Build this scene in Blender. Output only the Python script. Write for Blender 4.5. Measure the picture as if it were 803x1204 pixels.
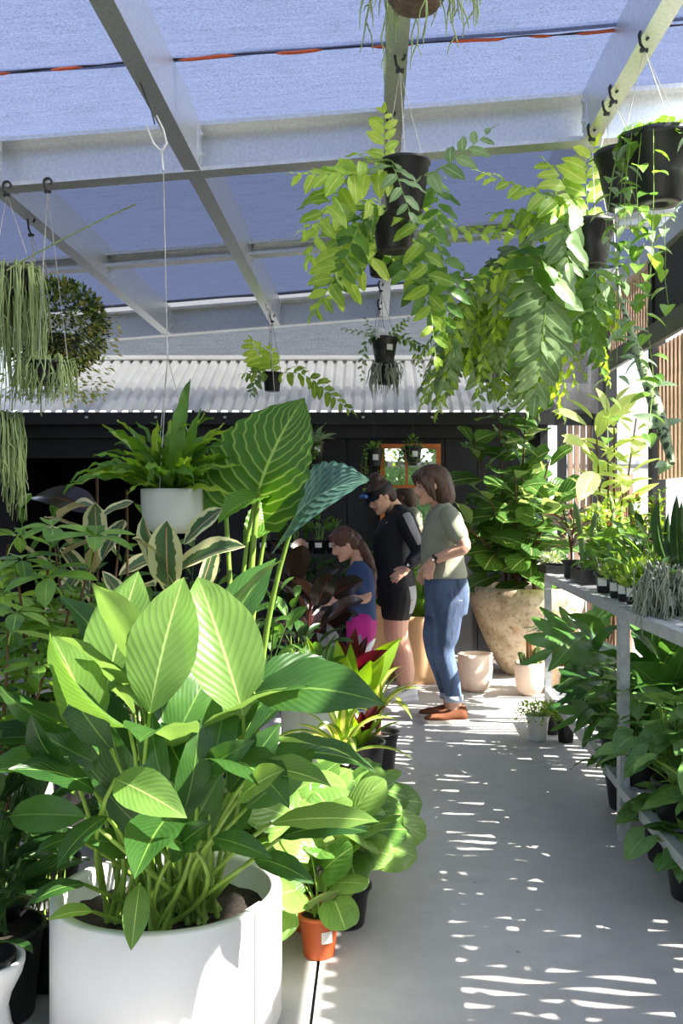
import bpy, bmesh, math, random
import numpy as np
from mathutils import Vector, Matrix, noise

for _o in list(bpy.data.objects):
    bpy.data.objects.remove(_o)
SC = bpy.context.scene
COL = SC.collection
R = math.radians
PI = math.pi
rnd = random.Random(7)

# ------------------------------------------------------------------ camera
# looks along +Y at eye height; vanishing point of the aisle at pixel (440, 600)
CAMZ, F, VU, VV = 1.33, 1170.6, 440.0, 600.0
cam = bpy.data.cameras.new('camera')
cam.sensor_fit = 'AUTO'; cam.sensor_width = 36.0; cam.lens = 35.0
cam.shift_x = (401.5 - VU) / 1204.0
cam.shift_y = (VV - 602.0) / 1204.0
cam.clip_end = 300
camo = bpy.data.objects.new('camera', cam); COL.objects.link(camo)
camo.location = (0, 0, CAMZ); camo.rotation_euler = (R(90), 0, 0)
SC.camera = camo

# ------------------------------------------------------------------ light
SUN_AZ, SUN_EL = R(14), R(48)       # from the right and a little behind the camera
SUN_DIR = Vector((-math.cos(SUN_AZ)*math.cos(SUN_EL), math.sin(SUN_AZ)*math.cos(SUN_EL), -math.sin(SUN_EL)))
world = bpy.data.worlds.new('sky'); SC.world = world; world.use_nodes = True
wn = world.node_tree.nodes; wl = world.node_tree.links
sky = wn.new('ShaderNodeTexSky')
sky.sky_type = 'NISHITA'; sky.sun_disc = False
sky.sun_elevation = SUN_EL; sky.sun_rotation = PI/2 + SUN_AZ
sky.altitude = 50; sky.air_density = 1.0; sky.dust_density = 1.2; sky.ozone_density = 1.0
bg = wn['Background']; whs = wn.new('ShaderNodeHueSaturation'); whs.inputs['Saturation'].default_value = .62
wl.new(sky.outputs[0], whs.inputs['Color']); wl.new(whs.outputs[0], bg.inputs[0]); bg.inputs[1].default_value = 0.33
sl = bpy.data.lights.new('sun', 'SUN'); sl.energy = 13.0; sl.angle = R(0.53); sl.color = (1.0, 0.95, 0.86)
slo = bpy.data.objects.new('sun', sl); COL.objects.link(slo)
slo.rotation_euler = SUN_DIR.to_track_quat('-Z', 'Y').to_euler(); slo.location = (8, -2, 8)
vs = SC.view_settings
vs.view_transform = 'Standard'; vs.look = 'None'; vs.gamma = 1.0; vs.use_curve_mapping = False
vs.exposure = 0.74

# ------------------------------------------------------------------ helpers
def P(u, v, Y):
    """pixel of the 803x1204 photograph at depth Y -> point in metres"""
    return Vector(((u - VU)/F*Y, Y, CAMZ - (v - VV)/F*Y))
def PX(px, Y): return px/F*Y            # pixels at depth Y -> metres

WM = {}                                  # world matrices of parents
def wmat(o): return WM.get(o.name, Matrix.Identity(4))
def link(o, parent=None, world=None):
    COL.objects.link(o)
    if world is None: world = Matrix.Identity(4)
    if parent is not None:
        o.parent = parent
        o.matrix_parent_inverse = wmat(parent).inverted()
    o.matrix_basis = world
    WM[o.name] = world
    return o
def tag(o, label=None, cat=None, group=None, kind=None):
    if label: o['label'] = label
    if cat: o['category'] = cat
    if group: o['group'] = group
    if kind: o['kind'] = kind
    return o
def thing(name, label, cat, loc=(0, 0, 0), group=None, kind=None):
    o = bpy.data.objects.new(name, None); o.empty_display_size = 0.1
    link(o, None, Matrix.Translation(Vector(loc)))
    return tag(o, label, cat, group, kind)
def inst(name, me, parent, m, mat=None):
    o = bpy.data.objects.new(name, me)
    return link(o, parent, m)

class MB:
    """collects geometry with uv and material slots, then links it as one mesh object"""
    def __init__(s): s.v = []; s.f = []; s.uv = []; s.mi = []; s.sm = []
    def add(s, verts, faces, uvs=None, mi=0, smooth=False):
        b = len(s.v); s.v += [tuple(x) for x in verts]
        for k, fc in enumerate(faces):
            s.f.append([b+i for i in fc]); s.mi.append(mi); s.sm.append(smooth)
            s.uv.append([uvs[i] for i in fc] if uvs else [(0, 0)]*len(fc))
        return s
    def box(s, x0, x1, y0, y1, z0, z1, mi=0, m=None):
        vs_ = [Vector(p) for p in ((x0,y0,z0),(x1,y0,z0),(x1,y1,z0),(x0,y1,z0),(x0,y0,z1),(x1,y0,z1),(x1,y1,z1),(x0,y1,z1))]
        if m is not None: vs_ = [m @ p for p in vs_]
        return s.add(vs_, [(0,3,2,1),(4,5,6,7),(0,1,5,4),(1,2,6,5),(2,3,7,6),(3,0,4,7)], None, mi)
    def tube(s, pts, rad, n=6, mi=0, cap=True, smooth=True):
        pts = [Vector(p) for p in pts]
        if not isinstance(rad, (list, tuple)): rad = [rad]*len(pts)
        vs_ = []; uv = []; up = None
        L = len(pts)
        for i, p in enumerate(pts):
            t = (pts[min(i+1, L-1)] - pts[max(i-1, 0)])
            if t.length < 1e-9: t = Vector((0, 0, 1))
            t.normalize()
            if up is None:
                up = Vector((0, 0, 1)) if abs(t.z) < .9 else Vector((1, 0, 0))
            a = t.cross(up)
            if a.length < 1e-5: a = t.cross(Vector((0.3, 1, 0.2)))
            a.normalize(); b = t.cross(a); up = -b if False else a.cross(t)
            for k in range(n):
                an = 2*PI*k/n
                vs_.append(p + (a*math.cos(an) + b*math.sin(an))*rad[i]); uv.append((k/n, i/max(1, L-1)))
        fc = []
        for i in range(L-1):
            for k in range(n):
                k2 = (k+1) % n
                fc.append((i*n+k, i*n+k2, (i+1)*n+k2, (i+1)*n+k))
        if cap:
            fc.append(tuple(range(n))); fc.append(tuple(reversed([(L-1)*n+k for k in range(n)])))
        return s.add(vs_, fc, uv, mi, smooth)
    def lathe(s, prof, n=24, mi=0, c=(0, 0, 0), close=False, smooth=True, flute=None):
        """prof: list of (r, z)"""
        c = Vector(c); vs_ = []; uv = []
        for i, (r, z) in enumerate(prof):
            for k in range(n):
                an = 2*PI*k/n; rr = r if flute is None else r*(1 + flute(an, z))
                vs_.append(c + Vector((rr*math.cos(an), rr*math.sin(an), z))); uv.append((k/n, i/(len(prof)-1)))
        fc = []
        for i in range(len(prof)-1):
            for k in range(n):
                k2 = (k+1) % n
                fc.append((i*n+k, i*n+k2, (i+1)*n+k2, (i+1)*n+k))
        if prof[0][0] > 1e-6: fc.append(tuple(reversed(range(n))))
        if prof[-1][0] > 1e-6: fc.append(tuple((len(prof)-1)*n+k for k in range(n)))
        return s.add(vs_, fc, uv, mi, smooth)
    def prism(s, poly, a, b, axis='Y', mi=0, smooth=False):
        """poly: 2-D outline swept between a and b along axis; 2-D = the other two axes in order"""
        n = len(poly); vs_ = []
        for t in (a, b):
            for (p, q) in poly:
                vs_.append({'X': (t, p, q), 'Y': (p, t, q), 'Z': (p, q, t)}[axis])
        fc = [(i, (i+1) % n, n+(i+1) % n, n+i) for i in range(n)]
        fc += [tuple(reversed(range(n))), tuple(n+i for i in range(n))]
        return s.add(vs_, fc, None, mi, smooth)
    def mesh(s, name, *mats):
        me = bpy.data.meshes.new(name)
        me.from_pydata(s.v, [], s.f)
        uvl = me.uv_layers.new(name='UVMap')
        flat = [c for fu in s.uv for p in fu for c in p]
        uvl.data.foreach_set('uv', flat)
        me.polygons.foreach_set('use_smooth', s.sm)
        me.polygons.foreach_set('material_index', s.mi)
        for m in mats: me.materials.append(m)
        me.update()
        return me
    def build(s, name, parent=None, *mats, fix=False):
        me = s.mesh(name, *mats)
        if fix:
            bm = bmesh.new(); bm.from_mesh(me); bmesh.ops.recalc_face_normals(bm, faces=bm.faces); bm.to_mesh(me); bm.free()
        o = bpy.data.objects.new(name, me)
        return link(o, parent)

def bez(a, b, c, n=8):
    a, b, c = Vector(a), Vector(b), Vector(c)
    return [a*(1-t)**2 + b*2*t*(1-t) + c*t*t for t in [i/(n-1) for i in range(n)]]
def lerp(a, b, t): return a + (b-a)*t
def smooth01(t): t = max(0, min(1, t)); return t*t*(3-2*t)

# ------------------------------------------------------------------ materials
def mat_new(name):
    m = bpy.data.materials.new(name); m.use_nodes = True
    nt = m.node_tree
    return m, nt, nt.nodes, nt.links, nt.nodes['Principled BSDF']
def ramp(nodes, stops):
    r = nodes.new('ShaderNodeValToRGB'); e = r.color_ramp.elements
    while len(e) < len(stops): e.new(0.5)
    for i, (p, c) in enumerate(stops):
        e[i].position = p; e[i].color = (*c, 1) if len(c) == 3 else c
    return r
def srgb(r, g, b):
    f = lambda c: (c/255/12.92 if c/255 <= .04045 else ((c/255+.055)/1.055)**2.4)
    return (f(r), f(g), f(b))
def mat_plain(name, col, rough=.5, metal=0., var=.12, scale=8., bump=0., bscale=60., spec=.5, coords='Object', stretch=None, sheen=0):
    m, nt, N, L, b = mat_new(name)
    tc = N.new('ShaderNodeTexCoord'); src = tc.outputs[coords]
    if stretch:
        mp = N.new('ShaderNodeMapping'); mp.inputs['Scale'].default_value = stretch; L.new(src, mp.inputs[0]); src = mp.outputs[0]
    nz = N.new('ShaderNodeTexNoise'); nz.inputs['Scale'].default_value = scale; nz.inputs['Detail'].default_value = 4
    L.new(src, nz.inputs['Vector'])
    lo = tuple(max(0, c*(1-var)) for c in col); hi = tuple(min(1, c*(1+var)) for c in col)
    r = ramp(N, [(.3, lo), (.7, hi)]); L.new(nz.outputs[0], r.inputs[0]); L.new(r.outputs[0], b.inputs['Base Color'])
    b.inputs['Roughness'].default_value = rough; b.inputs['Metallic'].default_value = metal
    b.inputs['Specular IOR Level'].default_value = spec
    if sheen: b.inputs['Sheen Weight'].default_value = sheen
    if bump:
        n2 = N.new('ShaderNodeTexNoise'); n2.inputs['Scale'].default_value = bscale; n2.inputs['Detail'].default_value = 5
        L.new(src, n2.inputs['Vector'])
        bp = N.new('ShaderNodeBump'); bp.inputs['Strength'].default_value = bump; bp.inputs['Distance'].default_value = .01
        L.new(n2.outputs[0], bp.inputs['Height']); L.new(bp.outputs[0], b.inputs['Normal'])
    return m

M = {}
M['galv'] = mat_plain('galvanised_steel', (.74, .76, .76), .36, .85, .10, 60, .12, 200)
M['steel'] = mat_plain('bench_steel', (.56, .58, .60), .5, .4, .15, 40, .1, 200)
M['black_metal'] = mat_plain('black_metal', (.012, .012, .014), .5, .2, .2, 5)
M['black_wall'] = mat_plain('black_cladding', (.016, .016, .019), .75, 0, .25, 3, .15, 30)
M['charcoal'] = mat_plain('charcoal_panel', (.055, .055, .065), .7, 0, .12, 3, .2, 80)
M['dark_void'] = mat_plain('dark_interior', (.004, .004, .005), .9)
M['batten'] = mat_plain('timber_batten', srgb(168, 138, 118), .7, 0, .3, 6, .3, 40, stretch=(6, 6, .5))
M['rail'] = mat_plain('grey_painted_rail', (.17, .17, .165), .6, 0, .15, 5, .1, 60)
M['plastic_black'] = mat_plain('black_plastic', (.014, .014, .015), .38, 0, .2, 10, .05, 100)
M['plastic_white'] = mat_plain('white_plastic', (.78, .78, .76), .4, 0, .04, 10)
M['planter_white'] = mat_plain('white_planter', (.70, .69, .665), .55, 0, .03, 4, .05, 80)
M['soil'] = mat_plain('potting_soil', (.022, .015, .010), .95, 0, .5, 40, .9, 90)
M['terracotta'] = mat_plain('terracotta_plastic', srgb(205, 98, 50), .5, 0, .08, 8)
M['cream_clay'] = mat_plain('cream_clay', srgb(232, 208, 188), .8, 0, .10, 7, .15, 50)
M['tan_clay'] = mat_plain('tan_clay', srgb(214, 170, 128), .8, 0, .08, 5, .1, 50)
M['tag_white'] = mat_plain('paper_tag', (.8, .8, .78), .7, 0, .03)
M['cord'] = mat_plain('cord', (.62, .6, .55), .8, 0, .15, 40)
M['wire_dark'] = mat_plain('dark_wire', (.03, .03, .03), .5, .3)
M['roof_white'] = mat_plain('white_roof_steel', (.82, .82, .80), .5, .1, .07, 4)
M['stem'] = mat_plain('green_stem', srgb(126, 158, 62), .5, 0, .2, 20)
M['stem_dark'] = mat_plain('dark_green_stem', srgb(70, 98, 42), .55, 0, .2, 20)
M['stem_brown'] = mat_plain('woody_stem', srgb(98, 72, 48), .8, 0, .3, 30, .3, 60)
M['stem_red'] = mat_plain('red_stem', srgb(92, 44, 40), .55, 0, .2, 20)

# concrete
def mk_concrete():
    m, nt, N, L, b = mat_new('concrete_floor')
    tc = N.new('ShaderNodeTexCoord')
    n1 = N.new('ShaderNodeTexNoise'); n1.inputs['Scale'].default_value = .9; n1.inputs['Detail'].default_value = 6
    n2 = N.new('ShaderNodeTexNoise'); n2.inputs['Scale'].default_value = 9; n2.inputs['Detail'].default_value = 8; n2.inputs['Roughness'].default_value = .7
    n3 = N.new('ShaderNodeTexVoronoi'); n3.inputs['Scale'].default_value = 3.1
    for n in (n1, n2, n3): L.new(tc.outputs['Object'], n.inputs['Vector'])
    r1 = ramp(N, [(.3, (.44, .425, .405)), (.7, (.60, .585, .56))]); L.new(n1.outputs[0], r1.inputs[0])
    r2 = ramp(N, [(.25, (.82, .82, .82)), (.75, (1.05, 1.05, 1.05))]); L.new(n2.outputs[0], r2.inputs[0])
    r3 = ramp(N, [(.012, (.25, .24, .22)), (.03, (1, 1, 1))]); L.new(n3.outputs['Distance'], r3.inputs[0])
    mx = N.new('ShaderNodeMixRGB'); mx.blend_type = 'MULTIPLY'; mx.inputs[0].default_value = 1
    L.new(r1.outputs[0], mx.inputs[1]); L.new(r2.outputs[0], mx.inputs[2])
    mx2 = N.new('ShaderNodeMixRGB'); mx2.blend_type = 'MULTIPLY'; mx2.inputs[0].default_value = .8
    L.new(mx.outputs[0], mx2.inputs[1]); L.new(r3.outputs[0], mx2.inputs[2])
    L.new(mx2.outputs[0], b.inputs['Base Color'])
    b.inputs['Roughness'].default_value = .62
    bp = N.new('ShaderNodeBump'); bp.inputs['Strength'].default_value = .12; bp.inputs['Distance'].default_value = .01
    L.new(n2.outputs[0], bp.inputs['Height']); L.new(bp.outputs[0], b.inputs['Normal'])
    return m
M['concrete'] = mk_concrete()

# woven shade cloth: threads with light passing between and through them
def mk_cloth(name, col, thru, streak=1.0):
    m, nt, N, L, b = mat_new(name)
    out = N['Material Output']; N.remove(b)
    tc = N.new('ShaderNodeTexCoord')
    mp = N.new('ShaderNodeMapping'); mp.inputs['Scale'].default_value = (2.0, 26.0, 26.0); L.new(tc.outputs['Object'], mp.inputs[0])
    nz = N.new('ShaderNodeTexNoise'); nz.inputs['Scale'].default_value = 1.6; nz.inputs['Detail'].default_value = 7; nz.inputs['Roughness'].default_value = .7
    L.new(mp.outputs[0], nz.inputs['Vector'])
    mp2 = N.new('ShaderNodeMapping'); mp2.inputs['Scale'].default_value = (90.0, 150.0, 120.0); L.new(tc.outputs['Object'], mp2.inputs[0])
    n2 = N.new('ShaderNodeTexNoise'); n2.inputs['Scale'].default_value = 1.0; n2.inputs['Detail'].default_value = 2
    L.new(mp2.outputs[0], n2.inputs['Vector'])
    ad = N.new('ShaderNodeMath'); ad.operation = 'MULTIPLY_ADD'; ad.inputs[1].default_value = .55*streak; L.new(nz.outputs[0], ad.inputs[0]); L.new(n2.outputs[0], ad.inputs[2])
    lo = tuple(c*.62 for c in col); hi = tuple(min(1, c*1.3) for c in col)
    r = ramp(N, [(.45, lo), (.95, hi)]); L.new(ad.outputs[0], r.inputs[0])
    df = N.new('ShaderNodeBsdfDiffuse'); tl = N.new('ShaderNodeBsdfTranslucent'); tr = N.new('ShaderNodeBsdfTransparent')
    L.new(r.outputs[0], df.inputs[0]); L.new(r.outputs[0], tl.inputs[0])
    m1 = N.new('ShaderNodeMixShader'); m1.inputs[0].default_value = .62; L.new(df.outputs[0], m1.inputs[1]); L.new(tl.outputs[0], m1.inputs[2])
    r2 = ramp(N, [(.45, (thru*.6,)*3), (.95, (thru*1.4,)*3)]); L.new(ad.outputs[0], r2.inputs[0])
    m2 = N.new('ShaderNodeMixShader'); L.new(r2.outputs[0], m2.inputs[0]); L.new(m1.outputs[0], m2.inputs[1]); L.new(tr.outputs[0], m2.inputs[2])
    L.new(m2.outputs[0], out.inputs[0])
    return m
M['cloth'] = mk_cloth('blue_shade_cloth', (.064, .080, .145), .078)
M['cloth_dim'] = mk_cloth('dim_blue_shade_cloth', (.024, .031, .060), .024, 1.4)  # darker copy of the cloth: dimming at a slant put into the colour
M['cloth_grey'] = mk_cloth('grey_shade_cloth', (.12, .12, .125), .05)
M['stitch_black'] = mat_plain('black_seam', (.02, .02, .03), .9)
M['stitch_orange'] = mat_plain('orange_stitching', srgb(205, 95, 60), .8)

def mk_stone():
    m, nt, N, L, b = mat_new('weathered_clay_pot')
    tc = N.new('ShaderNodeTexCoord')
    n1 = N.new('ShaderNodeTexNoise'); n1.inputs['Scale'].default_value = 3.2; n1.inputs['Detail'].default_value = 7; n1.inputs['Roughness'].default_value = .65
    n2 = N.new('ShaderNodeTexNoise'); n2.inputs['Scale'].default_value = 26; n2.inputs['Detail'].default_value = 6; n2.inputs['Roughness'].default_value = .8
    L.new(tc.outputs['Object'], n1.inputs['Vector']); L.new(tc.outputs['Object'], n2.inputs['Vector'])
    r1 = ramp(N, [(.30, srgb(104, 94, 82)), (.42, srgb(178, 158, 130)), (.55, srgb(220, 204, 178)), (.70, srgb(196, 148, 102))]); L.new(n1.outputs[0], r1.inputs[0])
    r2 = ramp(N, [(.36, (.22, .2, .18)), (.47, (1, 1, 1))]); L.new(n2.outputs[0], r2.inputs[0])
    mx = N.new('ShaderNodeMixRGB'); mx.blend_type = 'MULTIPLY'; mx.inputs[0].default_value = .75
    L.new(r1.outputs[0], mx.inputs[1]); L.new(r2.outputs[0], mx.inputs[2]); L.new(mx.outputs[0], b.inputs['Base Color'])
    b.inputs['Roughness'].default_value = .9
    bp = N.new('ShaderNodeBump'); bp.inputs['Strength'].default_value = .5; bp.inputs['Distance'].default_value = .02
    L.new(n2.outputs[0], bp.inputs['Height']); L.new(bp.outputs[0], b.inputs['Normal'])
    return m
M['stone'] = mk_stone()
M['wood_orange'] = mat_plain('orange_stained_timber', srgb(196, 108, 48), .5, 0, .22, 5, .1, 40, stretch=(3, 3, 20))
def mk_mirror():
    m, nt, N, L, b = mat_new('mirror_glass')
    b.inputs['Base Color'].default_value = (.86, .88, .87, 1); b.inputs['Metallic'].default_value = 1; b.inputs['Roughness'].default_value = .02
    return m
M['mirror'] = mk_mirror()
# ================================================================== STRUCTURE
WALLX = 2.0                              # inner face of the slatted wall on the right
BACKY = 9.15                             # face of the black shed behind
def zroof(x): return 3.12 + .08*x        # underside of the roof frame: it climbs to the right
RB = math.atan(.08)

# floor: two concrete slabs with an open joint
fl = thing('floor', None, None, (0, 0, 0), kind='structure')
m = MB(); m.box(-3.6, -.170, -4, BACKY+3, -.12, 0); m.build('slab', fl, M['concrete'])
m = MB(); m.box(-.160, 2.6, -4, BACKY+3, -.12, 0); m.build('slab', fl, M['concrete'])
m = MB(); m.box(-.170, -.160, -4, BACKY+3, -.12, -.02); m.build('joint_filler', fl, M['stitch_black'])
g = MB(); g.box(-40, 60, -40, 80, -.3, -.13)
tag(g.build('ground', None, mat_plain('gravel_ground', (.30, .28, .25), .9, 0, .3, 3, .4, 30)), kind='structure')

# roof frame
ceil = thing('ceiling', None, None, (0, 0, 3.1), kind='structure')
def c_profile(w, h, lip=.022, t=.005, flip=1):
    # C section: web at 0, flanges towards +w*flip
    p = [(0, 0), (w, 0), (w, lip), (w-t, lip), (w-t, t), (t, t), (t, h-t), (w-t, h-t), (w-t, h-lip), (w, h-lip), (w, h), (0, h)]
    return [(a*flip, b) for a, b in p]
BEAMS = [(5.08, .25, 0.0), (7.02, .10, .07), (9.30, .25, 0.0)]
RAFT = [-1.93, -.92, .09, 1.10]
RW = .085
bolt = MB(); bolt.lathe([(0.017, 0), (.017, .006), (.010, .006), (.010, .014), (0, .014)], 6, smooth=False)
bolt_me = bolt.mesh('bolt', M['galv'])
def beam(y, h, dz):
    # runs along X and follows the roof slope; its open side faces the camera
    m = MB(); mm = Matrix.Translation((0, y, zroof(0)+dz)) @ Matrix.Rotation(-RB, 4, 'Y')
    pr = c_profile(.115, h, flip=-1)
    tmp = MB(); tmp.prism([(a+.075, b) for a, b in pr], -3.45, 2.35, 'X')
    m.add([mm @ Vector(v) for v in tmp.v], tmp.f)
    return m.build('roof_beam', ceil, M['galv'], fix=True)
bo = [beam(*b) for b in BEAMS]
def rafter(x, y0, y1, fl_):
    z = zroof(x)
    m = MB(); m.prism([(x+a, z+b) for a, b in c_profile(RW, .25, flip=fl_)], y0, y1, 'Y')
    return m.build('rafter', ceil, M['galv'], fix=True)
for x in RAFT:
    # web towards the aisle, open side away from it
    f_ = -1 if x < .5 else 1
    xw = x + RW*.5 if f_ < 0 else x - RW*.5
    for y0, y1 in ((-3.5, 5.04), (5.158, 9.26)):
        r = rafter(xw, y0, y1, f_)
        if y0 > 0 or True:
            for yb in ((y1-.05,) if y0 < 0 else (y0+.05, y1-.05, 7.07)):
                cm = MB(); sx = xw + (.002 if f_ < 0 else -.002)
                if f_ < 0: cm.box(xw, xw+.006, yb-.045, yb+.045, zroof(x)+.03, zroof(x)+.22)
                else: cm.box(xw-.006, xw, yb-.045, yb+.045, zroof(x)+.03, zroof(x)+.22)
                c = cm.build('cleat', r, M['galv'])
                for zz in (.07, .17):
                    rot = Matrix.Rotation(R(90) if f_ < 0 else R(-90), 4, 'Y')
                    inst('bolt', bolt_me, r, Matrix.Translation((xw + (.006 if f_ < 0 else -.006), yb, zroof(x)+zz)) @ rot)
# cloth in three widths that overlap at sewn seams
def cloth_panel(y0, y1, xe=2.35, n=40, k=14, mat='cloth', dz=0):
    m = MB(); vs_ = []; fc = []
    for j in range(k+1):
        for i in range(n+1):
            y = lerp(y0, y1, j/k); x = lerp(-3.5, min(xe, 1.24 + .31*max(0, y-3.75)) if y1 < 5.5 else xe, i/n)  # unseen right edge cut back, shaped to let sun reach the plants
            z = zroof(x) + .262 + dz + .012*noise.noise(Vector((x*.8, y*5, 1))) + .006*noise.noise(Vector((x*3, y*12, 4)))
            vs_.append((x, y, z))
    for j in range(k):
        for i in range(n): a = j*(n+1)+i; fc.append((a, a+1, a+n+2, a+n+1))
    m.add(vs_, fc, None, 0, True)
    return m.build('shade_cloth', ceil, M[mat])
cloth_panel(-3.5, 4.40, k=32); cloth_panel(4.36, 5.16, k=4, dz=.008); cloth_panel(5.12, 9.2, dz=.014, mat='cloth_dim'); cloth_panel(9.1, 10.75, dz=.02, mat='cloth_grey')
# sewn seam: black fold with orange stitching that comes and goes
m = MB(); pts = [(x, 4.38 + .03*math.sin(x*1.3) + .012*noise.noise(Vector((x*4, 0, 0))), zroof(x)+.252+.004*noise.noise(Vector((x*7, 2, 0)))) for x in np.linspace(-3.4, 1.45, 140)]
m.tube(pts, [.003 + .006*abs(noise.noise(Vector((p[0]*5, 7, 0)))) for p in pts], 5); m.build('seam', ceil, M['stitch_black'])
m = MB()
seg = [p for p in pts]
i = 3
rs = random.Random(3)
while i < 134:
    n_ = rs.randint(3, 9)
    q = [(p[0], p[1]-.010, p[2]-.008) for p in seg[i:i+n_]]
    if len(q) > 2: m.tube(q, [.002]+[.008]*(len(q)-2)+[.002], 4)
    i += n_ + rs.randint(1, 5)
m.build('stitching', ceil, M['stitch_orange'])
# grey cloth hanging at the very back, above the shed roof
m = MB(); vs_ = []; fc = []
for j in range(5):
    for i in range(41):
        x = lerp(-3.5, 2.3, i/40); z = lerp(2.7, zroof(x)+.28, j/4); vs_.append((x, 10.72+.015*math.sin(x*9+j), z))
for j in range(4):
    for i in range(40): a = j*41+i; fc.append((a, a+1, a+42, a+41))
m.add(vs_, fc, None, 0, True); m.build('end_cloth', ceil, M['cloth_grey'])

# black shed across the back with an open doorway at the left
wb = thing('wall_back', None, None, (0, BACKY, 0), kind='structure')
DX0, DX1, DZ = -3.3, -1.75, 1.86
m = MB()
m.box(-3.6, DX0, BACKY, BACKY+.12, 0, 2.22); m.box(DX0, DX1, BACKY, BACKY+.12, DZ, 2.22)
x = DX1
m.box(DX1, 1.52, BACKY+.03, BACKY+.12, 0, 2.22); m.build('wall_frame', wb, M['black_wall'])
k = 0
while x < 1.5:
    x2 = min(1.52, x+.30)
    b = MB(); b.box(x+.004, x2-.004, BACKY, BACKY+.028, 0, 2.14); b.build('cladding_board', wb, M['black_wall'])
    x = x2
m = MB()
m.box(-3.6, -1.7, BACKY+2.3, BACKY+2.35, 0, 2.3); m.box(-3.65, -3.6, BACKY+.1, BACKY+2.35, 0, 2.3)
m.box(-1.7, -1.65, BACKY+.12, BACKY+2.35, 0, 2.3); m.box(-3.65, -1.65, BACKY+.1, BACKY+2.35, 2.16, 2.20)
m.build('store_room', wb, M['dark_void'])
m = MB(); m.box(DX0, DX1, BACKY, BACKY+.03, DZ-.05, DZ); m.build('lintel', wb, M['black_metal'])

# shed roof: corrugated sheets, ridge flashing and gutter
RY0, RZ0, RY1, RZ1 = 9.0, 2.20, 10.40, 2.905
rf = thing('shed_roof', 'white corrugated steel roof of the black shed at the back', 'roof', (0, RY0, RZ0))
def corr_sheet(x0, x1, name='roof_sheet'):
    m = MB(); n = int(round((x1-x0)/.1))*10; vs_ = []; fc = []
    for j in (0, 1):
        for i in range(n+1):
            x = lerp(x0, x1, i/n); ph = (x/.1) % 1.0
            z = .034*(smooth01((ph-.05)/.16) - smooth01((ph-.70)/.16))
            y_ = RY0 if j == 0 else RY1; zz = RZ0 if j == 0 else RZ1
            vs_.append((x, y_, zz+z))
    for i in range(n): fc.append((i, i+1, n+2+i, n+1+i))
    m.add(vs_, fc, None, 0, False)
    return m.build(name, rf, M['roof_white'])
for k in range(6): corr_sheet(-3.7+k*.9, -2.8+k*.9)
m = MB(); m.prism([(RY1-.14, RZ1-.012), (RY1, RZ1+.045), (RY1+.02, RZ1+.045), (RY1+.30, RZ1-.1), (RY1+.30, RZ1-.12), (RY1, RZ1+.022), (RY1-.13, RZ1-.025)], -3.7, 1.7, 'X')
m.build('ridge_flashing', rf, M['roof_white'], fix=True)
gut = thing('gutter', 'black box gutter along the edge of the white corrugated roof', 'gutter', (0, 9.0, 2.1))
m = MB(); m.prism([(8.93, 2.10), (9.07, 2.10), (9.07, 2.195), (9.055, 2.195), (9.055, 2.115), (8.945, 2.115), (8.945, 2.21), (8.93, 2.21)], -3.7, 1.62, 'X'); m.build('channel', gut, M['black_metal'], fix=True)
m = MB(); m.box(-3.55, 1.49, 9.07, 9.148, 1.99, 2.19); m.build('fascia', gut, M['black_metal'])
for x in np.arange(-3.2, 1.6, .62):
    b = MB(); b.box(x-.012, x+.012, 8.925, 8.93, 2.155, 2.175); b.build('bracket', gut, M['steel'])

# right wall: posts, rails, vertical battens, one seen charcoal panel and one added to block sun, open bay at the far end
wr = thing('wall_right', None, None, (WALLX, 4, 0), kind='structure')
def wbox(name, y0, y1, z0, z1, mat, x0=0, x1=.09):
    b = MB(); b.box(WALLX+x0, WALLX+x1, y0, y1, z0, z1); return b.build(name, wr, M[mat])
for y in (-1.6, 1.0, 3.35, 5.52, 7.22, 8.66): wbox('post', y-.05, y+.05, 0, zroof(WALLX), 'black_metal', 0, .1)
wbox('top_plate', -3.5, 8.9, 3.13, 3.28, 'galv', -.03, .12)
MZ = 2.50
wbox('mid_rail', -1.6, 8.7, MZ, MZ+.15, 'rail', -.035, 0)
wbox('sill_rail', -1.6, 5.5, .78, .86, 'rail', 0, .05)
wbox('charcoal_panel', 1.05, 3.3, 2.12, MZ, 'charcoal', .065, .09)  # unseen near panel, added to block sun stripes on the floor
wbox('charcoal_panel', 6.40, 7.2, MZ+.15, 3.13, 'charcoal', .02, .05)
def battens(y0, y1, z0, z1, pitch=.09, w=.045):
    me = MB(); me.box(0, .03, -w/2, w/2, z0, z1); me = me.mesh('batten', M['batten'])
    y = y0
    while y < y1:
        inst('batten', me, wr, Matrix.Translation((WALLX+.03, y, 0))); y += pitch
battens(-1.5, .95, .86, MZ)
battens(1.1, 3.3, .86, MZ, .09, .062)
battens(3.45, 5.45, .86, MZ, .09, .055)

battens(6.30, 7.15, 1.55, MZ)
battens(7.30, 8.6, MZ+.15, 3.13, .075, .04)
battens(7.95, 8.6, .0, 1.62, .065, .042)
# low cladding below the sill
for k in range(30):
    y = -1.6 + k*.3
    if y > 7.0: break
    b = MB(); b.box(WALLX+.04, WALLX+.06, y+.003, y+.297, 0, .80 if y < 5.3 else .34); b.build('cladding_board', wr, M['charcoal'])

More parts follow.
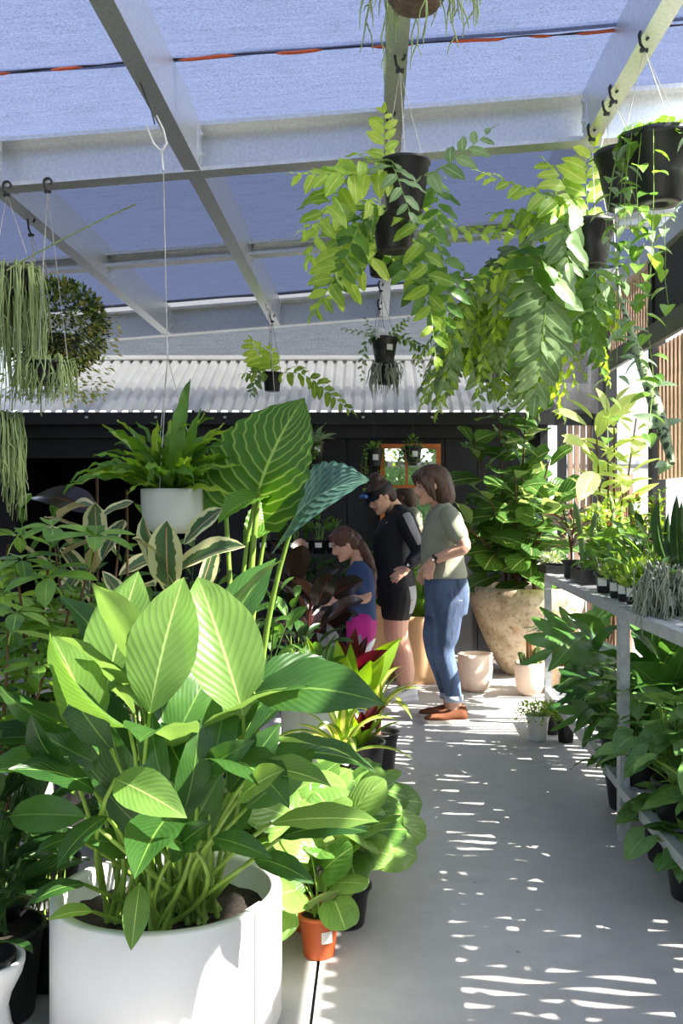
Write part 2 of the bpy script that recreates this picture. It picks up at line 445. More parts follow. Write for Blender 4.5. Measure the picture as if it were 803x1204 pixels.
# closing bay between the shed and the right wall
wc = thing('wall_corner', None, None, (1.76, 9.0, 0), kind='structure')
def cbox(name, x0, x1, z0, z1, mat, y0=9.0, y1=9.06):
    b = MB(); b.box(x0, x1, y0, y1, z0, z1); return b.build(name, wc, M[mat])
cbox('post', 1.98, 2.08, 0, 3.2, 'black_metal', 8.98, 9.08); cbox('post', 1.50, 1.57, 0, 3.2, 'black_metal')
cbox('header', 1.5, 2.0, 2.10, 2.24, 'black_metal'); cbox('post', 1.66, 1.74, 0, 2.1, 'black_metal')
for k in range(4): cbox('batten', 1.755+k*.058, 1.755+k*.058+.042, 0, 2.1, 'batten', 9.01, 9.04)
m = MB(); vs_ = []; fc = []
for j in range(9):
    for i in range(13):
        x = lerp(1.40, 2.02, i/12); z = lerp(2.2, 3.3, j/8); vs_.append((x, 8.97+.012*math.sin(x*22)+.01*noise.noise(Vector((x*4, z*4, 0))), z))
for j in range(8):
    for i in range(12): a = j*13+i; fc.append((a, a+1, a+14, a+13))
m.add(vs_, fc, None, 0, True); m.build('hanging_cloth', wc, M['cloth_grey'])

# left side: dark cladding out of the picture
wlft = thing('wall_left', None, None, (-3.6, 3, 0), kind='structure')
for k in range(32):
    y = -.45 + k*.3
    b = MB(); b.box(-3.62, -3.6, y+.003, y+.297, 0, 2.84); b.build('cladding_board', wlft, M['black_wall'])

# white shed outside, seen through the open bay
ns = thing('neighbour_shed', 'white corrugated shed standing outside beyond the open bay', 'shed', (4.3, 13.5, 0))
m = MB(); vs_ = []; fc = []; n = 300
for j in range(2):
    for i in range(n+1):
        x = lerp(2.55, 6.5, i/n); vs_.append((x, 13.5+.02*math.sin(x*2*PI/.13), 3.0*j-.13))
for i in range(n): fc.append((i, i+1, n+2+i, n+1+i))
m.add(vs_, fc, None, 0, True); m.build('wall_sheet', ns, M['roof_white'])
m = MB(); m.box(2.5, 6.55, 13.2, 16, 2.9, 3.0); m.build('roof', ns, M['roof_white'])
m = MB(); m.box(2.55, 6.5, 13.44, 13.48, 1.9, 1.95); m.build('girt', ns, M['rail'])

# unseen front end, added to darken the mirror: low cladding wall with a wide opening
wf = thing('wall_front', None, None, (0, -3.9, 0), kind='structure')
for k in range(19):
    x = -3.55 + k*.3
    if -.4 < x < 1.2: continue
    b = MB(); b.box(x+.003, x+.297, -3.92, -3.9, 0, 2.3); b.build('cladding_board', wf, M['charcoal'])
b = MB(); b.box(-3.6, 2.1, -3.96, -3.86, 2.3, 2.42); b.build('header', wf, M['rail'])

# green hedge added outside to fill the mirror, unseen otherwise
hd = thing('hedge', 'tall green hedge added behind the camera to fill the mirror', 'hedge', (0, -7.5, -.13))
m = MB(); hr = random.Random(9)
m.box(-5, 5, -8.2, -7.6, -.13, 2.5)
hm = mat_plain('hedge_leaf', srgb(70, 104, 46), .6, 0, .5, 9)
for i in range(3000):
    p = Vector((hr.uniform(-5, 5), -7.6 + hr.uniform(0, .15), hr.uniform(-.1, 2.6))); a = Vector((hr.gauss(0, 1), hr.gauss(0, 1), hr.gauss(0, 1))).normalized()*.12; b = a.cross(Vector((hr.random(), 1, hr.random()))).normalized()*.04
    m.add([p, p+a*.5-b, p+a, p+a*.5+b], [(0, 1, 2, 3)])
tag(m.build('hedge_foliage', hd, hm), kind='stuff')
# ================================================================== PEOPLE
def cloth_mat(name, col, var=.15, scale=14, bump=.5, bscale=9, rough=.85, stretch=None):
    return mat_plain(name, col, rough, 0, var, scale, bump, bscale, .25, stretch=stretch)
M['skin'] = mat_plain('skin', srgb(222, 172, 146), .5, 0, .05, 9, .05, 120)
M['skin'].node_tree.nodes['Principled BSDF'].inputs['Subsurface Weight'].default_value = .12
M['skin'].node_tree.nodes['Principled BSDF'].inputs['Subsurface Radius'].default_value = (.02, .008, .004)
M['hair_brown'] = mat_plain('brown_hair', srgb(84, 56, 40), .38, 0, .75, 5, 1.0, 9, stretch=(30, 30, 1.6))
M['hair_dark'] = mat_plain('dark_hair', srgb(62, 36, 28), .45, 0, .6, 9, .9, 40, stretch=(3, 3, 3))
M['hair_girl'] = mat_plain('curly_hair', srgb(84, 50, 38), .45, 0, .55, 9, .9, 45)
M['sage'] = cloth_mat('sage_tshirt', srgb(150, 152, 134), .1, 14, .9, 7)
M['denim'] = cloth_mat('blue_denim', srgb(82, 98, 126), .5, 5, .6, 16, stretch=(2, 2, .8))
M['denim_cuff'] = cloth_mat('pale_denim', srgb(160, 172, 188), .1)
M['tan_suede'] = cloth_mat('tan_suede', srgb(118, 72, 48), .3)
M['sole'] = mat_plain('pale_sole', srgb(214, 204, 190), .7)
M['black_knit'] = cloth_mat('black_sport_top', (.012, .013, .018), .2, 10, .5, 9, .55)
M['black_lycra'] = cloth_mat('black_lycra', (.014, .013, .015), .2, 10, .3, 9, .5)
M['grey_lycra'] = cloth_mat('grey_panel', (.33, .32, .34), .08, 10, .2, 9, .6)
M['blue_tee'] = cloth_mat('blue_tshirt', srgb(66, 84, 124))
M['pink'] = cloth_mat('magenta_leggings', srgb(196, 48, 142), .1, 8, .3, 9, .6)
M['shoe_white'] = mat_plain('pale_sneaker', srgb(222, 226, 222), .6, 0, .06)
M['shoe_blue'] = mat_plain('blue_sneaker', srgb(70, 140, 190), .6, 0, .06)
M['eye_white'] = mat_plain('eye_white', (.8, .78, .75), .25); M['eye_dark'] = mat_plain('eye_dark', (.02, .014, .01), .2)
M['lip'] = mat_plain('lip', srgb(186, 104, 96), .45); M['brow'] = mat_plain('brow', srgb(70, 46, 34), .8)
M['visor_print'] = mat_plain('printed_visor_edge', srgb(70, 120, 190), .5, 0, .9, 60)

def remeshed(name, mb, mat, parent, voxel=.006, smooth=4, fac=.5):
    me = mb.mesh('tmp'); bm = bmesh.new(); bm.from_mesh(me); bmesh.ops.remove_doubles(bm, verts=bm.verts, dist=1e-6); bmesh.ops.recalc_face_normals(bm, faces=bm.faces); bm.to_mesh(me); bm.free()
    o = bpy.data.objects.new('tmp', me); COL.objects.link(o)
    r = o.modifiers.new('r', 'REMESH'); r.mode = 'VOXEL'; r.voxel_size = voxel; r.use_smooth_shade = True
    s = o.modifiers.new('s', 'SMOOTH'); s.iterations = smooth; s.factor = fac
    dg = bpy.context.evaluated_depsgraph_get(); out = bpy.data.meshes.new_from_object(o.evaluated_get(dg))
    bpy.data.objects.remove(o); bpy.data.meshes.remove(me)
    out.name = name; out.materials.clear(); out.materials.append(mat)
    out.polygons.foreach_set('use_smooth', [True]*len(out.polygons)); out.polygons.foreach_set('material_index', [0]*len(out.polygons))
    return link(bpy.data.objects.new(name, out), parent)
from mathutils.bvhtree import BVHTree
def wrap(o, pts, off=.003):
    """lay points onto the surface of a finished garment"""
    t = BVHTree.FromPolygons([v.co for v in o.data.vertices], [tuple(p.vertices) for p in o.data.polygons]); out = []
    for p in pts:
        c, n, i, d = t.find_nearest(Vector(p)); out.append(c + n*off)
    return out
def limb(mb, pts, rad, n=14):
    """tapering limb with rounded ends, smoothed through the joints"""
    pts = [Vector(p) for p in pts]; q = []; rr = []
    for i in range(len(pts)-1):
        p0 = pts[max(0, i-1)]; p1 = pts[i]; p2 = pts[i+1]; p3 = pts[min(len(pts)-1, i+2)]
        for k in range(5):
            t = k/5; q.append(.5*((2*p1) + (p2-p0)*t + (2*p0-5*p1+4*p2-p3)*t*t + (3*p1-p0-3*p2+p3)*t**3)); rr.append(lerp(rad[i], rad[i+1], smooth01(t)))
    q.append(pts[-1]); rr.append(rad[-1])
    d0 = (q[0]-q[1]).normalized(); d1 = (q[-1]-q[-2]).normalized(); r0, r1 = rr[0], rr[-1]
    pre = [(q[0] + d0*r0*s, r0*math.sqrt(max(.02, 1-s*s))) for s in (.95, .8, .5)]; post = [(q[-1] + d1*r1*s, r1*math.sqrt(max(.02, 1-s*s))) for s in (.5, .8, .95)]
    P_ = [a for a, _ in pre] + q + [a for a, _ in post]; R_ = [b for _, b in pre] + rr + [b for _, b in post]
    mb.tube(P_, R_, n)
def loft(mb, st, n=24, pw=2.3):
    """st: (centre, half depth along X, half width along Y) horizontal super-ellipse sections, bottom to top"""
    vs_ = []; fc = []
    for (c, a, b) in st:
        c = Vector(c)
        for k in range(n):
            an = 2*PI*k/n; x = math.cos(an); y = math.sin(an); f = (abs(x)**pw + abs(y)**pw)**(-1/pw); vs_.append(c + Vector((a*x*f, b*y*f, 0)))
    for i in range(len(st)-1):
        for k in range(n): k2 = (k+1) % n; fc.append((i*n+k, i*n+k2, (i+1)*n+k2, (i+1)*n+k))
    fc.append(tuple(reversed(range(n)))); fc.append(tuple((len(st)-1)*n+k for k in range(n)))
    mb.add(vs_, fc)
def ell(mb, c, r, m3=None, n=14):
    c = Vector(c); vs_ = []; fc = []
    for i in range(1, n):
        th = PI*i/n
        for k in range(n):
            an = 2*PI*k/n; v = Vector((math.sin(th)*math.cos(an)*r[0], math.sin(th)*math.sin(an)*r[1], math.cos(th)*r[2])); vs_.append(c + (m3 @ v if m3 is not None else v))
    t0 = c + (m3 @ Vector((0, 0, r[2])) if m3 is not None else Vector((0, 0, r[2]))); t1 = c*2 - t0
    for i in range(n-2):
        for k in range(n): k2 = (k+1) % n; fc.append((i*n+k, (i+1)*n+k, (i+1)*n+k2, i*n+k2))
    b = len(vs_); vs_ += [t0, t1]
    for k in range(n): k2 = (k+1) % n; fc.append((b, k, k2)); fc.append((b+1, (n-2)*n+k2, (n-2)*n+k))
    mb.add(vs_, fc, None, 0, True)
class Head:
    """head frame: x forwards, y to the person's left, z up; unit = head height"""
    def __init__(s, C, H, yaw, tilt):
        f = Vector((-math.cos(yaw), -math.sin(yaw), 0)); z = Vector((0, 0, 1))
        s.f = (f*math.cos(tilt) - z*math.sin(tilt)); s.u = (z*math.cos(tilt) + f*math.sin(tilt)); s.l = s.u.cross(s.f); s.C = Vector(C); s.H = H
        s.m3 = Matrix((s.f, s.l, s.u)).transposed()
    def p(s, x, y, z): return s.C + (s.f*x + s.l*y + s.u*z)*s.H
    def skull(s, mb):
        st = [(-.50, .30, .06, .09), (-.46, .365, -.02, .16), (-.40, .385, -.12, .215), (-.30, .385, -.22, .26), (-.20, .38, -.30, .285), (-.10, .372, -.38, .31), (0, .35, -.43, .325), (.08, .38, -.45, .33), (.2, .375, -.46, .33), (.32, .325, -.43, .305), (.42, .22, -.34, .235), (.48, .09, -.2, .13), (.50, .02, -.08, .05)]
        vs_ = []; fc = []; n = 24
        for (z, fr, bk, w) in st:
            for k in range(n):
                an = 2*PI*k/n; x = (fr+bk)/2 + (fr-bk)/2*math.cos(an); y = w*math.sin(an); vs_.append(s.p(x, y, z))
        for i in range(len(st)-1):
            for k in range(n): k2 = (k+1) % n; fc.append((i*n+k, i*n+k2, (i+1)*n+k2, (i+1)*n+k))
        fc.append(tuple(reversed(range(n)))); fc.append(tuple((len(st)-1)*n+k for k in range(n)))
        mb.add(vs_, fc)
        mb.tube([s.p(.355, 0, .06), s.p(.41, 0, -.04), s.p(.455, 0, -.115), s.p(.43, 0, -.15), s.p(.36, 0, -.17)], [h*s.H for h in (.035, .045, .06, .06, .03)], 8)
        for sd in (-1, 1): ell(mb, s.p(.40, sd*.055, -.145), (.035*s.H, .03*s.H, .03*s.H), s.m3, 8)
        ell(mb, s.p(.345, 0, -.43), (.07*s.H, .09*s.H, .07*s.H), s.m3, 8)
        ell(mb, s.p(.36, 0, -.275), (.045*s.H, .11*s.H, .04*s.H), s.m3, 8)
        for sd in (-1, 1):
            ell(mb, s.p(-.03, sd*.325, -.03), (.065*s.H, .03*s.H, .115*s.H), s.m3, 8); ell(mb, s.p(.27, sd*.17, -.12), (.1*s.H, .1*s.H, .09*s.H), s.m3, 8)
    def face(s, parent, smile=False):
        for sd in (-1, 1):
            q = MB(); ell(q, s.p(.325, sd*.155, .0), (.03*s.H, .06*s.H, .032*s.H), s.m3, 8); e = q.build('eye', parent, M['eye_white'])
            q = MB(); ell(q, s.p(.350, sd*.16, -.003), (.012*s.H, .028*s.H, .028*s.H), s.m3, 8); q.build('iris', e, M['eye_dark'])
            q = MB(); q.tube([s.p(.365, sd*.06, .085), s.p(.37, sd*.15, .11), s.p(.31, sd*.25, .09)], [.014*s.H, .018*s.H, .008*s.H], 5); q.build('eyebrow', parent, M['brow'])
        q = MB(); k = .02 if smile else 0
        for zz in (-.255, -.29): q.tube([s.p(.34, -.13, -.27+k), s.p(.392, -.05, zz), s.p(.398, 0, zz), s.p(.392, .05, zz), s.p(.34, .13, -.27+k)], [.006*s.H, .018*s.H, .02*s.H, .018*s.H, .006*s.H], 6)
        q.build('mouth', parent, M['lip'])
def hand(mb, wrist, d, pal, L_=.175, curl=.5, spread=.12):
    """hand from the wrist along d, palm facing pal: a palm and five fingers"""
    wrist = Vector(wrist); d = Vector(d).normalized(); pal = Vector(pal); pal = (pal - d*pal.dot(d)).normalized(); s = d.cross(pal)
    pl = L_*.52; m3 = Matrix((s, d, pal)).transposed()
    ell(mb, wrist + d*pl*.5, (L_*.235, pl*.62, L_*.085), m3, 12)
    for i, (o, l) in enumerate(((-.165, .40), (-.055, .46), (.055, .44), (.16, .34))):
        b = wrist + d*pl*.86 + s*o*L_; dd = (d + s*o*spread*4).normalized(); pts = [b - dd*.01, b]; a = 0; p = b
        for k, f in enumerate((.42, .32, .26)):
            a += curl*(.55, .8, .6)[k]; p = p + (dd*math.cos(a) + pal*math.sin(a))*l*L_*f; pts.append(p)
        mb.tube(pts, [.0085*L_/.175, .0088*L_/.175, .0082*L_/.175, .0076*L_/.175, .006*L_/.175], 8)
    tb = wrist + d*pl*.30 - s*L_*.18; td = (d*.75 - s*.55 + pal*.35).normalized()
    mb.tube([tb, tb + td*L_*.16, tb + (td + d*.25).normalized()*L_*.30, tb + (td + d*.5).normalized()*L_*.40], [.012*L_/.175, .0108*L_/.175, .0095*L_/.175, .007*L_/.175], 8)
def shoe(parent, heel, toe, w, h, mat, solemat, name='shoe', ankle=True):
    heel = Vector(heel); toe = Vector(toe); d = toe-heel; L_ = d.length; d.normalize(); s = Vector((-d.y, d.x, 0))
    q = MB(); vs_ = []; fc = []; n = 12; st = [(0, .55, .75), (.04, .8, 1.0), (.16, .9, 1.0), (.3, .86, .86), (.45, .92, .66), (.62, 1.0, .5), (.8, .98, .42), (.93, .75, .34), (1.0, .35, .2)]
    for (t, ww, hh) in st:
        c = heel + d*L_*t
        for k in range(n):
            an = PI*k/(n-1); vs_.append(c + s*math.cos(an)*w/2*ww + Vector((0, 0, .018 + math.sin(an)**.7*h*hh)))
    for i in range(len(st)-1):
        for k in range(n-1): fc.append((i*n+k, i*n+k+1, (i+1)*n+k+1, (i+1)*n+k))
        fc.append((i*n, (i+1)*n, (i+1)*n+n-1, i*n+n-1))
    fc.append(tuple(range(n))); fc.append(tuple(reversed([(len(st)-1)*n+k for k in range(n)])))
    q.add(vs_, fc, None, 0, True); o = q.build(name, parent, mat, fix=True)
    q = MB(); v2 = []; f2 = []
    for (t, ww, hh) in st:
        c = heel + d*(L_*t + (t-.5)*.012)
        for z in (.0, .022): v2 += [c + s*w/2*(ww+.06) + Vector((0, 0, z)), c - s*w/2*(ww+.06) + Vector((0, 0, z))]
    for i in range(len(st)-1):
        a = i*4; b = a+4; f2 += [(a, b, b+1, a+1), (a+2, a+3, b+3, b+2), (a, a+2, b+2, b), (a+1, b+1, b+3, a+3)]
    f2 += [(0, 1, 3, 2), (len(v2)-4, len(v2)-2, len(v2)-1, len(v2)-3)]
    q.add(v2, f2); q.build('sole', o, solemat, fix=True)
    return o
def watch(parent, p, d, r):
    p = Vector(p); d = Vector(d).normalized(); q = MB(); a = d.cross(Vector((0, 1, .2))).normalized(); b = d.cross(a)
    q.tube([p + (a*math.cos(t) + b*math.sin(t))*r for t in np.linspace(0, 2*PI, 17)], .006, 6, cap=False); o = q.build('watch', parent, M['plastic_black'])
    q = MB(); n = Vector((-.15, -1, .2)).normalized(); q.tube([p + n*(r-.002), p + n*(r+.008)], .017, 14); q.build('watch_face', o, M['black_metal'])
def sec(v, u0, u1, Y, b, shrink=0):
    """horizontal body section seen in the photo between columns u0 and u1 at row v"""
    p = P((u0+u1)/2, v, Y); return ((p.x, Y, p.z), max(.02, PX((u1-u0)/2, Y)-shrink), b-shrink)

# ---------------------------------------------------------------- woman in sage t-shirt and jeans
Y = 6.35
wa = thing('person', 'woman in a sage green t-shirt and blue jeans with one hand at her pocket', 'person', ((520-VU)/F*Y, Y, 0))
def q_(u, v, dy=0): return P(u, v, Y+dy)
HA = Head(q_(506, 570, -.01), .235, R(14), R(10))
body = MB(); HA.skull(body)
limb(body, [HA.p(-.12, 0, -.2), HA.p(-.18, 0, -.5), q_(517, 606)], [.058, .054, .07])
loft(body, [sec(706, 501, 549, Y, .165, .015), sec(690, 500, 551, Y, .165, .015), sec(668, 498, 546, Y, .145, .015), sec(645, 497, 545, Y, .145, .015), sec(622, 499, 543, Y, .165, .015), sec(604, 504, 538, Y, .15, .015), sec(596, 511, 530, Y, .08, .01)])
for sd, leg in ((-1, [(526, 700), (522, 745), (519, 765), (529, 800), (534, 826), (534, 836)]), (1, [(523, 700), (513, 745), (512, 762), (523, 800), (528, 824), (528, 832)])):
    limb(body, [q_(u, v, sd*.085) for u, v in leg], [.085, .065, .058, .05, .04, .04])
sh = q_(528, 607, -.165); el = q_(546, 643, -.235); wr = q_(507, 660, -.19)
limb(body, [sh, lerp(sh, el, .5), el, lerp(el, wr, .45), wr], [.052, .046, .040, .036, .026])
hand(body, wr, (-.25, .10, -1), (.3, 1, 0), .155, .55)
sh2 = q_(524, 608, .165); el2 = q_(532, 648, .24); wr2 = q_(502, 664, .2)
limb(body, [sh2, lerp(sh2, el2, .5), el2, wr2], [.05, .045, .038, .026]); hand(body, wr2, (-.45, 0, -1), (.3, -1, 0), .165, .4)
remeshed('body', body, M['skin'], wa, .0055, 2)
HA.face(wa)
shirt = MB()
loft(shirt, [sec(679, 498, 549, Y, .172), sec(674, 497, 549.5, Y, .17), sec(660, 495, 546, Y, .158), sec(645, 494.5, 545, Y, .158), sec(628, 495.5, 546, Y, .168), sec(612, 499, 545, Y, .178), sec(603, 503, 541, Y, .165), sec(597, 509, 534, Y, .10), sec(592, 511, 530, Y, .075)])
for (a, e) in ((sh, el), (sh2, el2)): limb(shirt, [a + Vector((0, 0, .005)), lerp(a, e, .40), lerp(a, e, .60)], [.064, .065, .064])
remeshed('t_shirt', shirt, M['sage'], wa, .008, 3)
q = MB(); q.tube([q_(520, 594) + Vector((math.cos(t)*.063-.006, math.sin(t)*.072, math.cos(t)*.02)) for t in np.linspace(0, 2*PI, 25)], .007, 6, cap=False); q.build('neckband', wa, M['sage'])
jn = MB()
loft(jn, [sec(722, 500, 549, Y, .165), sec(706, 499, 551.5, Y, .176), sec(692, 498.5, 552, Y, .176), sec(680, 499, 549, Y, .165), sec(672, 499, 546, Y, .155)])
for sd, leg in ((-1, [(527, 706), (524, 742), (521, 766), (529, 796), (533, 818)]), (1, [(521, 706), (513, 742), (512, 762), (522, 796), (527, 814)])):
    limb(jn, [q_(u, v, sd*.085) for u, v in leg], [.106, .090, .071, .060, .053])
jo = remeshed('jeans', jn, M['denim'], wa, .007, 2)
for sd, u, v in ((-1, 533.5, 821), (1, 527.5, 817)):
    q = MB(); c = q_(u, v, sd*.085); q.lathe([(.050, -.020), (.058, -.020), (.058, .020), (.050, .020)], 20, 0, c); q.build('cuff', jo, M['denim_cuff'])
# back pocket stitched on
q = MB(); vs_ = [];
for (u, v) in ((530, 684), (548, 682), (549, 700), (540, 707), (531, 702)): vs_.append(q_(u, v, -.176 + .11*max(0, (u-530)/20)**2))
q.add([], []); pk = wrap(jo, vs_, .002); q.tube(pk + [pk[0]], .0022, 4); q.build('pocket_seam', jo, M['denim_cuff'])
for (hx, hy, tx, ty, dy) in ((549, 846, 499, 849, -.09), (543, 838, 493, 840, .10)):
    a = q_(hx, 0, dy); b = q_(tx, 0, dy-.03); shoe(wa, (a.x, a.y, 0), (b.x, b.y, 0), .098, .085, M['tan_suede'], M['sole'], 'boot')
watch(wa, lerp(wr, el, .12), (el-wr), .031)
# chin length bob
hair = MB(); Hh = HA
for (z, fr, bk, w) in ((0, 0, 0, 0),): pass
st = [(-.62, -.10, -.52, .26), (-.52, -.02, -.60, .36), (-.36, .06, -.64, .415), (-.18, .08, -.64, .425), (0.0, .10, -.62, .42), (.16, .22, -.60, .41), (.28, .36, -.56, .385), (.40, .34, -.48, .33), (.50, .22, -.34, .24), (.555, .05, -.18, .12)]
vs_ = []; fc = []; n = 26
for (z, fr, bk, w) in st:
    for k in range(n): an = 2*PI*k/n; vs_.append(Hh.p((fr+bk)/2 + (fr-bk)/2*math.cos(an), w*math.sin(an), z))
for i in range(len(st)-1):
    for k in range(n): k2 = (k+1) % n; fc.append((i*n+k, i*n+k2, (i+1)*n+k2, (i+1)*n+k))
fc.append(tuple(reversed(range(n)))); fc.append(tuple((len(st)-1)*n+k for k in range(n))); hair.add(vs_, fc)
for sd in (-1, 1):
    for (x0, z0, x1, z1, r) in ((.22, .28, .16, -.30, .07), (.10, .2, .05, -.42, .09), (.30, .30, .27, -.05, .05)):
        hair.tube([Hh.p(x0, sd*.30, z0), Hh.p((x0+x1)/2+.03, sd*.35, (z0+z1)/2), Hh.p(x1, sd*.34, z1)], [r*.235, r*.27, r*.12], 8)
for k in range(9):
    y = -.26 + k*.065; hair.tube([Hh.p(.22, y*.8, .44), Hh.p(.40-.25*y*y, y, .30), Hh.p(.415-.5*y*y, y*1.05, .13)], [.012, .013, .005], 7)
remeshed('hair', hair, M['hair_brown'], wa, .006, 3)

# ---------------------------------------------------------------- woman in black sportswear
Y = 7.1
wb_ = thing('person', 'woman in a black long sleeved top, black shorts and visor looking down', 'person', ((475-VU)/F*Y, Y, 0))
HB = Head(q_(447.5, 583, -.03), .225, R(26), R(30))
body = MB(); HB.skull(body)
limb(body, [HB.p(-.12, 0, -.2), HB.p(-.24, 0, -.48), q_(470, 606)], [.056, .052, .07])
loft(body, [sec(712, 444, 486, Y, .165, .015), sec(690, 443, 489, Y, .165, .015), sec(668, 442, 484, Y, .14, .015), sec(645, 439, 482, Y, .14, .015), sec(622, 443, 486, Y, .16, .015), sec(606, 452, 484, Y, .15, .015), sec(598, 460, 478, Y, .08, .01)])
legs = {-1: [(470, 702), (467, 742), (474, 763), (478, 785), (480, 805), (481, 815)], 1: [(466, 702), (464, 742), (468, 760), (472, 782), (472, 798), (473, 808)]}
for sd in (-1, 1): limb(body, [q_(u, v, sd*.085) for u, v in legs[sd]], [.098, .078, .060, .058, .037, .036])
sh = q_(477, 612, -.16); el = q_(493.5, 649, -.22); wr = q_(479, 668, -.25)
limb(body, [sh, lerp(sh, el, .5), el, lerp(el, wr, .5), wr], [.05, .045, .04, .035, .027]); hand(body, wr, (-.75, -.1, -.55), (.1, .9, -.5), .165, .3)
sh2 = q_(462, 612, .16); el2 = q_(452, 655, .2); wr2 = q_(443, 682, .12)
limb(body, [sh2, lerp(sh2, el2, .5), el2, wr2], [.05, .044, .038, .027]); hand(body, wr2, (-.25, -.1, -1), (.2, -.9, 0), .165, .35)
remeshed('body', body, M['skin'], wb_, .0055, 2)
HB.face(wb_, True)
top = MB()
loft(top, [sec(692, 443, 490, Y, .172), sec(680, 442, 488, Y, .168), sec(660, 440.5, 484, Y, .155), sec(645, 438.5, 483, Y, .155), sec(628, 438.5, 487, Y, .168), sec(614, 445, 489, Y, .178), sec(605, 454, 486, Y, .165), sec(598, 461, 480, Y, .09), sec(593, 463, 477, Y, .07)])
limb(top, [sh, lerp(sh, el, .5), el, lerp(el, wr, .55), lerp(el, wr, .78)], [.072, .067, .060, .050, .042]); limb(top, [sh2, lerp(sh2, el2, .5), el2, lerp(el2, wr2, .7)], [.06, .055, .05, .04])
to = remeshed('sport_top', top, M['black_knit'], wb_, .008, 3)
# grey mesh panel along the sleeve and the little white tick on the chest
q = MB(); vs_ = []; fc = []; ad = (el-sh).normalized(); an_ = Vector((.35, -1, .25)); an_ = (an_ - ad*an_.dot(ad)).normalized(); as_ = ad.cross(an_)
for i in range(12):
    t_ = i/11; p = sh + Vector((-.02, .0, .045))*(1-t_)**2 + (el-sh)*(t_*.86)
    for k in range(6): w_ = lerp(-.042, .040, k/5); vs_.append(p + an_*.075 + as_*w_*(1-.35*t_))
for i in range(11):
    for k in range(5): a = i*6+k; fc.append((a, a+1, a+7, a+6))
q.add(wrap(to, vs_), fc, None, 0, True); q.build('sleeve_panel', to, M['grey_lycra'])
q = MB(); tp = [q_(448.5, 612.0, -.176), q_(449.3, 613.6, -.178), q_(450.5, 613.6, -.178), q_(455.0, 611.2, -.176), q_(450.6, 612.6, -.178), q_(449.3, 612.9, -.178)]
q.add(wrap(to, tp, .004), [(0, 1, 2, 3, 4, 5)]); q.build('chest_tick', to, M['plastic_white'])
sh_ = MB(); loft(sh_, [sec(712, 444, 489, Y, .17), sec(698, 443, 491, Y, .175), sec(684, 443, 489, Y, .165)])
for sd in (-1, 1): limb(sh_, [q_(u, v, sd*.085) for u, v in (legs[sd][0], (legs[sd][1][0]+.5, 718))], [.112, .106])
so = remeshed('shorts', sh_, M['black_lycra'], wb_, .008, 3)
q = MB(); vs_ = []; fc = []
for i in range(6):
    t_ = i/5; c = q_(472, lerp(688, 722, t_), -.085); r = .117 - .004*t_
    for k in range(5): an = R(-52 + 14*k); vs_.append(c + Vector((math.cos(an)*r, math.sin(an)*r, 0)))
for i in range(5):
    for k in range(4): a = i*5+k; fc.append((a, a+1, a+6, a+5))
q.add(wrap(so, vs_), fc, None, 0, True); q.build('side_panel', so, M['grey_lycra'])
for (hx, tx, dy) in ((490, 458, -.085), (483, 452, .085)):
    a = q_(hx, 0, dy); b = q_(tx, 0, dy-.05); s_ = shoe(wb_, (a.x, a.y, 0), (b.x, b.y, 0), .092, .078, M['shoe_white'], M['plastic_white'], 'sneaker')
    q = MB(); d = (b-a).normalized(); n_ = Vector((-d.y, d.x, 0)); d.z = 0
    for k in range(4):
        c = Vector((a.x, a.y, .075 - .010*k)) + Vector((d.x, d.y, 0))*(b-a).length*(.36+.09*k); q.tube([c - n_*.028, c + Vector((0, 0, .008)), c + n_*.028], .0035, 5)
    q.build('laces', s_, M['shoe_blue'])
watch(wb_, lerp(wr, el, .2), el-wr, .033)
hair = MB(); Hh = HB
ell(hair, Hh.p(-.10, 0, .10), (.40*.225, .365*.225, .42*.225), Hh.m3); ell(hair, Hh.p(-.24, 0, -.12), (.26*.225, .34*.225, .3*.225), Hh.m3)
ell(hair, Hh.p(.02, 0, .26), (.36*.225, .34*.225, .25*.225), Hh.m3); ell(hair, Hh.p(-.10, 0, .58), (.22*.225, .22*.225, .17*.225), Hh.m3)
rs = random.Random(4)
for k in range(26):
    a = rs.uniform(0, 6.28); z = rs.uniform(.48, .72); r_ = rs.uniform(.12, .24); c = Hh.p(-.10 + math.cos(a)*r_, math.sin(a)*r_, z); ell(hair, c, (.014, .014, .012), None, 6)
remeshed('hair', hair, M['hair_dark'], wb_, .006, 2)
q = MB(); vs_ = []; fc = []; n = 24
for (z, rx, ry) in ((.10, .445, .385), (.19, .45, .39), (.28, .43, .37)):
    for k in range(n): an = 2*PI*k/n; vs_.append(Hh.p(-.05 + rx*math.cos(an), ry*math.sin(an), z + .03*math.cos(an)))
for i in range(2):
    for k in range(n): k2 = (k+1) % n; fc.append((i*n+k, i*n+k2, (i+1)*n+k2, (i+1)*n+k))
q.add(vs_, fc, None, 0, True); vo = q.build('visor', wb_, M['black_lycra'])
q = MB(); vs_ = []; fc = []; n = 14
for j, e in enumerate((0, .16, .30)):
    for k in range(n+1): an = R(-62 + 124*k/n); vs_.append(Hh.p(-.05 + (.45 + e*math.cos(an)**.6)*math.cos(an), (.37 + e*.12)*math.sin(an), .15 - .03*j - .06*abs(math.sin(an))))
for j in range(2):
    for k in range(n): a = j*(n+1)+k; fc.append((a, a+1, a+n+2, a+n+1))
q.add(vs_, fc, None, 0, True); q.add([Vector(v) + Hh.u*.006 for v in vs_], fc, None, 0, True); q.build('brim', vo, M['black_lycra'])
q = MB()
for k in range(2): q.tube([Hh.p(.30+.05*i, -.345+.05*i+k*.0, .30-.004*i) for i in range(5)], [.008, .013, .013, .013, .008], 6)
q.tube([Hh.p(.52, y, .27) for y in (-.2, -.08, .08, .2)], .014, 6); q.build('sunglasses', vo, M['visor_print'])

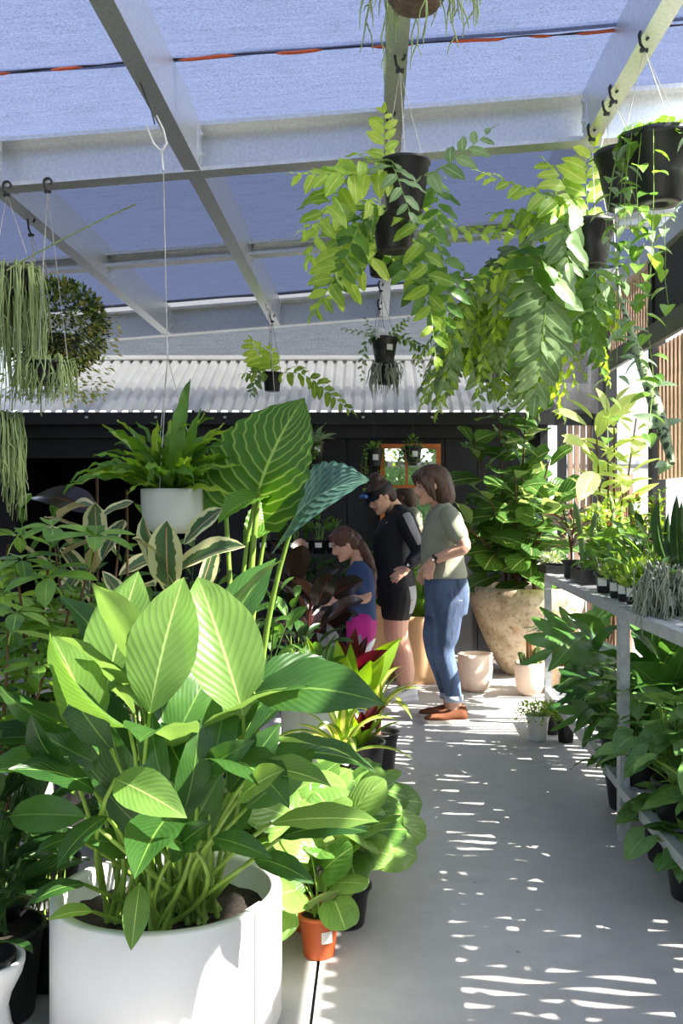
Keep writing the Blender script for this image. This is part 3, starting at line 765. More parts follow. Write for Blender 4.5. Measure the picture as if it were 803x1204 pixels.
# ---------------------------------------------------------------- girl in blue t-shirt
Y = 6.62
wc_ = thing('person', 'girl with curly dark hair in a blue t-shirt and magenta leggings', 'person', ((430-VU)/F*Y, Y, 0))
HC = Head(q_(404.5, 639, -.02), .205, R(14), R(28))
body = MB(); HC.skull(body)
limb(body, [HC.p(-.12, 0, -.2), HC.p(-.24, 0, -.48), q_(421, 664)], [.046, .042, .055])
loft(body, [sec(735, 408, 440, Y, .115, .012), sec(718, 409, 440, Y, .115, .012), sec(700, 410, 440, Y, .105, .012), sec(682, 409, 440, Y, .11, .012), sec(668, 411, 437, Y, .115, .012), sec(660, 416, 430, Y, .07, .01)])
legc = {-1: [(425, 730), (428, 768), (432, 782), (438, 812), (440, 834)], 1: [(421, 730), (419, 766), (422, 780), (432, 810), (434, 830)]}
for sd in (-1, 1): limb(body, [q_(u, v, sd*.06) for u, v in legc[sd]], [.07, .052, .042, .036, .028])
sh = q_(426, 672, -.115); el = q_(431, 703, -.15); wr = q_(400, 706, -.17)
limb(body, [sh, lerp(sh, el, .5), el, lerp(el, wr, .5), wr], [.036, .033, .031, .027, .021]); hand(body, wr, (-1, -.1, .1), (0, .5, -.8), .13, .35)
sh2 = q_(420, 672, .115); el2 = q_(424, 704, .15); wr2 = q_(396, 712, .1)
limb(body, [sh2, lerp(sh2, el2, .5), el2, wr2], [.036, .033, .03, .021]); hand(body, wr2, (-1, -.1, .1), (0, -.5, -.8), .13, .35)
remeshed('body', body, M['skin'], wc_, .005, 2)
HC.face(wc_, True)
tee = MB(); loft(tee, [sec(729, 406, 443, Y, .122), sec(712, 406.5, 442, Y, .118), sec(696, 406.5, 441, Y, .115), sec(680, 405.5, 441, Y, .12), sec(670, 409, 438, Y, .125), sec(663, 413, 433, Y, .09), sec(659, 415, 429, Y, .06)])
for (a, e) in ((sh, el), (sh2, el2)): limb(tee, [a, lerp(a, e, .45), lerp(a, e, .66)], [.047, .048, .047])
remeshed('t_shirt', tee, M['blue_tee'], wc_, .007, 3)
lg = MB(); loft(lg, [sec(748, 409, 442, Y, .12), sec(732, 407, 443.5, Y, .122), sec(722, 408, 442, Y, .112)])
for sd in (-1, 1): limb(lg, [q_(u, v, sd*.06) for u, v in legc[sd][:4]], [.082, .064, .053, .042])
remeshed('leggings', lg, M['pink'], wc_, .007, 3)
for (hx, tx, dy) in ((445, 414, -.06), (440, 409, .06)):
    a = q_(hx, 0, dy); b = q_(tx, 0, dy-.02); shoe(wc_, (a.x, a.y, 0), (b.x, b.y, 0), .075, .065, M['shoe_blue'], M['plastic_white'], 'sneaker')
hair = MB(); Hh = HC; H_ = .205
ell(hair, Hh.p(-.06, 0, .15), (.42*H_, .385*H_, .42*H_), Hh.m3); ell(hair, Hh.p(.05, 0, .32), (.34*H_, .33*H_, .2*H_), Hh.m3); ell(hair, Hh.p(-.24, 0, -.10), (.26*H_, .35*H_, .3*H_), Hh.m3)
rs = random.Random(6)
for k in range(40):
    a = rs.uniform(0, 6.28); b = rs.uniform(-.2, 1.3); c = Hh.p(-.08 + math.cos(a)*math.cos(b)*.40, math.sin(a)*math.cos(b)*.38, .10 + math.sin(b)*.43)
    if (c-Hh.C).dot(Hh.f) < .30*H_: ell(hair, c, (.013, .013, .012), None, 6)
tail = [Hh.p(-.42, 0, .05), q_(427, 646), q_(433, 660), q_(437, 676), q_(438, 692)]
for k in range(5):
    ph = k*1.3; limb(hair, [p + Vector((.012*math.cos(ph+i*1.6), .022*math.sin(ph+i*1.6), 0)) for i, p in enumerate(tail)], [.028, .030, .03, .026, .012], 10)
for k in range(60):
    t_ = rs.random()*3.99; i = int(t_); p = lerp(tail[i], tail[i+1], t_-i); ell(hair, p + Vector((rs.uniform(-.034, .034), rs.uniform(-.034, .034), rs.uniform(-.01, .01))), (.011, .011, .013), None, 6)
for k in range(16):
    ell(hair, Hh.p(.30+rs.uniform(-.1, .06), rs.uniform(-.3, .3), .33+rs.uniform(-.06, .1)), (.012, .012, .010), None, 6)
remeshed('hair', hair, M['hair_girl'], wc_, .006, 2)
# ================================================================== PLANT LIBRARY
def leafmat(name, dark, light, vein=None, trans=.32, rough=.38, veins=0, slope=1.0, bump=.35, margin=None, under=None, stripe=None, rib=.035, veincol=.35, spot=None):
    m, nt, N, L, b = mat_new(name)
    out = N['Material Output']
    uv = N.new('ShaderNodeUVMap'); sp = N.new('ShaderNodeSeparateXYZ'); L.new(uv.outputs[0], sp.inputs[0])
    def math_(op, a, c=None, d=None):
        n = N.new('ShaderNodeMath'); n.operation = op
        for i, x in enumerate((a, c, d)):
            if x is None: continue
            if isinstance(x, (int, float)): n.inputs[i].default_value = x
            else: L.new(x, n.inputs[i])
        return n.outputs[0]
    du = math_('MULTIPLY', math_('ABSOLUTE', math_('SUBTRACT', sp.outputs[0], .5)), 2.0)
    tc = N.new('ShaderNodeTexCoord'); oi = N.new('ShaderNodeObjectInfo')
    nz = N.new('ShaderNodeTexNoise'); nz.inputs['Scale'].default_value = 3.0; nz.inputs['Detail'].default_value = 3
    va = N.new('ShaderNodeVectorMath'); va.operation = 'ADD'; L.new(tc.outputs['Object'], va.inputs[0]); L.new(oi.outputs['Random'], va.inputs[1])
    L.new(va.outputs[0], nz.inputs['Vector'])
    mixv = math_('ADD', math_('MULTIPLY', nz.outputs[0], .55), math_('MULTIPLY', oi.outputs['Random'], .55))
    r = ramp(N, [(.18, dark), (.88, light)]); L.new(mixv, r.inputs[0]); col = r.outputs[0]
    def mix(fac, a, c):
        n = N.new('ShaderNodeMixRGB'); L.new(fac, n.inputs[0])
        for i, x in ((1, a), (2, c)):
            if isinstance(x, tuple): n.inputs[i].default_value = (*x, 1)
            else: L.new(x, n.inputs[i])
        return n.outputs[0]
    height = None
    if veins:
        ph = math_('MULTIPLY', math_('SUBTRACT', sp.outputs[1], math_('MULTIPLY', du, slope/max(1, veins)*3)), veins*2*PI)
        sn = math_('SINE', ph)
        vm = math_('POWER', math_('MAXIMUM', sn, 0.0), 6.0)
        if vein: col = mix(math_('MULTIPLY', vm, veincol), col, vein)
        height = sn
    if stripe:   # long stripe along the leaf
        f_ = math_('LESS_THAN', du, math_('ADD', stripe[1], math_('MULTIPLY', math_('SUBTRACT', nz.outputs[0], .5), .3)))
        col = mix(f_, col, stripe[0])
    if margin:
        n2 = N.new('ShaderNodeTexNoise'); n2.inputs['Scale'].default_value = 5.0; n2.inputs['Detail'].default_value = 4; L.new(va.outputs[0], n2.inputs['Vector'])
        ed = math_('ADD', du, math_('MULTIPLY', math_('SUBTRACT', n2.outputs[0], .5), .9))
        f_ = math_('GREATER_THAN', ed, margin[1]); col = mix(f_, col, margin[0])
    if spot:
        n2 = N.new('ShaderNodeTexNoise'); n2.inputs['Scale'].default_value = spot[2]; L.new(va.outputs[0], n2.inputs['Vector'])
        col = mix(math_('GREATER_THAN', n2.outputs[0], spot[1]), col, spot[0])
    if vein:
        f_ = math_('LESS_THAN', du, rib); col = mix(f_, col, vein)
    if under:
        ge = N.new('ShaderNodeNewGeometry'); col = mix(ge.outputs['Backfacing'], col, under)
    L.new(col, b.inputs['Base Color']); b.inputs['Roughness'].default_value = rough
    b.inputs['Specular IOR Level'].default_value = .45
    if height is not None and bump:
        bp = N.new('ShaderNodeBump'); bp.inputs['Strength'].default_value = bump; bp.inputs['Distance'].default_value = .012
        L.new(height, bp.inputs['Height']); L.new(bp.outputs[0], b.inputs['Normal'])
    tl = N.new('ShaderNodeBsdfTranslucent')
    hs = N.new('ShaderNodeHueSaturation'); hs.inputs['Hue'].default_value = .485; hs.inputs['Saturation'].default_value = 1.1; hs.inputs['Value'].default_value = 1.75
    L.new(col, hs.inputs['Color']); L.new(hs.outputs[0], tl.inputs[0])
    mx = N.new('ShaderNodeMixShader'); mx.inputs[0].default_value = trans
    L.new(b.outputs[0], mx.inputs[1]); L.new(tl.outputs[0], mx.inputs[2]); L.new(mx.outputs[0], out.inputs[0])
    return m
G = srgb
LM = {}
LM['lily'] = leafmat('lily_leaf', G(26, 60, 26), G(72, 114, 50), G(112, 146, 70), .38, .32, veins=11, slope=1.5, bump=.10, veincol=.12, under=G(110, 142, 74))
LM['lily_lit'] = leafmat('lily_lit_leaf', G(82, 120, 50), G(114, 148, 72), G(176, 200, 120), .42, .36, veins=12, slope=1.4, bump=.08, veincol=.16)  # sunlit copy of the lily leaf: the sun is put into a paler colour
LM['alocasia'] = leafmat('alocasia_leaf', G(62, 104, 34), G(86, 132, 44), G(152, 182, 92), .42, .34, veins=9, slope=1.6, bump=.15, veincol=.7, rib=.03)
LM['alocasia_blue'] = leafmat('alocasia_blue_leaf', G(54, 88, 76), G(72, 106, 92), G(120, 152, 128), .15, .34, veins=9, slope=1.6, bump=.2, veincol=.6, rib=.03)
LM['fern'] = leafmat('fern_leaf', G(84, 124, 40), G(164, 194, 76), G(170, 196, 96), .45, .42, rib=.08)
LM['fern_yellow'] = leafmat('fern_young_leaf', G(130, 172, 56), G(190, 212, 96), G(214, 222, 130), .5, .42, rib=.08)
LM['fern_grey'] = leafmat('fern_grey_leaf', G(92, 124, 74), G(142, 168, 114), G(160, 186, 136), .35, .42, rib=.07)
LM['fern_dark'] = leafmat('fern_dark_leaf', G(58, 98, 32), G(104, 146, 54), None, .42, .4)
LM['rubber_var'] = leafmat('variegated_rubber_leaf', G(62, 92, 60), G(98, 124, 84), G(206, 168, 130), .25, .3, margin=(G(214, 212, 160), .62), under=G(176, 168, 118), rib=.04)
LM['rubber_dark'] = leafmat('burgundy_rubber_leaf', G(22, 18, 18), G(48, 36, 32), G(84, 44, 36), .08, .2, under=G(66, 50, 40), rib=.04)
LM['umbrella'] = leafmat('umbrella_leaf', G(52, 94, 34), G(124, 162, 66), G(150, 182, 90), .38, .3, rib=.04)
LM['mid'] = leafmat('mid_green_leaf', G(42, 84, 30), G(92, 136, 56), G(130, 164, 84), .35, .33, veins=7, slope=1.2, bump=.3)
LM['dark'] = leafmat('dark_green_leaf', G(24, 52, 24), G(56, 92, 42), G(90, 124, 66), .25, .28, veins=7, slope=1.2, bump=.3)
LM['fiddle'] = leafmat('fiddle_leaf', G(30, 66, 26), G(80, 122, 50), G(166, 188, 112), .34, .25, veins=5, slope=1.2, bump=.15, veincol=.3, rib=.045, under=G(126, 148, 88))
LM['pale'] = leafmat('pale_leaf', G(150, 182, 84), G(204, 216, 140), G(226, 230, 176), .45, .35, veins=8, slope=1.3, bump=.4)
LM['monstera'] = leafmat('monstera_leaf', G(38, 82, 40), G(88, 134, 60), G(112, 148, 84), .3, .24, bump=0)
LM['philo'] = leafmat('philodendron_leaf', G(56, 100, 46), G(124, 164, 88), G(134, 164, 96), .3, .27, veins=6, slope=1.3, bump=.1, veincol=.2)
LM['pothos'] = leafmat('heart_leaf', G(58, 104, 38), G(132, 170, 74), G(160, 190, 100), .4, .32, rib=.04)
LM['silver'] = leafmat('silver_leaf', G(84, 118, 82), G(150, 176, 136), G(90, 124, 76), .3, .35, spot=(G(176, 192, 160), .58, 30))
LM['watermelon'] = leafmat('round_glossy_leaf', G(72, 118, 46), G(134, 168, 84), G(160, 188, 110), .35, .22, veins=4, slope=1.4, bump=.12, veincol=.15, under=G(140, 160, 104))
LM['dracaena'] = leafmat('striped_dracaena_leaf', G(96, 140, 44), G(140, 172, 60), None, .4, .34, stripe=(G(222, 220, 120), .42))
LM['bromeliad'] = leafmat('bromeliad_leaf', G(98, 140, 40), G(150, 184, 60), None, .4, .3)
LM['bromeliad_red'] = leafmat('burgundy_bromeliad_leaf', G(56, 16, 18), G(96, 30, 30), None, .3, .25)
LM['bromeliad_pink'] = leafmat('grey_pink_bromeliad_leaf', G(104, 108, 114), G(140, 134, 134), None, .25, .3)
LM['cordyline'] = leafmat('red_edged_leaf', G(90, 40, 40), G(128, 62, 52), None, .3, .3, stripe=(G(120, 140, 100), .55))
LM['strap'] = leafmat('strap_leaf', G(60, 104, 40), G(112, 152, 62), None, .4, .36)
LM['string'] = leafmat('string_stem', G(128, 152, 88), G(184, 200, 138), None, .2, .5)
LM['string_grey'] = leafmat('grey_string_stem', G(142, 152, 128), G(196, 202, 180), None, .15, .6)
LM['cactus'] = leafmat('cactus_skin', G(84, 116, 52), G(130, 154, 80), None, .05, .6)
LM['cactus_red'] = leafmat('cactus_red_skin', G(124, 84, 52), G(176, 132, 74), None, .05, .6)
LM['spine'] = leafmat('spine', G(170, 120, 90), G(220, 190, 150), None, .1, .6)
LM['tiny'] = leafmat('tiny_leaf', G(96, 128, 54), G(172, 190, 104), None, .35, .4)
LM['tiny_dark'] = leafmat('tiny_dark_leaf', G(40, 62, 30), G(84, 102, 52), None, .3, .4)
LM['tiny_warm'] = leafmat('tiny_warm_leaf', G(134, 140, 62), G(202, 188, 112), None, .38, .4)
LM['succulent'] = leafmat('succulent_leaf', G(110, 150, 46), G(168, 196, 84), None, .3, .35)
LM['copper'] = leafmat('copper_leaf', G(96, 34, 34), G(150, 66, 58), None, .3, .3)

def leaf_mesh(name, mat, prof, width=.4, n=10, k=3, fold=.25, arch=.5, wave=0., wfreq=4, back=0., twist=0., scallop=0., sfreq=10, ph=0., cup=0.):
    """unit-length blade: base at the origin, tip at +Y, upper side +Z, bent along its length"""
    ps = sorted(prof); xs = [p[0] for p in ps]; ys = [p[1] for p in ps]
    rows = []; A = max(1e-4, abs(arch)); sg = 1 if arch >= 0 else -1
    ch = 2*math.sin(A/2)/A
    m = MB(); vs_ = []; uv = []
    for i in range(n+1):
        v = i/n
        # smooth profile
        w = 0
        for dv, wt in ((-.04, .25), (0, .5), (.04, .25)): w += wt*float(np.interp(min(1, max(0, v+dv)), xs, ys))
        if i in (0, n): w = max(0.004, float(np.interp(v, xs, ys))*.7)
        w *= width*.5*(1 + scallop*math.sin(sfreq*2*PI*v))
        a = A*(v-.5)
        cy = (math.sin(a)+math.sin(A/2))/A/ch; cz = sg*(math.cos(a)-math.cos(A/2))/A/ch
        tdir = (math.cos(a), -sg*math.sin(a))     # (y, z) tangent
        ndir = (-tdir[1], tdir[0])
        tw = twist*(v-.3)
        for j in range(-k, k+1):
            t = j/k; at = abs(t)
            h = at*w*math.sin(fold) + wave*at*at*math.sin(2*PI*wfreq*v + ph + (0 if t > 0 else 1.3)) - cup*(at*at)*w
            x = t*w*math.cos(fold)
            x, h = x*math.cos(tw) - h*math.sin(tw), x*math.sin(tw) + h*math.cos(tw)
            yb = -back*at*(1-v)**2.2
            vs_.append((x, cy + yb*tdir[0] + h*ndir[0], cz + yb*tdir[1] + h*ndir[1])); uv.append((.5+t/2, v))
    c = 2*k+1; fc = []
    for i in range(n):
        for j in range(2*k): a = i*c+j; fc.append((a, a+1, a+c+1, a+c))
    m.add(vs_, fc, uv, 0, True)
    return m.mesh(name, mat)

PR = {
 'lily': [(0, .10), (.08, .42), (.25, .86), (.42, 1), (.6, .93), (.78, .62), (.9, .30), (1, .0)],
 'ell': [(0, .05), (.12, .5), (.3, .9), (.5, 1), (.7, .88), (.87, .48), (1, 0)],
 'obov': [(0, .08), (.12, .34), (.3, .62), (.5, .84), (.68, 1), (.83, .95), (.94, .62), (1, .1)],
 'rubber': [(0, .12), (.08, .5), (.25, .88), (.5, 1), (.72, .92), (.88, .6), (.96, .22), (1, 0)],
 'heart': [(0, .6), (.06, .85), (.2, 1), (.4, .93), (.6, .70), (.78, .42), (.92, .14), (1, 0)],
 'round': [(0, .55), (.06, .78), (.2, .95), (.45, 1), (.68, .93), (.85, .74), (.95, .46), (1, .12)],
 'leaflet': [(0, .35), (.1, .72), (.3, 1), (.55, .95), (.75, .72), (.9, .36), (1, 0)],
 'strap': [(0, .45), (.1, .7), (.35, 1), (.6, .9), (.82, .55), (1, 0)],
 'grass': [(0, .8), (.3, 1), (.7, .7), (1, 0)],
 'lobed': [(0, .3), (.15, .6), (.3, .8), (.4, .7), (.5, 1), (.58, .62), (.68, .95), (.76, .5), (.9, .36), (1, 0)],
}
def variants(name, mat, prof, cnt, rs, **kw):
    out = []
    for i in range(cnt):
        q = dict(kw); q['arch'] = kw.get('arch', .5)*rs.uniform(.6, 1.45); q['fold'] = kw.get('fold', .25)*rs.uniform(.6, 1.5)
        q['ph'] = rs.uniform(0, 6); q['twist'] = rs.uniform(-.5, .5)*kw.get('twist', .6)
        out.append(leaf_mesh(name, LM[mat], PR[prof], **q))
    return out
rv = random.Random(11)
LV = {
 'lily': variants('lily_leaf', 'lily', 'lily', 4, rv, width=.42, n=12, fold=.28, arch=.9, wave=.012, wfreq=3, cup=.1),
 'lily_lit': variants('lily_lit_leaf', 'lily_lit', 'lily', 3, rv, width=.5, n=14, fold=.22, arch=.5, wave=.01, wfreq=3),
 'rubber_var': variants('rubber_leaf', 'rubber_var', 'rubber', 4, rv, width=.46, fold=.3, arch=.45, wave=.015, wfreq=2),
 'rubber_dark': variants('rubber_leaf', 'rubber_dark', 'rubber', 4, rv, width=.5, fold=.2, arch=.45),
 'umbrella': variants('umbrella_leaf', 'umbrella', 'ell', 4, rv, width=.44, fold=.25, arch=.5, n=8, k=2),
 'mid': variants('oval_leaf', 'mid', 'ell', 4, rv, width=.5, fold=.25, arch=.6, n=8, k=2),
 'dark': variants('oval_leaf', 'dark', 'ell', 4, rv, width=.42, fold=.25, arch=.7, n=8, k=2),
 'fiddle': variants('fiddle_leaf', 'fiddle', 'obov', 5, rv, width=.70, fold=.15, arch=.6, wave=.014, wfreq=3.0, n=12, k=3),
 'pale': variants('pale_leaf', 'pale', 'ell', 3, rv, width=.4, fold=.25, arch=.4),
 'philo': variants('arrow_leaf', 'philo', 'heart', 4, rv, width=.98, fold=.15, arch=.6, back=.35, wave=.02, wfreq=3, n=9),
 'philo_big': variants('paddle_leaf', 'monstera', 'heart', 3, rv, width=.8, fold=.2, arch=.7, back=.3, wave=.03, wfreq=4, n=12),
 'pothos': variants('heart_leaf', 'pothos', 'heart', 4, rv, width=.84, fold=.2, arch=.7, back=.18, n=7, k=2),
 'silver': variants('heart_leaf', 'silver', 'heart', 3, rv, width=.62, fold=.2, arch=.6, back=.15, n=7, k=2),
 'round': variants('round_leaf', 'watermelon', 'round', 4, rv, width=1.12, fold=.1, arch=.5, back=.2, cup=.2, wave=.012, wfreq=2, n=9),
 'dracaena': variants('striped_leaf', 'dracaena', 'strap', 4, rv, width=.17, fold=.3, arch=1.5, n=11, k=2),
 'bromeliad': variants('strap_leaf', 'bromeliad', 'strap', 3, rv, width=.22, fold=.35, arch=.5, n=8, k=2),
 'bromeliad_red': variants('strap_leaf', 'bromeliad_red', 'strap', 3, rv, width=.26, fold=.3, arch=.8, n=8, k=2),
 'bromeliad_pink': variants('strap_leaf', 'bromeliad_pink', 'strap', 2, rv, width=.28, fold=.3, arch=.7, n=8, k=2),
 'cordyline': variants('red_leaf', 'cordyline', 'ell', 3, rv, width=.42, fold=.2, arch=.6, n=8, k=2),
 'strap': variants('strap_leaf', 'strap', 'grass', 4, rv, width=.09, fold=.3, arch=1.4, n=9, k=1),
 'kfern': variants('kangaroo_frond', 'fern_dark', 'lobed', 4, rv, width=.19, fold=.15, arch=1.2, wave=.03, n=12, k=2),
 'kfern_lit': variants('kangaroo_frond', 'fern', 'lobed', 3, rv, width=.18, fold=.15, arch=1.0, wave=.03, n=12, k=2),
 'leaflet': variants('leaflet', 'fern', 'leaflet', 4, rv, width=.42, fold=.15, arch=.8, wave=.05, wfreq=2, n=6, k=2),
 'leaflet_y': variants('leaflet', 'fern_yellow', 'leaflet', 4, rv, width=.46, fold=.15, arch=.6, wave=.04, wfreq=2, n=6, k=2),
 'leaflet_g': variants('leaflet', 'fern_grey', 'leaflet', 4, rv, width=.42, fold=.15, arch=.5, wave=.03, wfreq=2, n=6, k=2),
 'leaflet_d': variants('leaflet', 'fern_dark', 'leaflet', 4, rv, width=.42, fold=.15, arch=.6, wave=.03, wfreq=2, n=6, k=2),
 'copper': variants('copper_leaf', 'copper', 'ell', 3, rv, width=.4, fold=.2, arch=.6, n=6, k=1),
 'succ': variants('fleshy_leaf', 'succulent', 'ell', 3, rv, width=.5, fold=.1, arch=.4, n=5, k=1),
}
def monstera_mesh(name, mat, rs, lobes=5):
    """split leaf: a strip of blade along the midrib and curved finger lobes on both sides"""
    m = MB()
    def pt(t, s, v): # t across (-1..1 width units), v along
        z = .10*math.sin(PI*v) + .12*abs(t) - .25*t*t
        return (t, v, z)
    n = 10
    for sd in (-1, 1):
        vs_ = []; uv = []; fc = []
        for i in range(n+1):
            v = i/n; w = .12*math.sin(PI*min(1, v*.9+.08))+.005
            vs_ += [pt(0, sd, v), pt(sd*w, sd, v - .02)]; uv += [(.5, v), (.5+sd*.15, v)]
        for i in range(n):
            a = 2*i; q = (a, a+1, a+3, a+2); fc.append(q if sd > 0 else tuple(reversed(q)))
        m.add(vs_, fc, uv, 0, True)
        for l in range(lobes):
            v0 = .0 + l*.86/lobes; v1 = v0 + .80/lobes + .04
            Lw = .52*math.sin(PI*(.22 + .72*(l+.5)/lobes))*rs.uniform(.9, 1.08) + .06
            sweep = lerp(-.30, .34, l/(lobes-1)); vs_ = []; uv = []; fc = []; nn = 5
            for i in range(nn+1):
                q = i/nn; t = .10 + q*(Lw-.10)
                half = (v1-v0)/2*(1 + .35*math.sin(PI*q))*(1 - .78*max(0, (q-.62)/.38)**1.6)
                c = (v0+v1)/2 + sweep*q*(.6+.4*q)
                for e in (-1, 0, 1):
                    p = pt(sd*t, sd, c + e*half); vs_.append((p[0], p[1], p[2] + .015*(1-abs(e)))); uv.append((.5 + sd*.5*t/Lw, c))
            for i in range(nn):
                for e in range(2):
                    a = i*3+e; q = (a, a+3, a+4, a+1); fc.append(q if sd > 0 else tuple(reversed(q)))
            m.add(vs_, fc, uv, 0, True)
    return m.mesh(name, mat)
LV['monstera'] = [monstera_mesh('monstera_leaf', LM['monstera'], random.Random(i)) for i in range(3)]
LV['splitpale'] = [monstera_mesh('split_leaf', LM['fern'], random.Random(20+i), 7) for i in range(3)]

def leaf_to(parent, me, base, tip, nrm=(0, -.3, 1), wf=1., name='leaf'):
    base = Vector(base); tip = Vector(tip); y = tip-base; ln = y.length; y = y/ln; nrm = Vector(nrm)
    x = y.cross(nrm)
    if x.length < 1e-3: x = y.cross(Vector((.3, -1, .2)))
    x.normalize(); z = x.cross(y)
    mm = Matrix(((x.x*ln*wf, y.x*ln, z.x*ln, base.x), (x.y*ln*wf, y.y*ln, z.y*ln, base.y), (x.z*ln*wf, y.z*ln, z.z*ln, base.z), (0, 0, 0, 1)))
    return inst(name, me, parent, mm)
def stalk(parent, pts, r0, r1=None, mat='stem', n=6, name='stem'):
    r1 = r0 if r1 is None else r1; k = len(pts)
    m = MB(); m.tube(pts, [lerp(r0, r1, i/(k-1)) for i in range(k)], n)
    return m.build(name, parent, M[mat] if isinstance(mat, str) else mat)

# ---- pots
def pot(parent, c, r, h, mat, rb=None, rim=.008, n=28, soil=True, style='nursery', name='pot', fill=.9):
    rb = r*.78 if rb is None else rb; cx, cy, cz = c
    t = max(.004, r*.035)
    if style == 'nursery':
        pr = [(rb*.5, h*.03), (rb*.94, 0), (rb, .006), (lerp(rb, r, .82), h*.82), (lerp(rb, r, .82)+rim*.4, h*.83), (r+rim*.2, h-.012), (r+rim, h-.010), (r+rim, h), (r-t, h), (lerp(rb, r, .5)-t, h*.5), (rb-t, .02), (0, .02)]
    elif style == 'round':
        pr = [(rb*.5, .002), (rb, 0), (lerp(rb, r, .5), h*.12), (lerp(rb, r, .82), h*.3), (r*.985, h*.6), (r, h*.9), (r, h), (r-.012, h), (r-.016, h*.6), (rb*.8, h*.2), (0, h*.15)]
    elif style == 'bowl':
        pr = [(rb*.35, .012), (rb*.4, 0), (rb, .0), (rb+.004, .006), (lerp(rb, r, .4), h*.3), (lerp(rb, r, .48), h*.36), (lerp(rb, r, .5), h*.38), (lerp(rb, r, .82), h*.78), (lerp(rb, r, .86)+.004, h*.80), (r, h*.88), (r+rim, h*.9), (r+rim, h), (r-t, h), (lerp(rb, r, .5), h*.5), (rb*.9, .03), (0, .03)]
    else:
        pr = [(rb*.5, .002), (rb-.01, 0), (rb, .01), (r, h-.004), (r-.004, h), (r-.024, h), (r-.026, h-.01), (rb-.03, .05), (0, .05)]
    m = MB(); m.lathe(pr, n, 0, c); o = m.build(name, parent, M[mat] if isinstance(mat, str) else mat)
    if soil:
        s = MB(); zs = h*fill
        rs_ = lerp(rb, r, fill)-t*1.2 if style != 'round' else r-.02
        nn = 18; vs_ = [(cx, cy, cz+zs+.01)]; fc = []
        for ring in (.5, 1.0):
            for i in range(nn):
                a = 2*PI*i/nn; vs_.append((cx+math.cos(a)*rs_*ring, cy+math.sin(a)*rs_*ring, cz+zs+.008*noise.noise(Vector((cx*9+math.cos(a)*3*ring, cy*7+math.sin(a)*3, 0)))))
        for i in range(nn):
            j = (i+1) % nn; fc.append((0, 1+i, 1+j)); fc.append((1+i, 1+nn+i, 1+nn+j, 1+j))
        s.add(vs_, fc, None, 0, True); s.build('soil', parent, M['soil'])
    return o
def price_tag(parent, c, ang, r, w=.03, h=.022):
    """white sticker on the outside of a pot"""
    m = MB(); vs_ = []; fc = []
    for i in range(4):
        a = ang + (i/3-.5)*w/r
        for z in (-h/2, h/2): vs_.append((c[0]+math.cos(a)*(r+.002), c[1]+math.sin(a)*(r+.002), c[2]+z))
    for i in range(3): fc.append((2*i, 2*i+2, 2*i+3, 2*i+1))
    m.add(vs_, fc); m.build('price_sticker', parent, M['tag_white'])
def plant_tag(parent, p, h=.09, w=.018, tilt=.2):
    m = MB(); p = Vector(p); mm = Matrix.Translation(p) @ Matrix.Rotation(tilt, 4, 'X')
    m.box(-w/2, w/2, -.0008, .0008, -.02, h, m=mm); m.build('plant_tag', parent, M['tag_white'])

# ---- hangers
def hook(parent, top, drop=.07, mat='wire_dark', r=.006):
    """S hook over the lower flange of a rafter"""
    t = Vector(top); end = t + Vector((0, 0, -drop))
    arc = [t + Vector((math.cos(a)*.020, 0, math.sin(a)*.020 - .004)) for a in np.linspace(R(-60), R(205), 9)]
    m = MB(); m.tube(arc + [lerp(arc[-1], end, .55) + Vector((-.006, 0, 0)), end], r, 6)
    m.box(end.x-.016, end.x+.016, end.y-.006, end.y+.006, end.z-.010, end.z+.004)
    m.build('hook', parent, M[mat]); return end
def strings(parent, top, c, r, n=3, a0=.4, rad=.0016, mat='cord'):
    for i in range(n):
        a = a0 + 2*PI*i/n
        m = MB(); m.tube([top, (c[0]+math.cos(a)*r, c[1]+math.sin(a)*r, c[2])], rad, 4); m.build('hanger_cord', parent, M[mat])

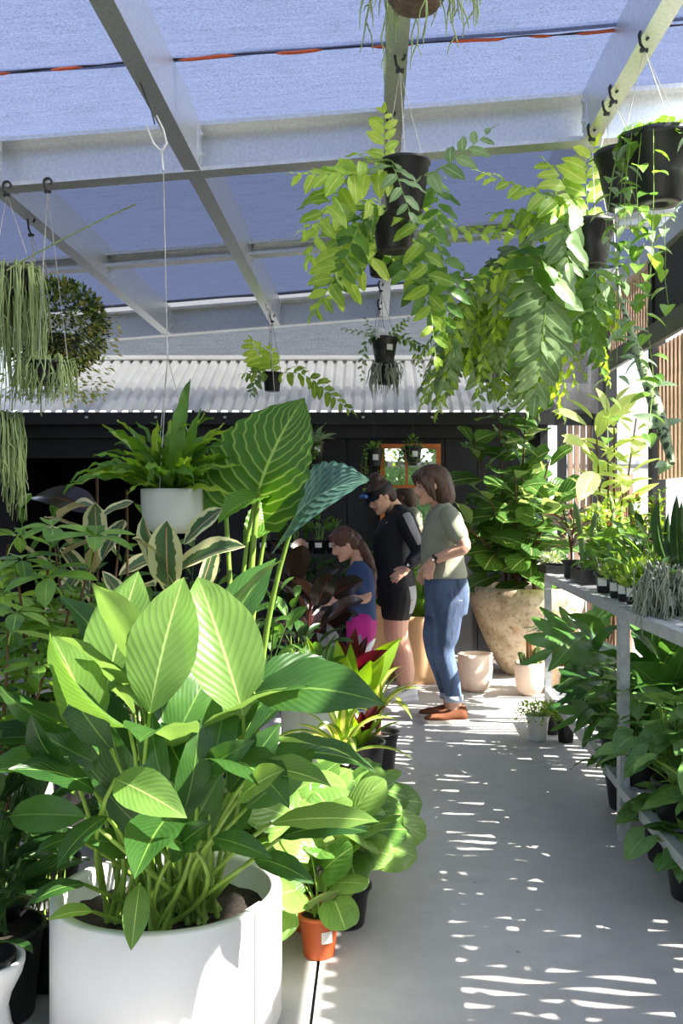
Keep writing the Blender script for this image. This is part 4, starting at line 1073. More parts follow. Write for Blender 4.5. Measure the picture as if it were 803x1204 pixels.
# ---- growth habits
def frond(parent, pts, lv, rs, n=16, ll=.09, taper=True, rr=.003, ang=72, droop=.3, mat='stem', up=None, name='frond', merge=False, tipw=.5, wf=1.):
    """pinnate leaf: a rachis along pts with leaflets on both sides"""
    pts = [Vector(p) for p in pts]
    d = [0]
    for a, b in zip(pts, pts[1:]): d.append(d[-1]+(b-a).length)
    Lt = d[-1]
    def at(s):
        s *= Lt
        for i in range(len(pts)-1):
            if s <= d[i+1] or i == len(pts)-2:
                t = (s-d[i])/max(1e-9, d[i+1]-d[i]); return lerp(pts[i], pts[i+1], t), (pts[i+1]-pts[i]).normalized()
    m = MB(); m.tube(pts, [lerp(rr, rr*.35, i/(len(pts)-1)) for i in range(len(pts))], 5)
    ra = m.build(name, parent, M[mat]) if not merge else None
    items = []
    for i in range(n):
        s = .10 + .9*(i+.5)/n
        p, t = at(s)
        U = Vector(up) if up is not None else Vector((0, 0, 1))
        side = t.cross(U)
        if side.length < .2: side = t.cross(Vector((.5, -1, 0)))
        side.normalize(); nn = side.cross(t)
        f = math.sin(PI*(.16 + .80*s))**.6 if taper else 1
        f = max(f, .25)
        for sd in (-1, 1):
            an = R(ang + rs.uniform(-13, 13) - 22*s); l = ll*f*rs.uniform(.85, 1.12)
            dr = (t*math.cos(an) + side*sd*math.sin(an) - nn*droop*rs.uniform(.3, 1.6) + Vector((0, 0, -.25*droop))).normalized()
            b = p + t*(0 if sd > 0 else Lt/n*.45)
            items.append((rs.choice(lv), b, b+dr*l, nn + Vector((rs.uniform(-.3, .3), rs.uniform(-.3, .3), 0))))
    p, t = at(1.0); items.append((rs.choice(lv), p-t*.005, p + t*ll*tipw, Vector((0, -.3, 1))))
    if not merge:
        for (me, b, e, nr) in items: leaf_to(ra, me, b, e, nr, wf, 'leaflet')
        return ra
    # far fronds: the leaflets are part of one frond mesh
    mt = items[0][0].materials[0]
    for (me, b, e, nr) in items: add_leaf(m, me, b, e, nr, wf)
    return m.build(name, parent, M[mat], mt)
def add_leaf(m, me, base, tip, nrm, wf=1., mi=1):
    base = Vector(base); y = Vector(tip)-base; ln = y.length; y = y/max(ln, 1e-6)
    x = y.cross(Vector(nrm))
    if x.length < 1e-3: x = y.cross(Vector((.3, -1, .2)))
    x.normalize(); z = x.cross(y)
    key = me.name
    if key not in LCACHE:
        vs_ = [v.co.copy() for v in me.vertices]; fs = [tuple(p.vertices) for p in me.polygons]
        uvd = [None]*len(vs_)
        for lp in me.loops: uvd[lp.vertex_index] = tuple(me.uv_layers[0].data[lp.index].uv)
        LCACHE[key] = (vs_, fs, uvd)
    vs_, fs, uvd = LCACHE[key]
    m.add([base + x*(c.x*ln*wf) + y*(c.y*ln) + z*(c.z*ln) for c in vs_], fs, uvd, mi, True)
LCACHE = {}

def arch_pts(base, az, reach, rise, drop, n=8):
    """a stem that rises from base, leans out along az and falls"""
    b = Vector(base); o = Vector((math.cos(az), math.sin(az), 0)); pts = []
    for i in range(n):
        t = i/(n-1)
        pts.append(b + o*(reach*(t**.9)) + Vector((0, 0, rise*math.sin(min(1, t*1.15)*PI*.62) - drop*t**2.2)))
    return pts
def hanging_fern(root, c, rs, nf, lv, reach=(.2, .4), rise=(.05, .25), drop=(.2, .7), n=14, ll=.09, az=None, merge=False, wf=1., rr=.003, mat='stem', ang=62):
    for i in range(nf):
        a = 2*PI*i/nf + rs.uniform(-.35, .35) if az is None else rs.uniform(*az)
        p = arch_pts(c, a, rs.uniform(*reach), rs.uniform(*rise), rs.uniform(*drop))
        frond(root, p, lv if not isinstance(lv[0], list) else rs.choice(lv), rs, n, ll*rs.uniform(.8, 1.15), merge=merge, wf=wf, rr=rr, mat=mat, ang=ang)
def clump(root, c, rs, n, lv, hgt, spread, ll, pr=.004, tilt=(.2, 1.0), mat='stem', rad=.04, az=None, petname='petiole', droop=.55, wf=1., up=1.0, nb=(0, 0, 0)):
    """leaves on their own stalks rising from one crown"""
    c = Vector(c)
    for i in range(n):
        a = i*2.399963 + rs.uniform(-.4, .4) if az is None else rs.uniform(*az)
        k = (i+.5)/n; o = Vector((math.cos(a), math.sin(a), 0))
        h = rs.uniform(*hgt)*(1 - .35*k*up); sp = rs.uniform(*spread)*(.25 + .75*k)
        b = c + o*rad*rs.random(); e = c + o*sp + Vector((0, 0, h))
        mid = b + Vector((0, 0, h*.62)) + o*sp*.22
        l = rs.uniform(*ll); el = lerp(tilt[1], tilt[0], k)
        d = (o*math.cos(el) + Vector((0, 0, math.sin(el) - droop*rs.random()*k)) + Vector((rs.uniform(-.25, .25), rs.uniform(-.25, .25), 0))).normalized()
        lf = leaf_to(root, rs.choice(lv), e, e + d*l, Vector((0, 0, 1)) + o*(-.35) + Vector(nb) + Vector((rs.uniform(-.4, .4), rs.uniform(-.4, .4), 0)), wf*rs.uniform(.85, 1.12))
        if pr: stalk(lf, bez(b, mid, e, 6), pr*1.3, pr*.7, mat, 5, petname)
def leafy_stem(root, pts, rs, n, lv, ll, el=(.1, .7), mat='stem_brown', r=(.008, .004), start=.2, wf=1., pet=.02, az0=None, turn=2.4, nrm_jit=.3, droop=0, nb=(.12, -.35, 0)):
    """upright stem with leaves set spirally along it"""
    pts = [Vector(p) for p in pts]
    m = MB(); m.tube(pts, [lerp(r[0], r[1], i/(len(pts)-1)) for i in range(len(pts))], 6); st = m.build('stem', root, M[mat])
    a = rs.uniform(0, 6.28) if az0 is None else az0
    for i in range(n):
        s = start + (1-start)*(i+.5)/n; f = s*(len(pts)-1); k = min(len(pts)-2, int(f)); p = lerp(pts[k], pts[k+1], f-k)
        a += turn + rs.uniform(-.3, .3); o = Vector((math.cos(a), math.sin(a), 0)); e = rs.uniform(*el) + .35*(s-.5)
        d = (o*math.cos(e) + Vector((0, 0, math.sin(e)-droop*rs.random()))).normalized(); b = p + d*pet; l = rs.uniform(*ll)*(1 - .25*max(0, s-.8)/.2)
        leaf_to(root, rs.choice(lv), b, b+d*l, Vector((0, 0, 1)) - o*.3 + Vector(nb) + Vector((rs.uniform(-nrm_jit, nrm_jit), rs.uniform(-nrm_jit, nrm_jit), 0)), wf*rs.uniform(.85, 1.12))
    return st
def whorl_stem(root, pts, rs, tiers, per, lv, ll, mat='stem_brown', r=(.006, .004), pet=.12, start=.3):
    """umbrella plant: stalks that each end in a wheel of leaflets"""
    pts = [Vector(p) for p in pts]
    m = MB(); m.tube(pts, [lerp(r[0], r[1], i/(len(pts)-1)) for i in range(len(pts))], 6); m.build('stem', root, M[mat])
    a = rs.uniform(0, 6.28)
    for i in range(tiers):
        s = start + (1-start)*(i+.5)/tiers; f = s*(len(pts)-1); k = min(len(pts)-2, int(f)); p = lerp(pts[k], pts[k+1], f-k)
        a += 2.4 + rs.uniform(-.3, .3); o = Vector((math.cos(a), math.sin(a), .55+.5*s)).normalized()
        q = p + o*pet*rs.uniform(.8, 1.25)
        pe = stalk(root, [p, lerp(p, q, .5)+Vector((0, 0, .01)), q], .0028, .002, 'stem', 5, 'petiole')
        ax = (o*.5 + Vector((0, 0, 1))).normalized(); u = ax.cross(Vector((.2, 1, .1))).normalized(); w = ax.cross(u)
        for j in range(per):
            b = 2*PI*j/per + rs.uniform(-.15, .15); d = (u*math.cos(b) + w*math.sin(b) - ax*rs.uniform(.05, .4)).normalized()
            leaf_to(pe, rs.choice(lv), q + d*.012, q + d*(.012 + rs.uniform(*ll)), ax, 1., 'leaflet')
def trail(root, pts, rs, n, lv, ll, r=.0018, mat='stem', name='vine', hang=.7, wf=1.):
    """hanging vine with leaves along it"""
    v = stalk(root, pts, r, r*.7, mat, 4, name); pts = [Vector(p) for p in pts]
    for i in range(n):
        f = (i+.6)/n*(len(pts)-1); k = min(len(pts)-2, int(f)); p = lerp(pts[k], pts[k+1], f-k)
        a = rs.uniform(0, 6.28); d = Vector((math.cos(a)*.8, math.sin(a)*.8, -hang*rs.uniform(.3, 1.4))).normalized(); b = p + Vector((math.cos(a), math.sin(a), .3))*.012
        leaf_to(v, rs.choice(lv), b, b + d*rs.uniform(*ll), Vector((math.cos(a), math.sin(a)-.4, .6)), wf)
    return v
def string_mass(root, c, rs, n, r, length, rad=.0022, mat='string', spread=.06, name='strings', fork=0, rise=.04):
    """mop of thin hanging stems; too many and too thin to count"""
    m = MB(); c = Vector(c)
    for i in range(n):
        a = rs.uniform(0, 6.28); q = math.sqrt(rs.random()); o = Vector((math.cos(a), math.sin(a), 0)); L_ = rs.uniform(*length)*(.55 + .45*q)
        b = c + o*r*q*.6; t = c + o*(r*q + spread*rs.random()) + Vector((0, 0, rise*rs.random()))
        pts = [b, t] ; x = t.copy()
        for k in range(5):
            x = x + Vector((rs.uniform(-.012, .012), rs.uniform(-.012, .012), -L_/5)) + o*.008*(4-k)/4; pts.append(x.copy())
        m.tube(pts, [rad]*5 + [rad*.8, rad*.5], 3, cap=False)
        for f_ in range(fork):
            k = rs.randint(2, 5); z = pts[k]; e = Vector((rs.uniform(-.03, .03), rs.uniform(-.03, .03), -rs.uniform(.03, .09)))
            m.tube([z, z + e*.5 + Vector((e.x*.3, e.y*.3, 0)), z+e], [rad, rad*.8, rad*.4], 3, cap=False)
    return tag(m.build(name, root, LM[mat]), kind='stuff')
def tiny_foliage(root, fn, rs, n, ll, mats, name='foliage', nrm=None):
    """leaves too small to pick apart, as one mesh; fn(rs) -> (point, outward direction)"""
    m = MB()
    for i in range(n):
        p, o = fn(rs); d = (Vector(o) + Vector((rs.uniform(-.7, .7), rs.uniform(-.7, .7), rs.uniform(-.7, .7)))).normalized(); l = rs.uniform(*ll)
        x = d.cross(Vector((rs.uniform(-1, 1), rs.uniform(-1, 1), 1)))
        if x.length < .01: continue
        x.normalize(); w = l*.25; q = p + d*l*.45
        m.add([p, q - x*w, p + d*l, q + x*w], [(0, 1, 2, 3)], [(.5, 0), (0, .5), (.5, 1), (1, .5)], rs.randrange(len(mats)))
    return tag(m.build(name, root, *[LM[k] for k in mats]), kind='stuff')
def cactus(root, b, h, r, mat='cactus', ribs=6, rs=rnd, lean=(0, 0), spines=True, name='stem'):
    b = Vector(b); m = MB(); n = ribs*4; L_ = 9; vs_ = []; fc = []
    for i in range(L_):
        t = i/(L_-1); rr = r*(1 - .15*abs(2*t-1))*(math.sqrt(max(0, 1-((t-.88)/.12)**2)) if t > .88 else 1)*(1+.08*math.sin(t*9))
        c = b + Vector((lean[0]*t*t, lean[1]*t*t, h*t))
        for k in range(n):
            a = 2*PI*k/n; q = max(.0005, rr*(1 + .22*math.cos(a*ribs))); vs_.append(c + Vector((math.cos(a)*q, math.sin(a)*q, 0)))
    for i in range(L_-1):
        for k in range(n): k2 = (k+1) % n; fc.append((i*n+k, i*n+k2, (i+1)*n+k2, (i+1)*n+k))
    m.add(vs_, fc, None, 0, True); fc2 = tuple((L_-1)*n+k for k in range(n)); m.f.append(list(fc2)); m.mi.append(0); m.sm.append(True); m.uv.append([(0, 0)]*n)
    if spines:
        for i in range(2, 22):
            t = i/23; c = b + Vector((lean[0]*t*t, lean[1]*t*t, h*t))
            for k in range(ribs):
                a = 2*PI*k/ribs; o = Vector((math.cos(a), math.sin(a), .25)); p = c + o*r*1.1; s_ = Vector((-math.sin(a), math.cos(a), 0))*.0012
                m.add([p-s_, p+s_, p+o*r*.45], [(0, 1, 2)], None, 1)
    return m.build(name, root, LM[mat], LM['spine'])
# ================================================================== LEFT SIDE
# ---- big white planter with the peace lily
LC = Vector((-.534, 2.58, 0))
t = thing('peace_lily', 'large peace lily in a round white planter nearest the camera', 'potted plant', LC)
m = MB(); RP, HP = .293, .352
m.lathe([(.2, .003), (RP-.03, 0), (RP-.012, .008), (RP, .03), (RP, HP-.004), (RP-.004, HP), (RP-.026, HP), (RP-.03, HP-.01), (RP-.03, .26), (0, .26)], 72, 0, LC)
pl = m.build('planter', t, M['planter_white'])
# folded sheet edge at the right of the planter
a = R(-28); m = MB(); mm = Matrix.Translation(LC) @ Matrix.Rotation(a, 4, 'Z')
m.box(RP-.03, RP+.010, -.030, .030, .0, HP+.003, m=mm); m.build('seam_strip', pl, M['planter_white'])
m = MB(); nn = 40; vs_ = [LC + Vector((0, 0, .285))]; fc = []
for k, rr in enumerate((.09, .18, RP-.028)):
    for i in range(nn):
        an = 2*PI*i/nn; vs_.append(LC + Vector((math.cos(an)*rr, math.sin(an)*rr, .275 + .02*noise.noise(Vector((math.cos(an)*rr*14, math.sin(an)*rr*14, 3))))))
for i in range(nn):
    j = (i+1) % nn; fc.append((0, 1+i, 1+j))
    for k in range(2): fc.append((1+k*nn+i, 1+(k+1)*nn+i, 1+(k+1)*nn+j, 1+k*nn+j))
m.add(vs_, fc, None, 0, True); m.build('soil', t, M['soil'])
rs = random.Random(5)
CROWN = [LC + Vector((-.10, -.03, .28)), LC + Vector((.08, .0, .28)), LC + Vector((-.02, .08, .28)), LC + Vector((.02, -.10, .28))]
def lily(bu, bv, Yb, tu, tv, Yt, lv, nrm, wf=1., crown=None, k=None):
    b, e = P(bu, bv, Yb), P(tu, tv, Yt)
    me = LV[lv][rs.randrange(len(LV[lv])) if k is None else k]
    lf = leaf_to(t, me, b, e, nrm, wf)
    c = CROWN[rs.randrange(4)] if crown is None else CROWN[crown]
    c = c + Vector((rs.uniform(-.05, .05), rs.uniform(-.05, .05), 0))
    d = (e-b).normalized(); mid = b - d*.16; mid.z = min(mid.z, b.z-.1)
    mid = Vector((lerp(c.x, mid.x, .75), lerp(c.y, mid.y, .75), lerp(c.z, mid.z, .75)))
    stalk(lf, bez(c, mid, b, 8), .0075, .0045, 'stem', 7, 'petiole')
FR = (0, -1, .25)
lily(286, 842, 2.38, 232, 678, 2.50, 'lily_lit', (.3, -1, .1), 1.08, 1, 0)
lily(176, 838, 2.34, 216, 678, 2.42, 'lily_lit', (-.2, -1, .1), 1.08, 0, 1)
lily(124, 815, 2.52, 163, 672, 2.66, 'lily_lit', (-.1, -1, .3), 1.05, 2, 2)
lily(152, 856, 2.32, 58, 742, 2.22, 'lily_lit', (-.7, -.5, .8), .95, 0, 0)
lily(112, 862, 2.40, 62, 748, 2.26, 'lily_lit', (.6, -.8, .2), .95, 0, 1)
lily(108, 856, 2.40, -6, 800, 2.25, 'lily', (-.2, -.6, -.8), .85, 0)
lily(300, 815, 2.38, 452, 828, 2.28, 'lily', (.0, -.75, .8), 1.25, 1, 0)
lily(292, 806, 2.48, 420, 806, 2.60, 'lily', (.0, -.6, .8), 1.25, 1, 1)
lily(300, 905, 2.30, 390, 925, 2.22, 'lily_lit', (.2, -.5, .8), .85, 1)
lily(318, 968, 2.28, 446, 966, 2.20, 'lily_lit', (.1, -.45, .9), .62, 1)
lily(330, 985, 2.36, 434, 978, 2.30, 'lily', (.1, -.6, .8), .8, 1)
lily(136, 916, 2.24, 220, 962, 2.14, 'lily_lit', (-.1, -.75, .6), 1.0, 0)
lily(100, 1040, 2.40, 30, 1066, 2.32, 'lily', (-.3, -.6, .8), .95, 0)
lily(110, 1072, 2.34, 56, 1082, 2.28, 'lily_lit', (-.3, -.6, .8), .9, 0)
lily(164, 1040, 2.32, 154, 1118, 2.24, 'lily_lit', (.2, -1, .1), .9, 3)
lily(214, 962, 2.34, 234, 846, 2.36, 'lily', (.5, -1, .1), .95, 1)
lily(196, 930, 2.36, 180, 838, 2.42, 'lily', (-.3, -1, .2), 1.0, 1)
lily(84, 905, 2.36, 36, 838, 2.24, 'lily', (-.3, -.8, .6), 1.0, 0)
lily(110, 930, 2.34, 10, 905, 2.20, 'lily', (-.3, -.7, .7), 1.1, 0)
lily(126, 960, 2.32, 66, 1022, 2.22, 'lily', (-.4, -.8, .6), 1.0, 0)
lily(240, 905, 2.36, 300, 870, 2.30, 'lily', (.3, -.9, .4), 1.0, 1)
lily(250, 985, 2.26, 320, 1010, 2.18, 'lily', (.2, -.7, .7), .9, 1)
lily(260, 880, 2.50, 300, 770, 2.62, 'lily', (.2, -1, .2), 1.0, 1)
lily(200, 880, 2.50, 250, 780, 2.62, 'lily', (.2, -1, .2), 1.2, 2)
lily(160, 900, 2.46, 110, 800, 2.55, 'lily', (-.2, -1, .2), 1.1, 2)
lily(230, 1000, 2.28, 160, 985, 2.20, 'lily', (-.1, -.7, .7), .9, 3)
lily(280, 940, 2.24, 335, 905, 2.12, 'lily_lit', (.2, -.7, .7), .9, 1)
lily(300, 1010, 2.30, 370, 1040, 2.22, 'lily', (.2, -.7, .7), .95, 1)
lily(200, 1010, 2.30, 250, 965, 2.20, 'lily', (.2, -.7, .6), .9, 3)
for (bu, bv, tu, tv, w) in ((120, 900, 30, 850, 1.1), (130, 880, 70, 790, 1.0), (100, 960, 10, 960, 1.0), (140, 940, 90, 880, 1.0), (170, 950, 130, 850, 1.1), (230, 930, 190, 850, 1.1), (250, 910, 270, 810, 1.1), (270, 930, 330, 850, 1.1), (290, 950, 370, 880, 1.0), (180, 985, 120, 925, 1.0), (215, 985, 262, 905, 1.0), (250, 1000, 300, 935, 1.0), (90, 985, 40, 1005, 1.0), (150, 1000, 95, 985, 1.0)):
    lily(bu, bv, 2.40 + rs.uniform(-.08, .1), tu, tv, 2.36 + rs.uniform(-.12, .14), 'lily', (.3*(tu-bu)/60 + rs.uniform(-.3, .3), -.85, .5), w)
clump(t, LC + Vector((0, .02, .28)), rs, 20, LV['lily'], (.40, .72), (.16, .40), (.30, .44), .006, (-.1, 1.1), 'stem', .13)

# ---- alocasia behind it
AC = Vector((-.52, 3.95, 0))
t = thing('elephant_ear', 'tall elephant ear plant with two huge scalloped leaves behind the peace lily', 'potted plant', AC)
pot(t, AC, .17, .30, 'plastic_black')
al1 = leaf_mesh('elephant_ear_leaf', LM['alocasia'], PR['heart'], width=1.05, n=54, k=6, fold=.30, arch=.5, back=.36, wave=.002, wfreq=9, scallop=.035, sfreq=9)
al2 = leaf_mesh('elephant_ear_leaf', LM['alocasia_blue'], PR['heart'], width=.90, n=54, k=6, fold=.12, arch=.7, back=.3, wave=.006, wfreq=9, scallop=.035, sfreq=9)
al3 = leaf_mesh('elephant_ear_leaf', LM['alocasia'], PR['heart'], width=.7, n=40, k=5, fold=.3, arch=.6, back=.3, wave=.012, wfreq=8, scallop=.03, sfreq=8)
def aloc(me, b, e, nrm, foot, mid, wf=1., r=.013):
    lf = leaf_to(t, me, b, e, nrm, wf); stalk(lf, bez(foot, mid, b, 10), r*1.5, r*.75, 'stem', 8, 'petiole')
ft = AC + Vector((0, 0, .27))
aloc(al1, P(305, 574, 3.90), P(358, 468, 3.98), (-.6, -1, .15), ft + Vector((.02, 0, 0)), P(284, 740, 3.9), 1.28)
aloc(al2, P(348, 606, 3.72), P(435, 564, 3.46), (.05, -.95, .75), ft + Vector((.05, -.02, 0)), P(300, 740, 3.8), 1.02, .010)
aloc(al3, P(300, 586, 3.86), P(256, 616, 3.72), (-.3, -.7, .8), ft, P(270, 720, 3.9), 1.1, .009)
aloc(al3, P(262, 545, 4.1), P(246, 610, 4.0), (-.6, -.8, .3), ft + Vector((-.02, .03, 0)), P(272, 700, 4.1), 1.3, .010)
aloc(al3, P(316, 606, 4.0), P(286, 640, 3.9), (.2, -.8, .6), ft + Vector((0, .03, 0)), P(290, 730, 4.05), 1.2, .009)

# ---- variegated rubber plants
def rubber(name, label, c, potr, poth, stems, lv, ll, n, seed, mat='stem_brown', el=(.1, .9), potmat='plastic_black', cat='potted plant', group=None):
    t = thing(name, label, cat, c, group); rs = random.Random(seed); pot(t, c, potr, poth, potmat)
    for (e, nn) in stems:
        b = Vector(c) + Vector((rs.uniform(-.03, .03), rs.uniform(-.03, .03), poth*.9)); e = Vector(e)
        mid = lerp(b, e, .5) + Vector((rs.uniform(-.04, .04), rs.uniform(-.04, .04), 0))
        leafy_stem(t, bez(b, mid, e, 8), rs, nn, LV[lv], ll, el, mat, (.009, .005), .25)
    return t
t = rubber('variegated_rubber_plant', 'cream and green variegated rubber plant right under the white hanging pot', (-.78, 3.62, 0), .15, .28, [(P(200, 668, 3.62), 9), (P(150, 690, 3.7), 7)], 'rubber_var', (.19, .26), 0, 21)
leaf_to(t, LV['rubber_var'][0], P(198, 690, 3.6), P(196, 612, 3.5), (0, -1, .1), 1.15)
leaf_to(t, LV['rubber_var'][1], P(206, 690, 3.6), P(168, 606, 3.55), (-.7, -.6, .4), .8)
leaf_to(t, LV['rubber_var'][2], P(212, 672, 3.6), P(288, 642, 3.45), (.1, -.8, .6), .75)
leaf_to(t, LV['rubber_var'][3], P(216, 640, 3.6), P(262, 598, 3.55), (-.5, -.8, .5), .9)
leaf_to(t, LV['rubber_var'][0], P(232, 700, 3.6), P(252, 640, 3.6), (.6, -.8, .2), .8)
t = rubber('variegated_rubber_plant', 'variegated rubber plant at far left with pale cream leaf undersides', (-1.24, 4.3, 0), .16, .30, [(P(112, 600, 4.3), 10), (P(62, 620, 4.35), 8), (P(140, 640, 4.4), 7)], 'rubber_var', (.20, .28), 0, 22)
leaf_to(t, LV['rubber_var'][1], P(116, 642, 4.2), P(112, 590, 4.1), (0, -1, .1), 1.15)
leaf_to(t, LV['rubber_var'][2], P(70, 612, 4.3), P(112, 596, 4.1), (0, -.5, .9), .6)
leaf_to(t, LV['rubber_dark'][2], P(40, 584, 4.5), P(112, 604, 4.3), (-.2, -.4, .9), .9)
leaf_to(t, LV['rubber_var'][0], P(82, 640, 4.2), P(48, 622, 4.0), (0, -.6, .8), .9)
leaf_to(t, LV['rubber_var'][3], P(146, 612, 4.3), P(120, 660, 4.1), (-.2, -.9, .3), .8)
for (u, v0, v1) in ((115, 700, 552), (150, 700, 576)):
    stalk(t, [P(u, v0, 4.35), P(u-1, v1, 4.35)], .006, .006, 'stem_brown', 6, 'stake')

# ---- umbrella plants at left
def umbrella(label, c, tops, seed, lv='umbrella', ll=(.09, .15), tiers=7, per=6, pr=.14, ph=.26):
    t = thing('umbrella_plant', label, 'potted plant', c, 'umbrella plants at the left'); rs = random.Random(seed); pot(t, c, pr, ph, 'plastic_black')
    for e in tops:
        b = Vector(c) + Vector((rs.uniform(-.04, .04), rs.uniform(-.04, .04), ph*.9)); e = Vector(e)
        whorl_stem(t, bez(b, lerp(b, e, .5) + Vector((rs.uniform(-.06, .06), rs.uniform(-.06, .06), 0)), e, 8), rs, tiers, per, LV[lv], ll)
    return t
umbrella('bright umbrella plant at far left just behind the peace lily', (-1.05, 3.05, 0), [P(60, 640, 3.05), P(110, 650, 3.0), P(20, 668, 3.0), P(84, 700, 2.95)], 31)
umbrella('umbrella plant cut by the left edge of the picture', (-1.42, 3.45, 0), [P(10, 640, 3.4), P(-20, 690, 3.3), P(40, 720, 3.3)], 32)
umbrella('small umbrella plant low at the left beside the black pots', (-1.10, 2.75, 0), [P(10, 740, 2.7), P(60, 760, 2.7)], 33, ll=(.08, .12), tiers=6)

# ---- shady shrubs that fill the left bench side
def shrub(name, label, c, tops, seed, lv, ll, n, potr=.12, poth=.22, mat='stem_dark', el=(-.1, .7), group='leafy shrubs in black pots', potmat='plastic_black', wf=1.):
    t = thing(name, label, 'potted plant', c, group); rs = random.Random(seed); pot(t, c, potr, poth, potmat)
    for e in tops:
        b = Vector(c) + Vector((rs.uniform(-.04, .04), rs.uniform(-.04, .04), poth*.88)); e = Vector(e)
        leafy_stem(t, bez(b, lerp(b, e, .5) + Vector((rs.uniform(-.06, .06), rs.uniform(-.06, .06), 0)), e, 8), rs, n, LV[lv], ll, el, mat, (.006, .003), .15, wf, .015)
    return t
shrub('leafy_shrub', 'dark leafy shrub in a black pot left of the white planter', (-.98, 2.62, 0), [P(30, 880, 2.6), P(-10, 900, 2.55), P(64, 900, 2.6), P(10, 960, 2.5)], 41, 'dark', (.12, .18), 12, .105, .24)
shrub('leafy_shrub', 'dark leafy shrub at the far left edge near the floor', (-1.22, 2.95, 0), [P(0, 820, 2.9), P(-30, 860, 2.85), P(30, 800, 2.9)], 42, 'dark', (.12, .18), 12)
shrub('leafy_shrub', 'bushy mid green shrub between the elephant ear and the dark rubber plant', (-.62, 4.6, 0), [P(300, 680, 4.6), P(330, 690, 4.5), P(285, 720, 4.5), P(322, 736, 4.4), P(350, 700, 4.6)], 43, 'mid', (.10, .15), 14)
shrub('leafy_shrub', 'green shrub hidden behind the peace lily at mid left', (-.72, 3.15, 0), [P(150, 760, 3.1), P(100, 760, 3.1), P(200, 770, 3.1), P(230, 730, 3.15)], 44, 'dark', (.12, .18), 13)
shrub('leafy_shrub', 'broad leaved green shrub under the variegated rubber plants', (-1.0, 3.9, 0), [P(140, 680, 3.9), P(90, 690, 3.9), P(180, 700, 3.85), P(40, 700, 3.8)], 45, 'mid', (.12, .18), 13)
shrub('leafy_shrub', 'green shrub between the far variegated rubber plant and the shed doorway', (-1.55, 5.2, 0), [P(60, 600, 5.2), P(100, 625, 5.2), P(20, 590, 5.2), P(150, 640, 5.1)], 46, 'mid', (.12, .18), 12)
shrub('leafy_shrub', 'green shrub behind the white hanging pot', (-1.0, 5.4, 0), [P(230, 600, 5.4), P(200, 620, 5.3), P(262, 640, 5.3), P(170, 600, 5.3)], 47, 'mid', (.11, .16), 12)

# ---- white vase at the bottom left corner
t = thing('white_vase', 'footed white ceramic planter at the bottom left corner', 'planter', P(-12, 1180, 2.45) * 1)
vb = Vector(((-20-VU)/F*2.42, 2.42, 0)); t.location = vb; WM[t.name] = Matrix.Translation(vb)
m = MB(); m.lathe([(.05, .0), (.085, .0), (.09, .02), (.066, .07), (.058, .12), (.068, .16), (.090, .20), (.098, .228), (.098, .24), (.086, .24), (.08, .22), (0, .2)], 32, 0, vb, flute=lambda a, z: (.03*math.cos(a*10) if z < .17 else 0))
m.build('body', t, M['plastic_white'])
m = MB(); m.lathe([(.075, .225), (.078, .25), (.072, .25), (.068, .23), (0, .228)], 24, 0, vb); m.build('inner_pot', t, M['plastic_black'])
clump(t, vb + Vector((0, 0, .23)), random.Random(2), 7, LV['dark'], (.05, .10), (.03, .07), (.08, .12), .003)
# ---- empty black nursery pots on the floor at left
for (x, y, r, h, lab) in ((-.905, 2.80, .09, .2, 'black nursery pot standing just left of the white planter'), (-1.10, 2.42, .10, .22, 'black nursery pot behind the white ceramic planter at the left edge')):
    t = thing('nursery_pot', lab, 'pot', (x, y, 0), 'black nursery pots on the floor at left'); pot(t, (x, y, 0), r, h, 'plastic_black'); clump(t, (x, y, h*.9), random.Random(int(y*100)), 9, LV['dark'], (.08, .2), (.05, .14), (.12, .18), .003)

# ---- dark burgundy rubber plant in front of the girl
t = rubber('burgundy_rubber_plant', 'dark burgundy rubber plant with near black leaves in front of the girl', (-.36, 5.35, 0), .15, .28, [(P(346, 650, 5.3), 9), (P(366, 690, 5.2), 9), (P(332, 672, 5.3), 8), (P(365, 700, 5.2), 8)], 'rubber_dark', (.20, .27), 0, 51, 'stem_red')
leaf_to(t, LV['rubber_dark'][0], P(372, 712, 5.1), P(388, 672, 5.0), (.1, -1, .1), 1.1)
leaf_to(t, LV['rubber_dark'][1], P(392, 700, 5.1), P(428, 682, 5.0), (.1, -.9, .4), 1.1)
leaf_to(t, LV['rubber_dark'][2], P(376, 735, 5.0), P(428, 706, 4.9), (.1, -.6, .8), .9)
leaf_to(t, LV['rubber_dark'][3], P(380, 740, 5.0), P(414, 722, 4.9), (.1, -.8, .6), 1.0)

# ---- snake plants / small upright plants below
def spiky(name, label, c, seed, n, lv, ll, el, potr, poth, potmat='plastic_black', stem=0, cat='potted plant', group=None, nrmo=-.3, wf=1., tagp=True):
    t = thing(name, label, cat, c, group); rs = random.Random(seed); c = Vector(c); pot(t, c, potr, poth, potmat); b0 = c + Vector((0, 0, poth*.9))
    if stem: stalk(t, [b0, b0 + Vector((.005, 0, stem))], .014, .012, 'stem_brown', 8, 'trunk')
    for i in range(n):
        k = (i+.5)/n; a = i*2.399963 + rs.uniform(-.2, .2); o = Vector((math.cos(a), math.sin(a), 0)); e = lerp(el[1], el[0], k) + rs.uniform(-.12, .12)
        b = b0 + Vector((0, 0, stem*lerp(1, .8, k))) + o*.012; l = rs.uniform(*ll)*lerp(.8, 1, k)
        d = o*math.cos(e) + Vector((0, 0, math.sin(e)))
        leaf_to(t, rs.choice(LV[lv] if isinstance(lv, str) else LV[lv[0 if k < .45 else 1]]), b, b+d*l, Vector((0, 0, 1)) + o*nrmo, wf)
    return t
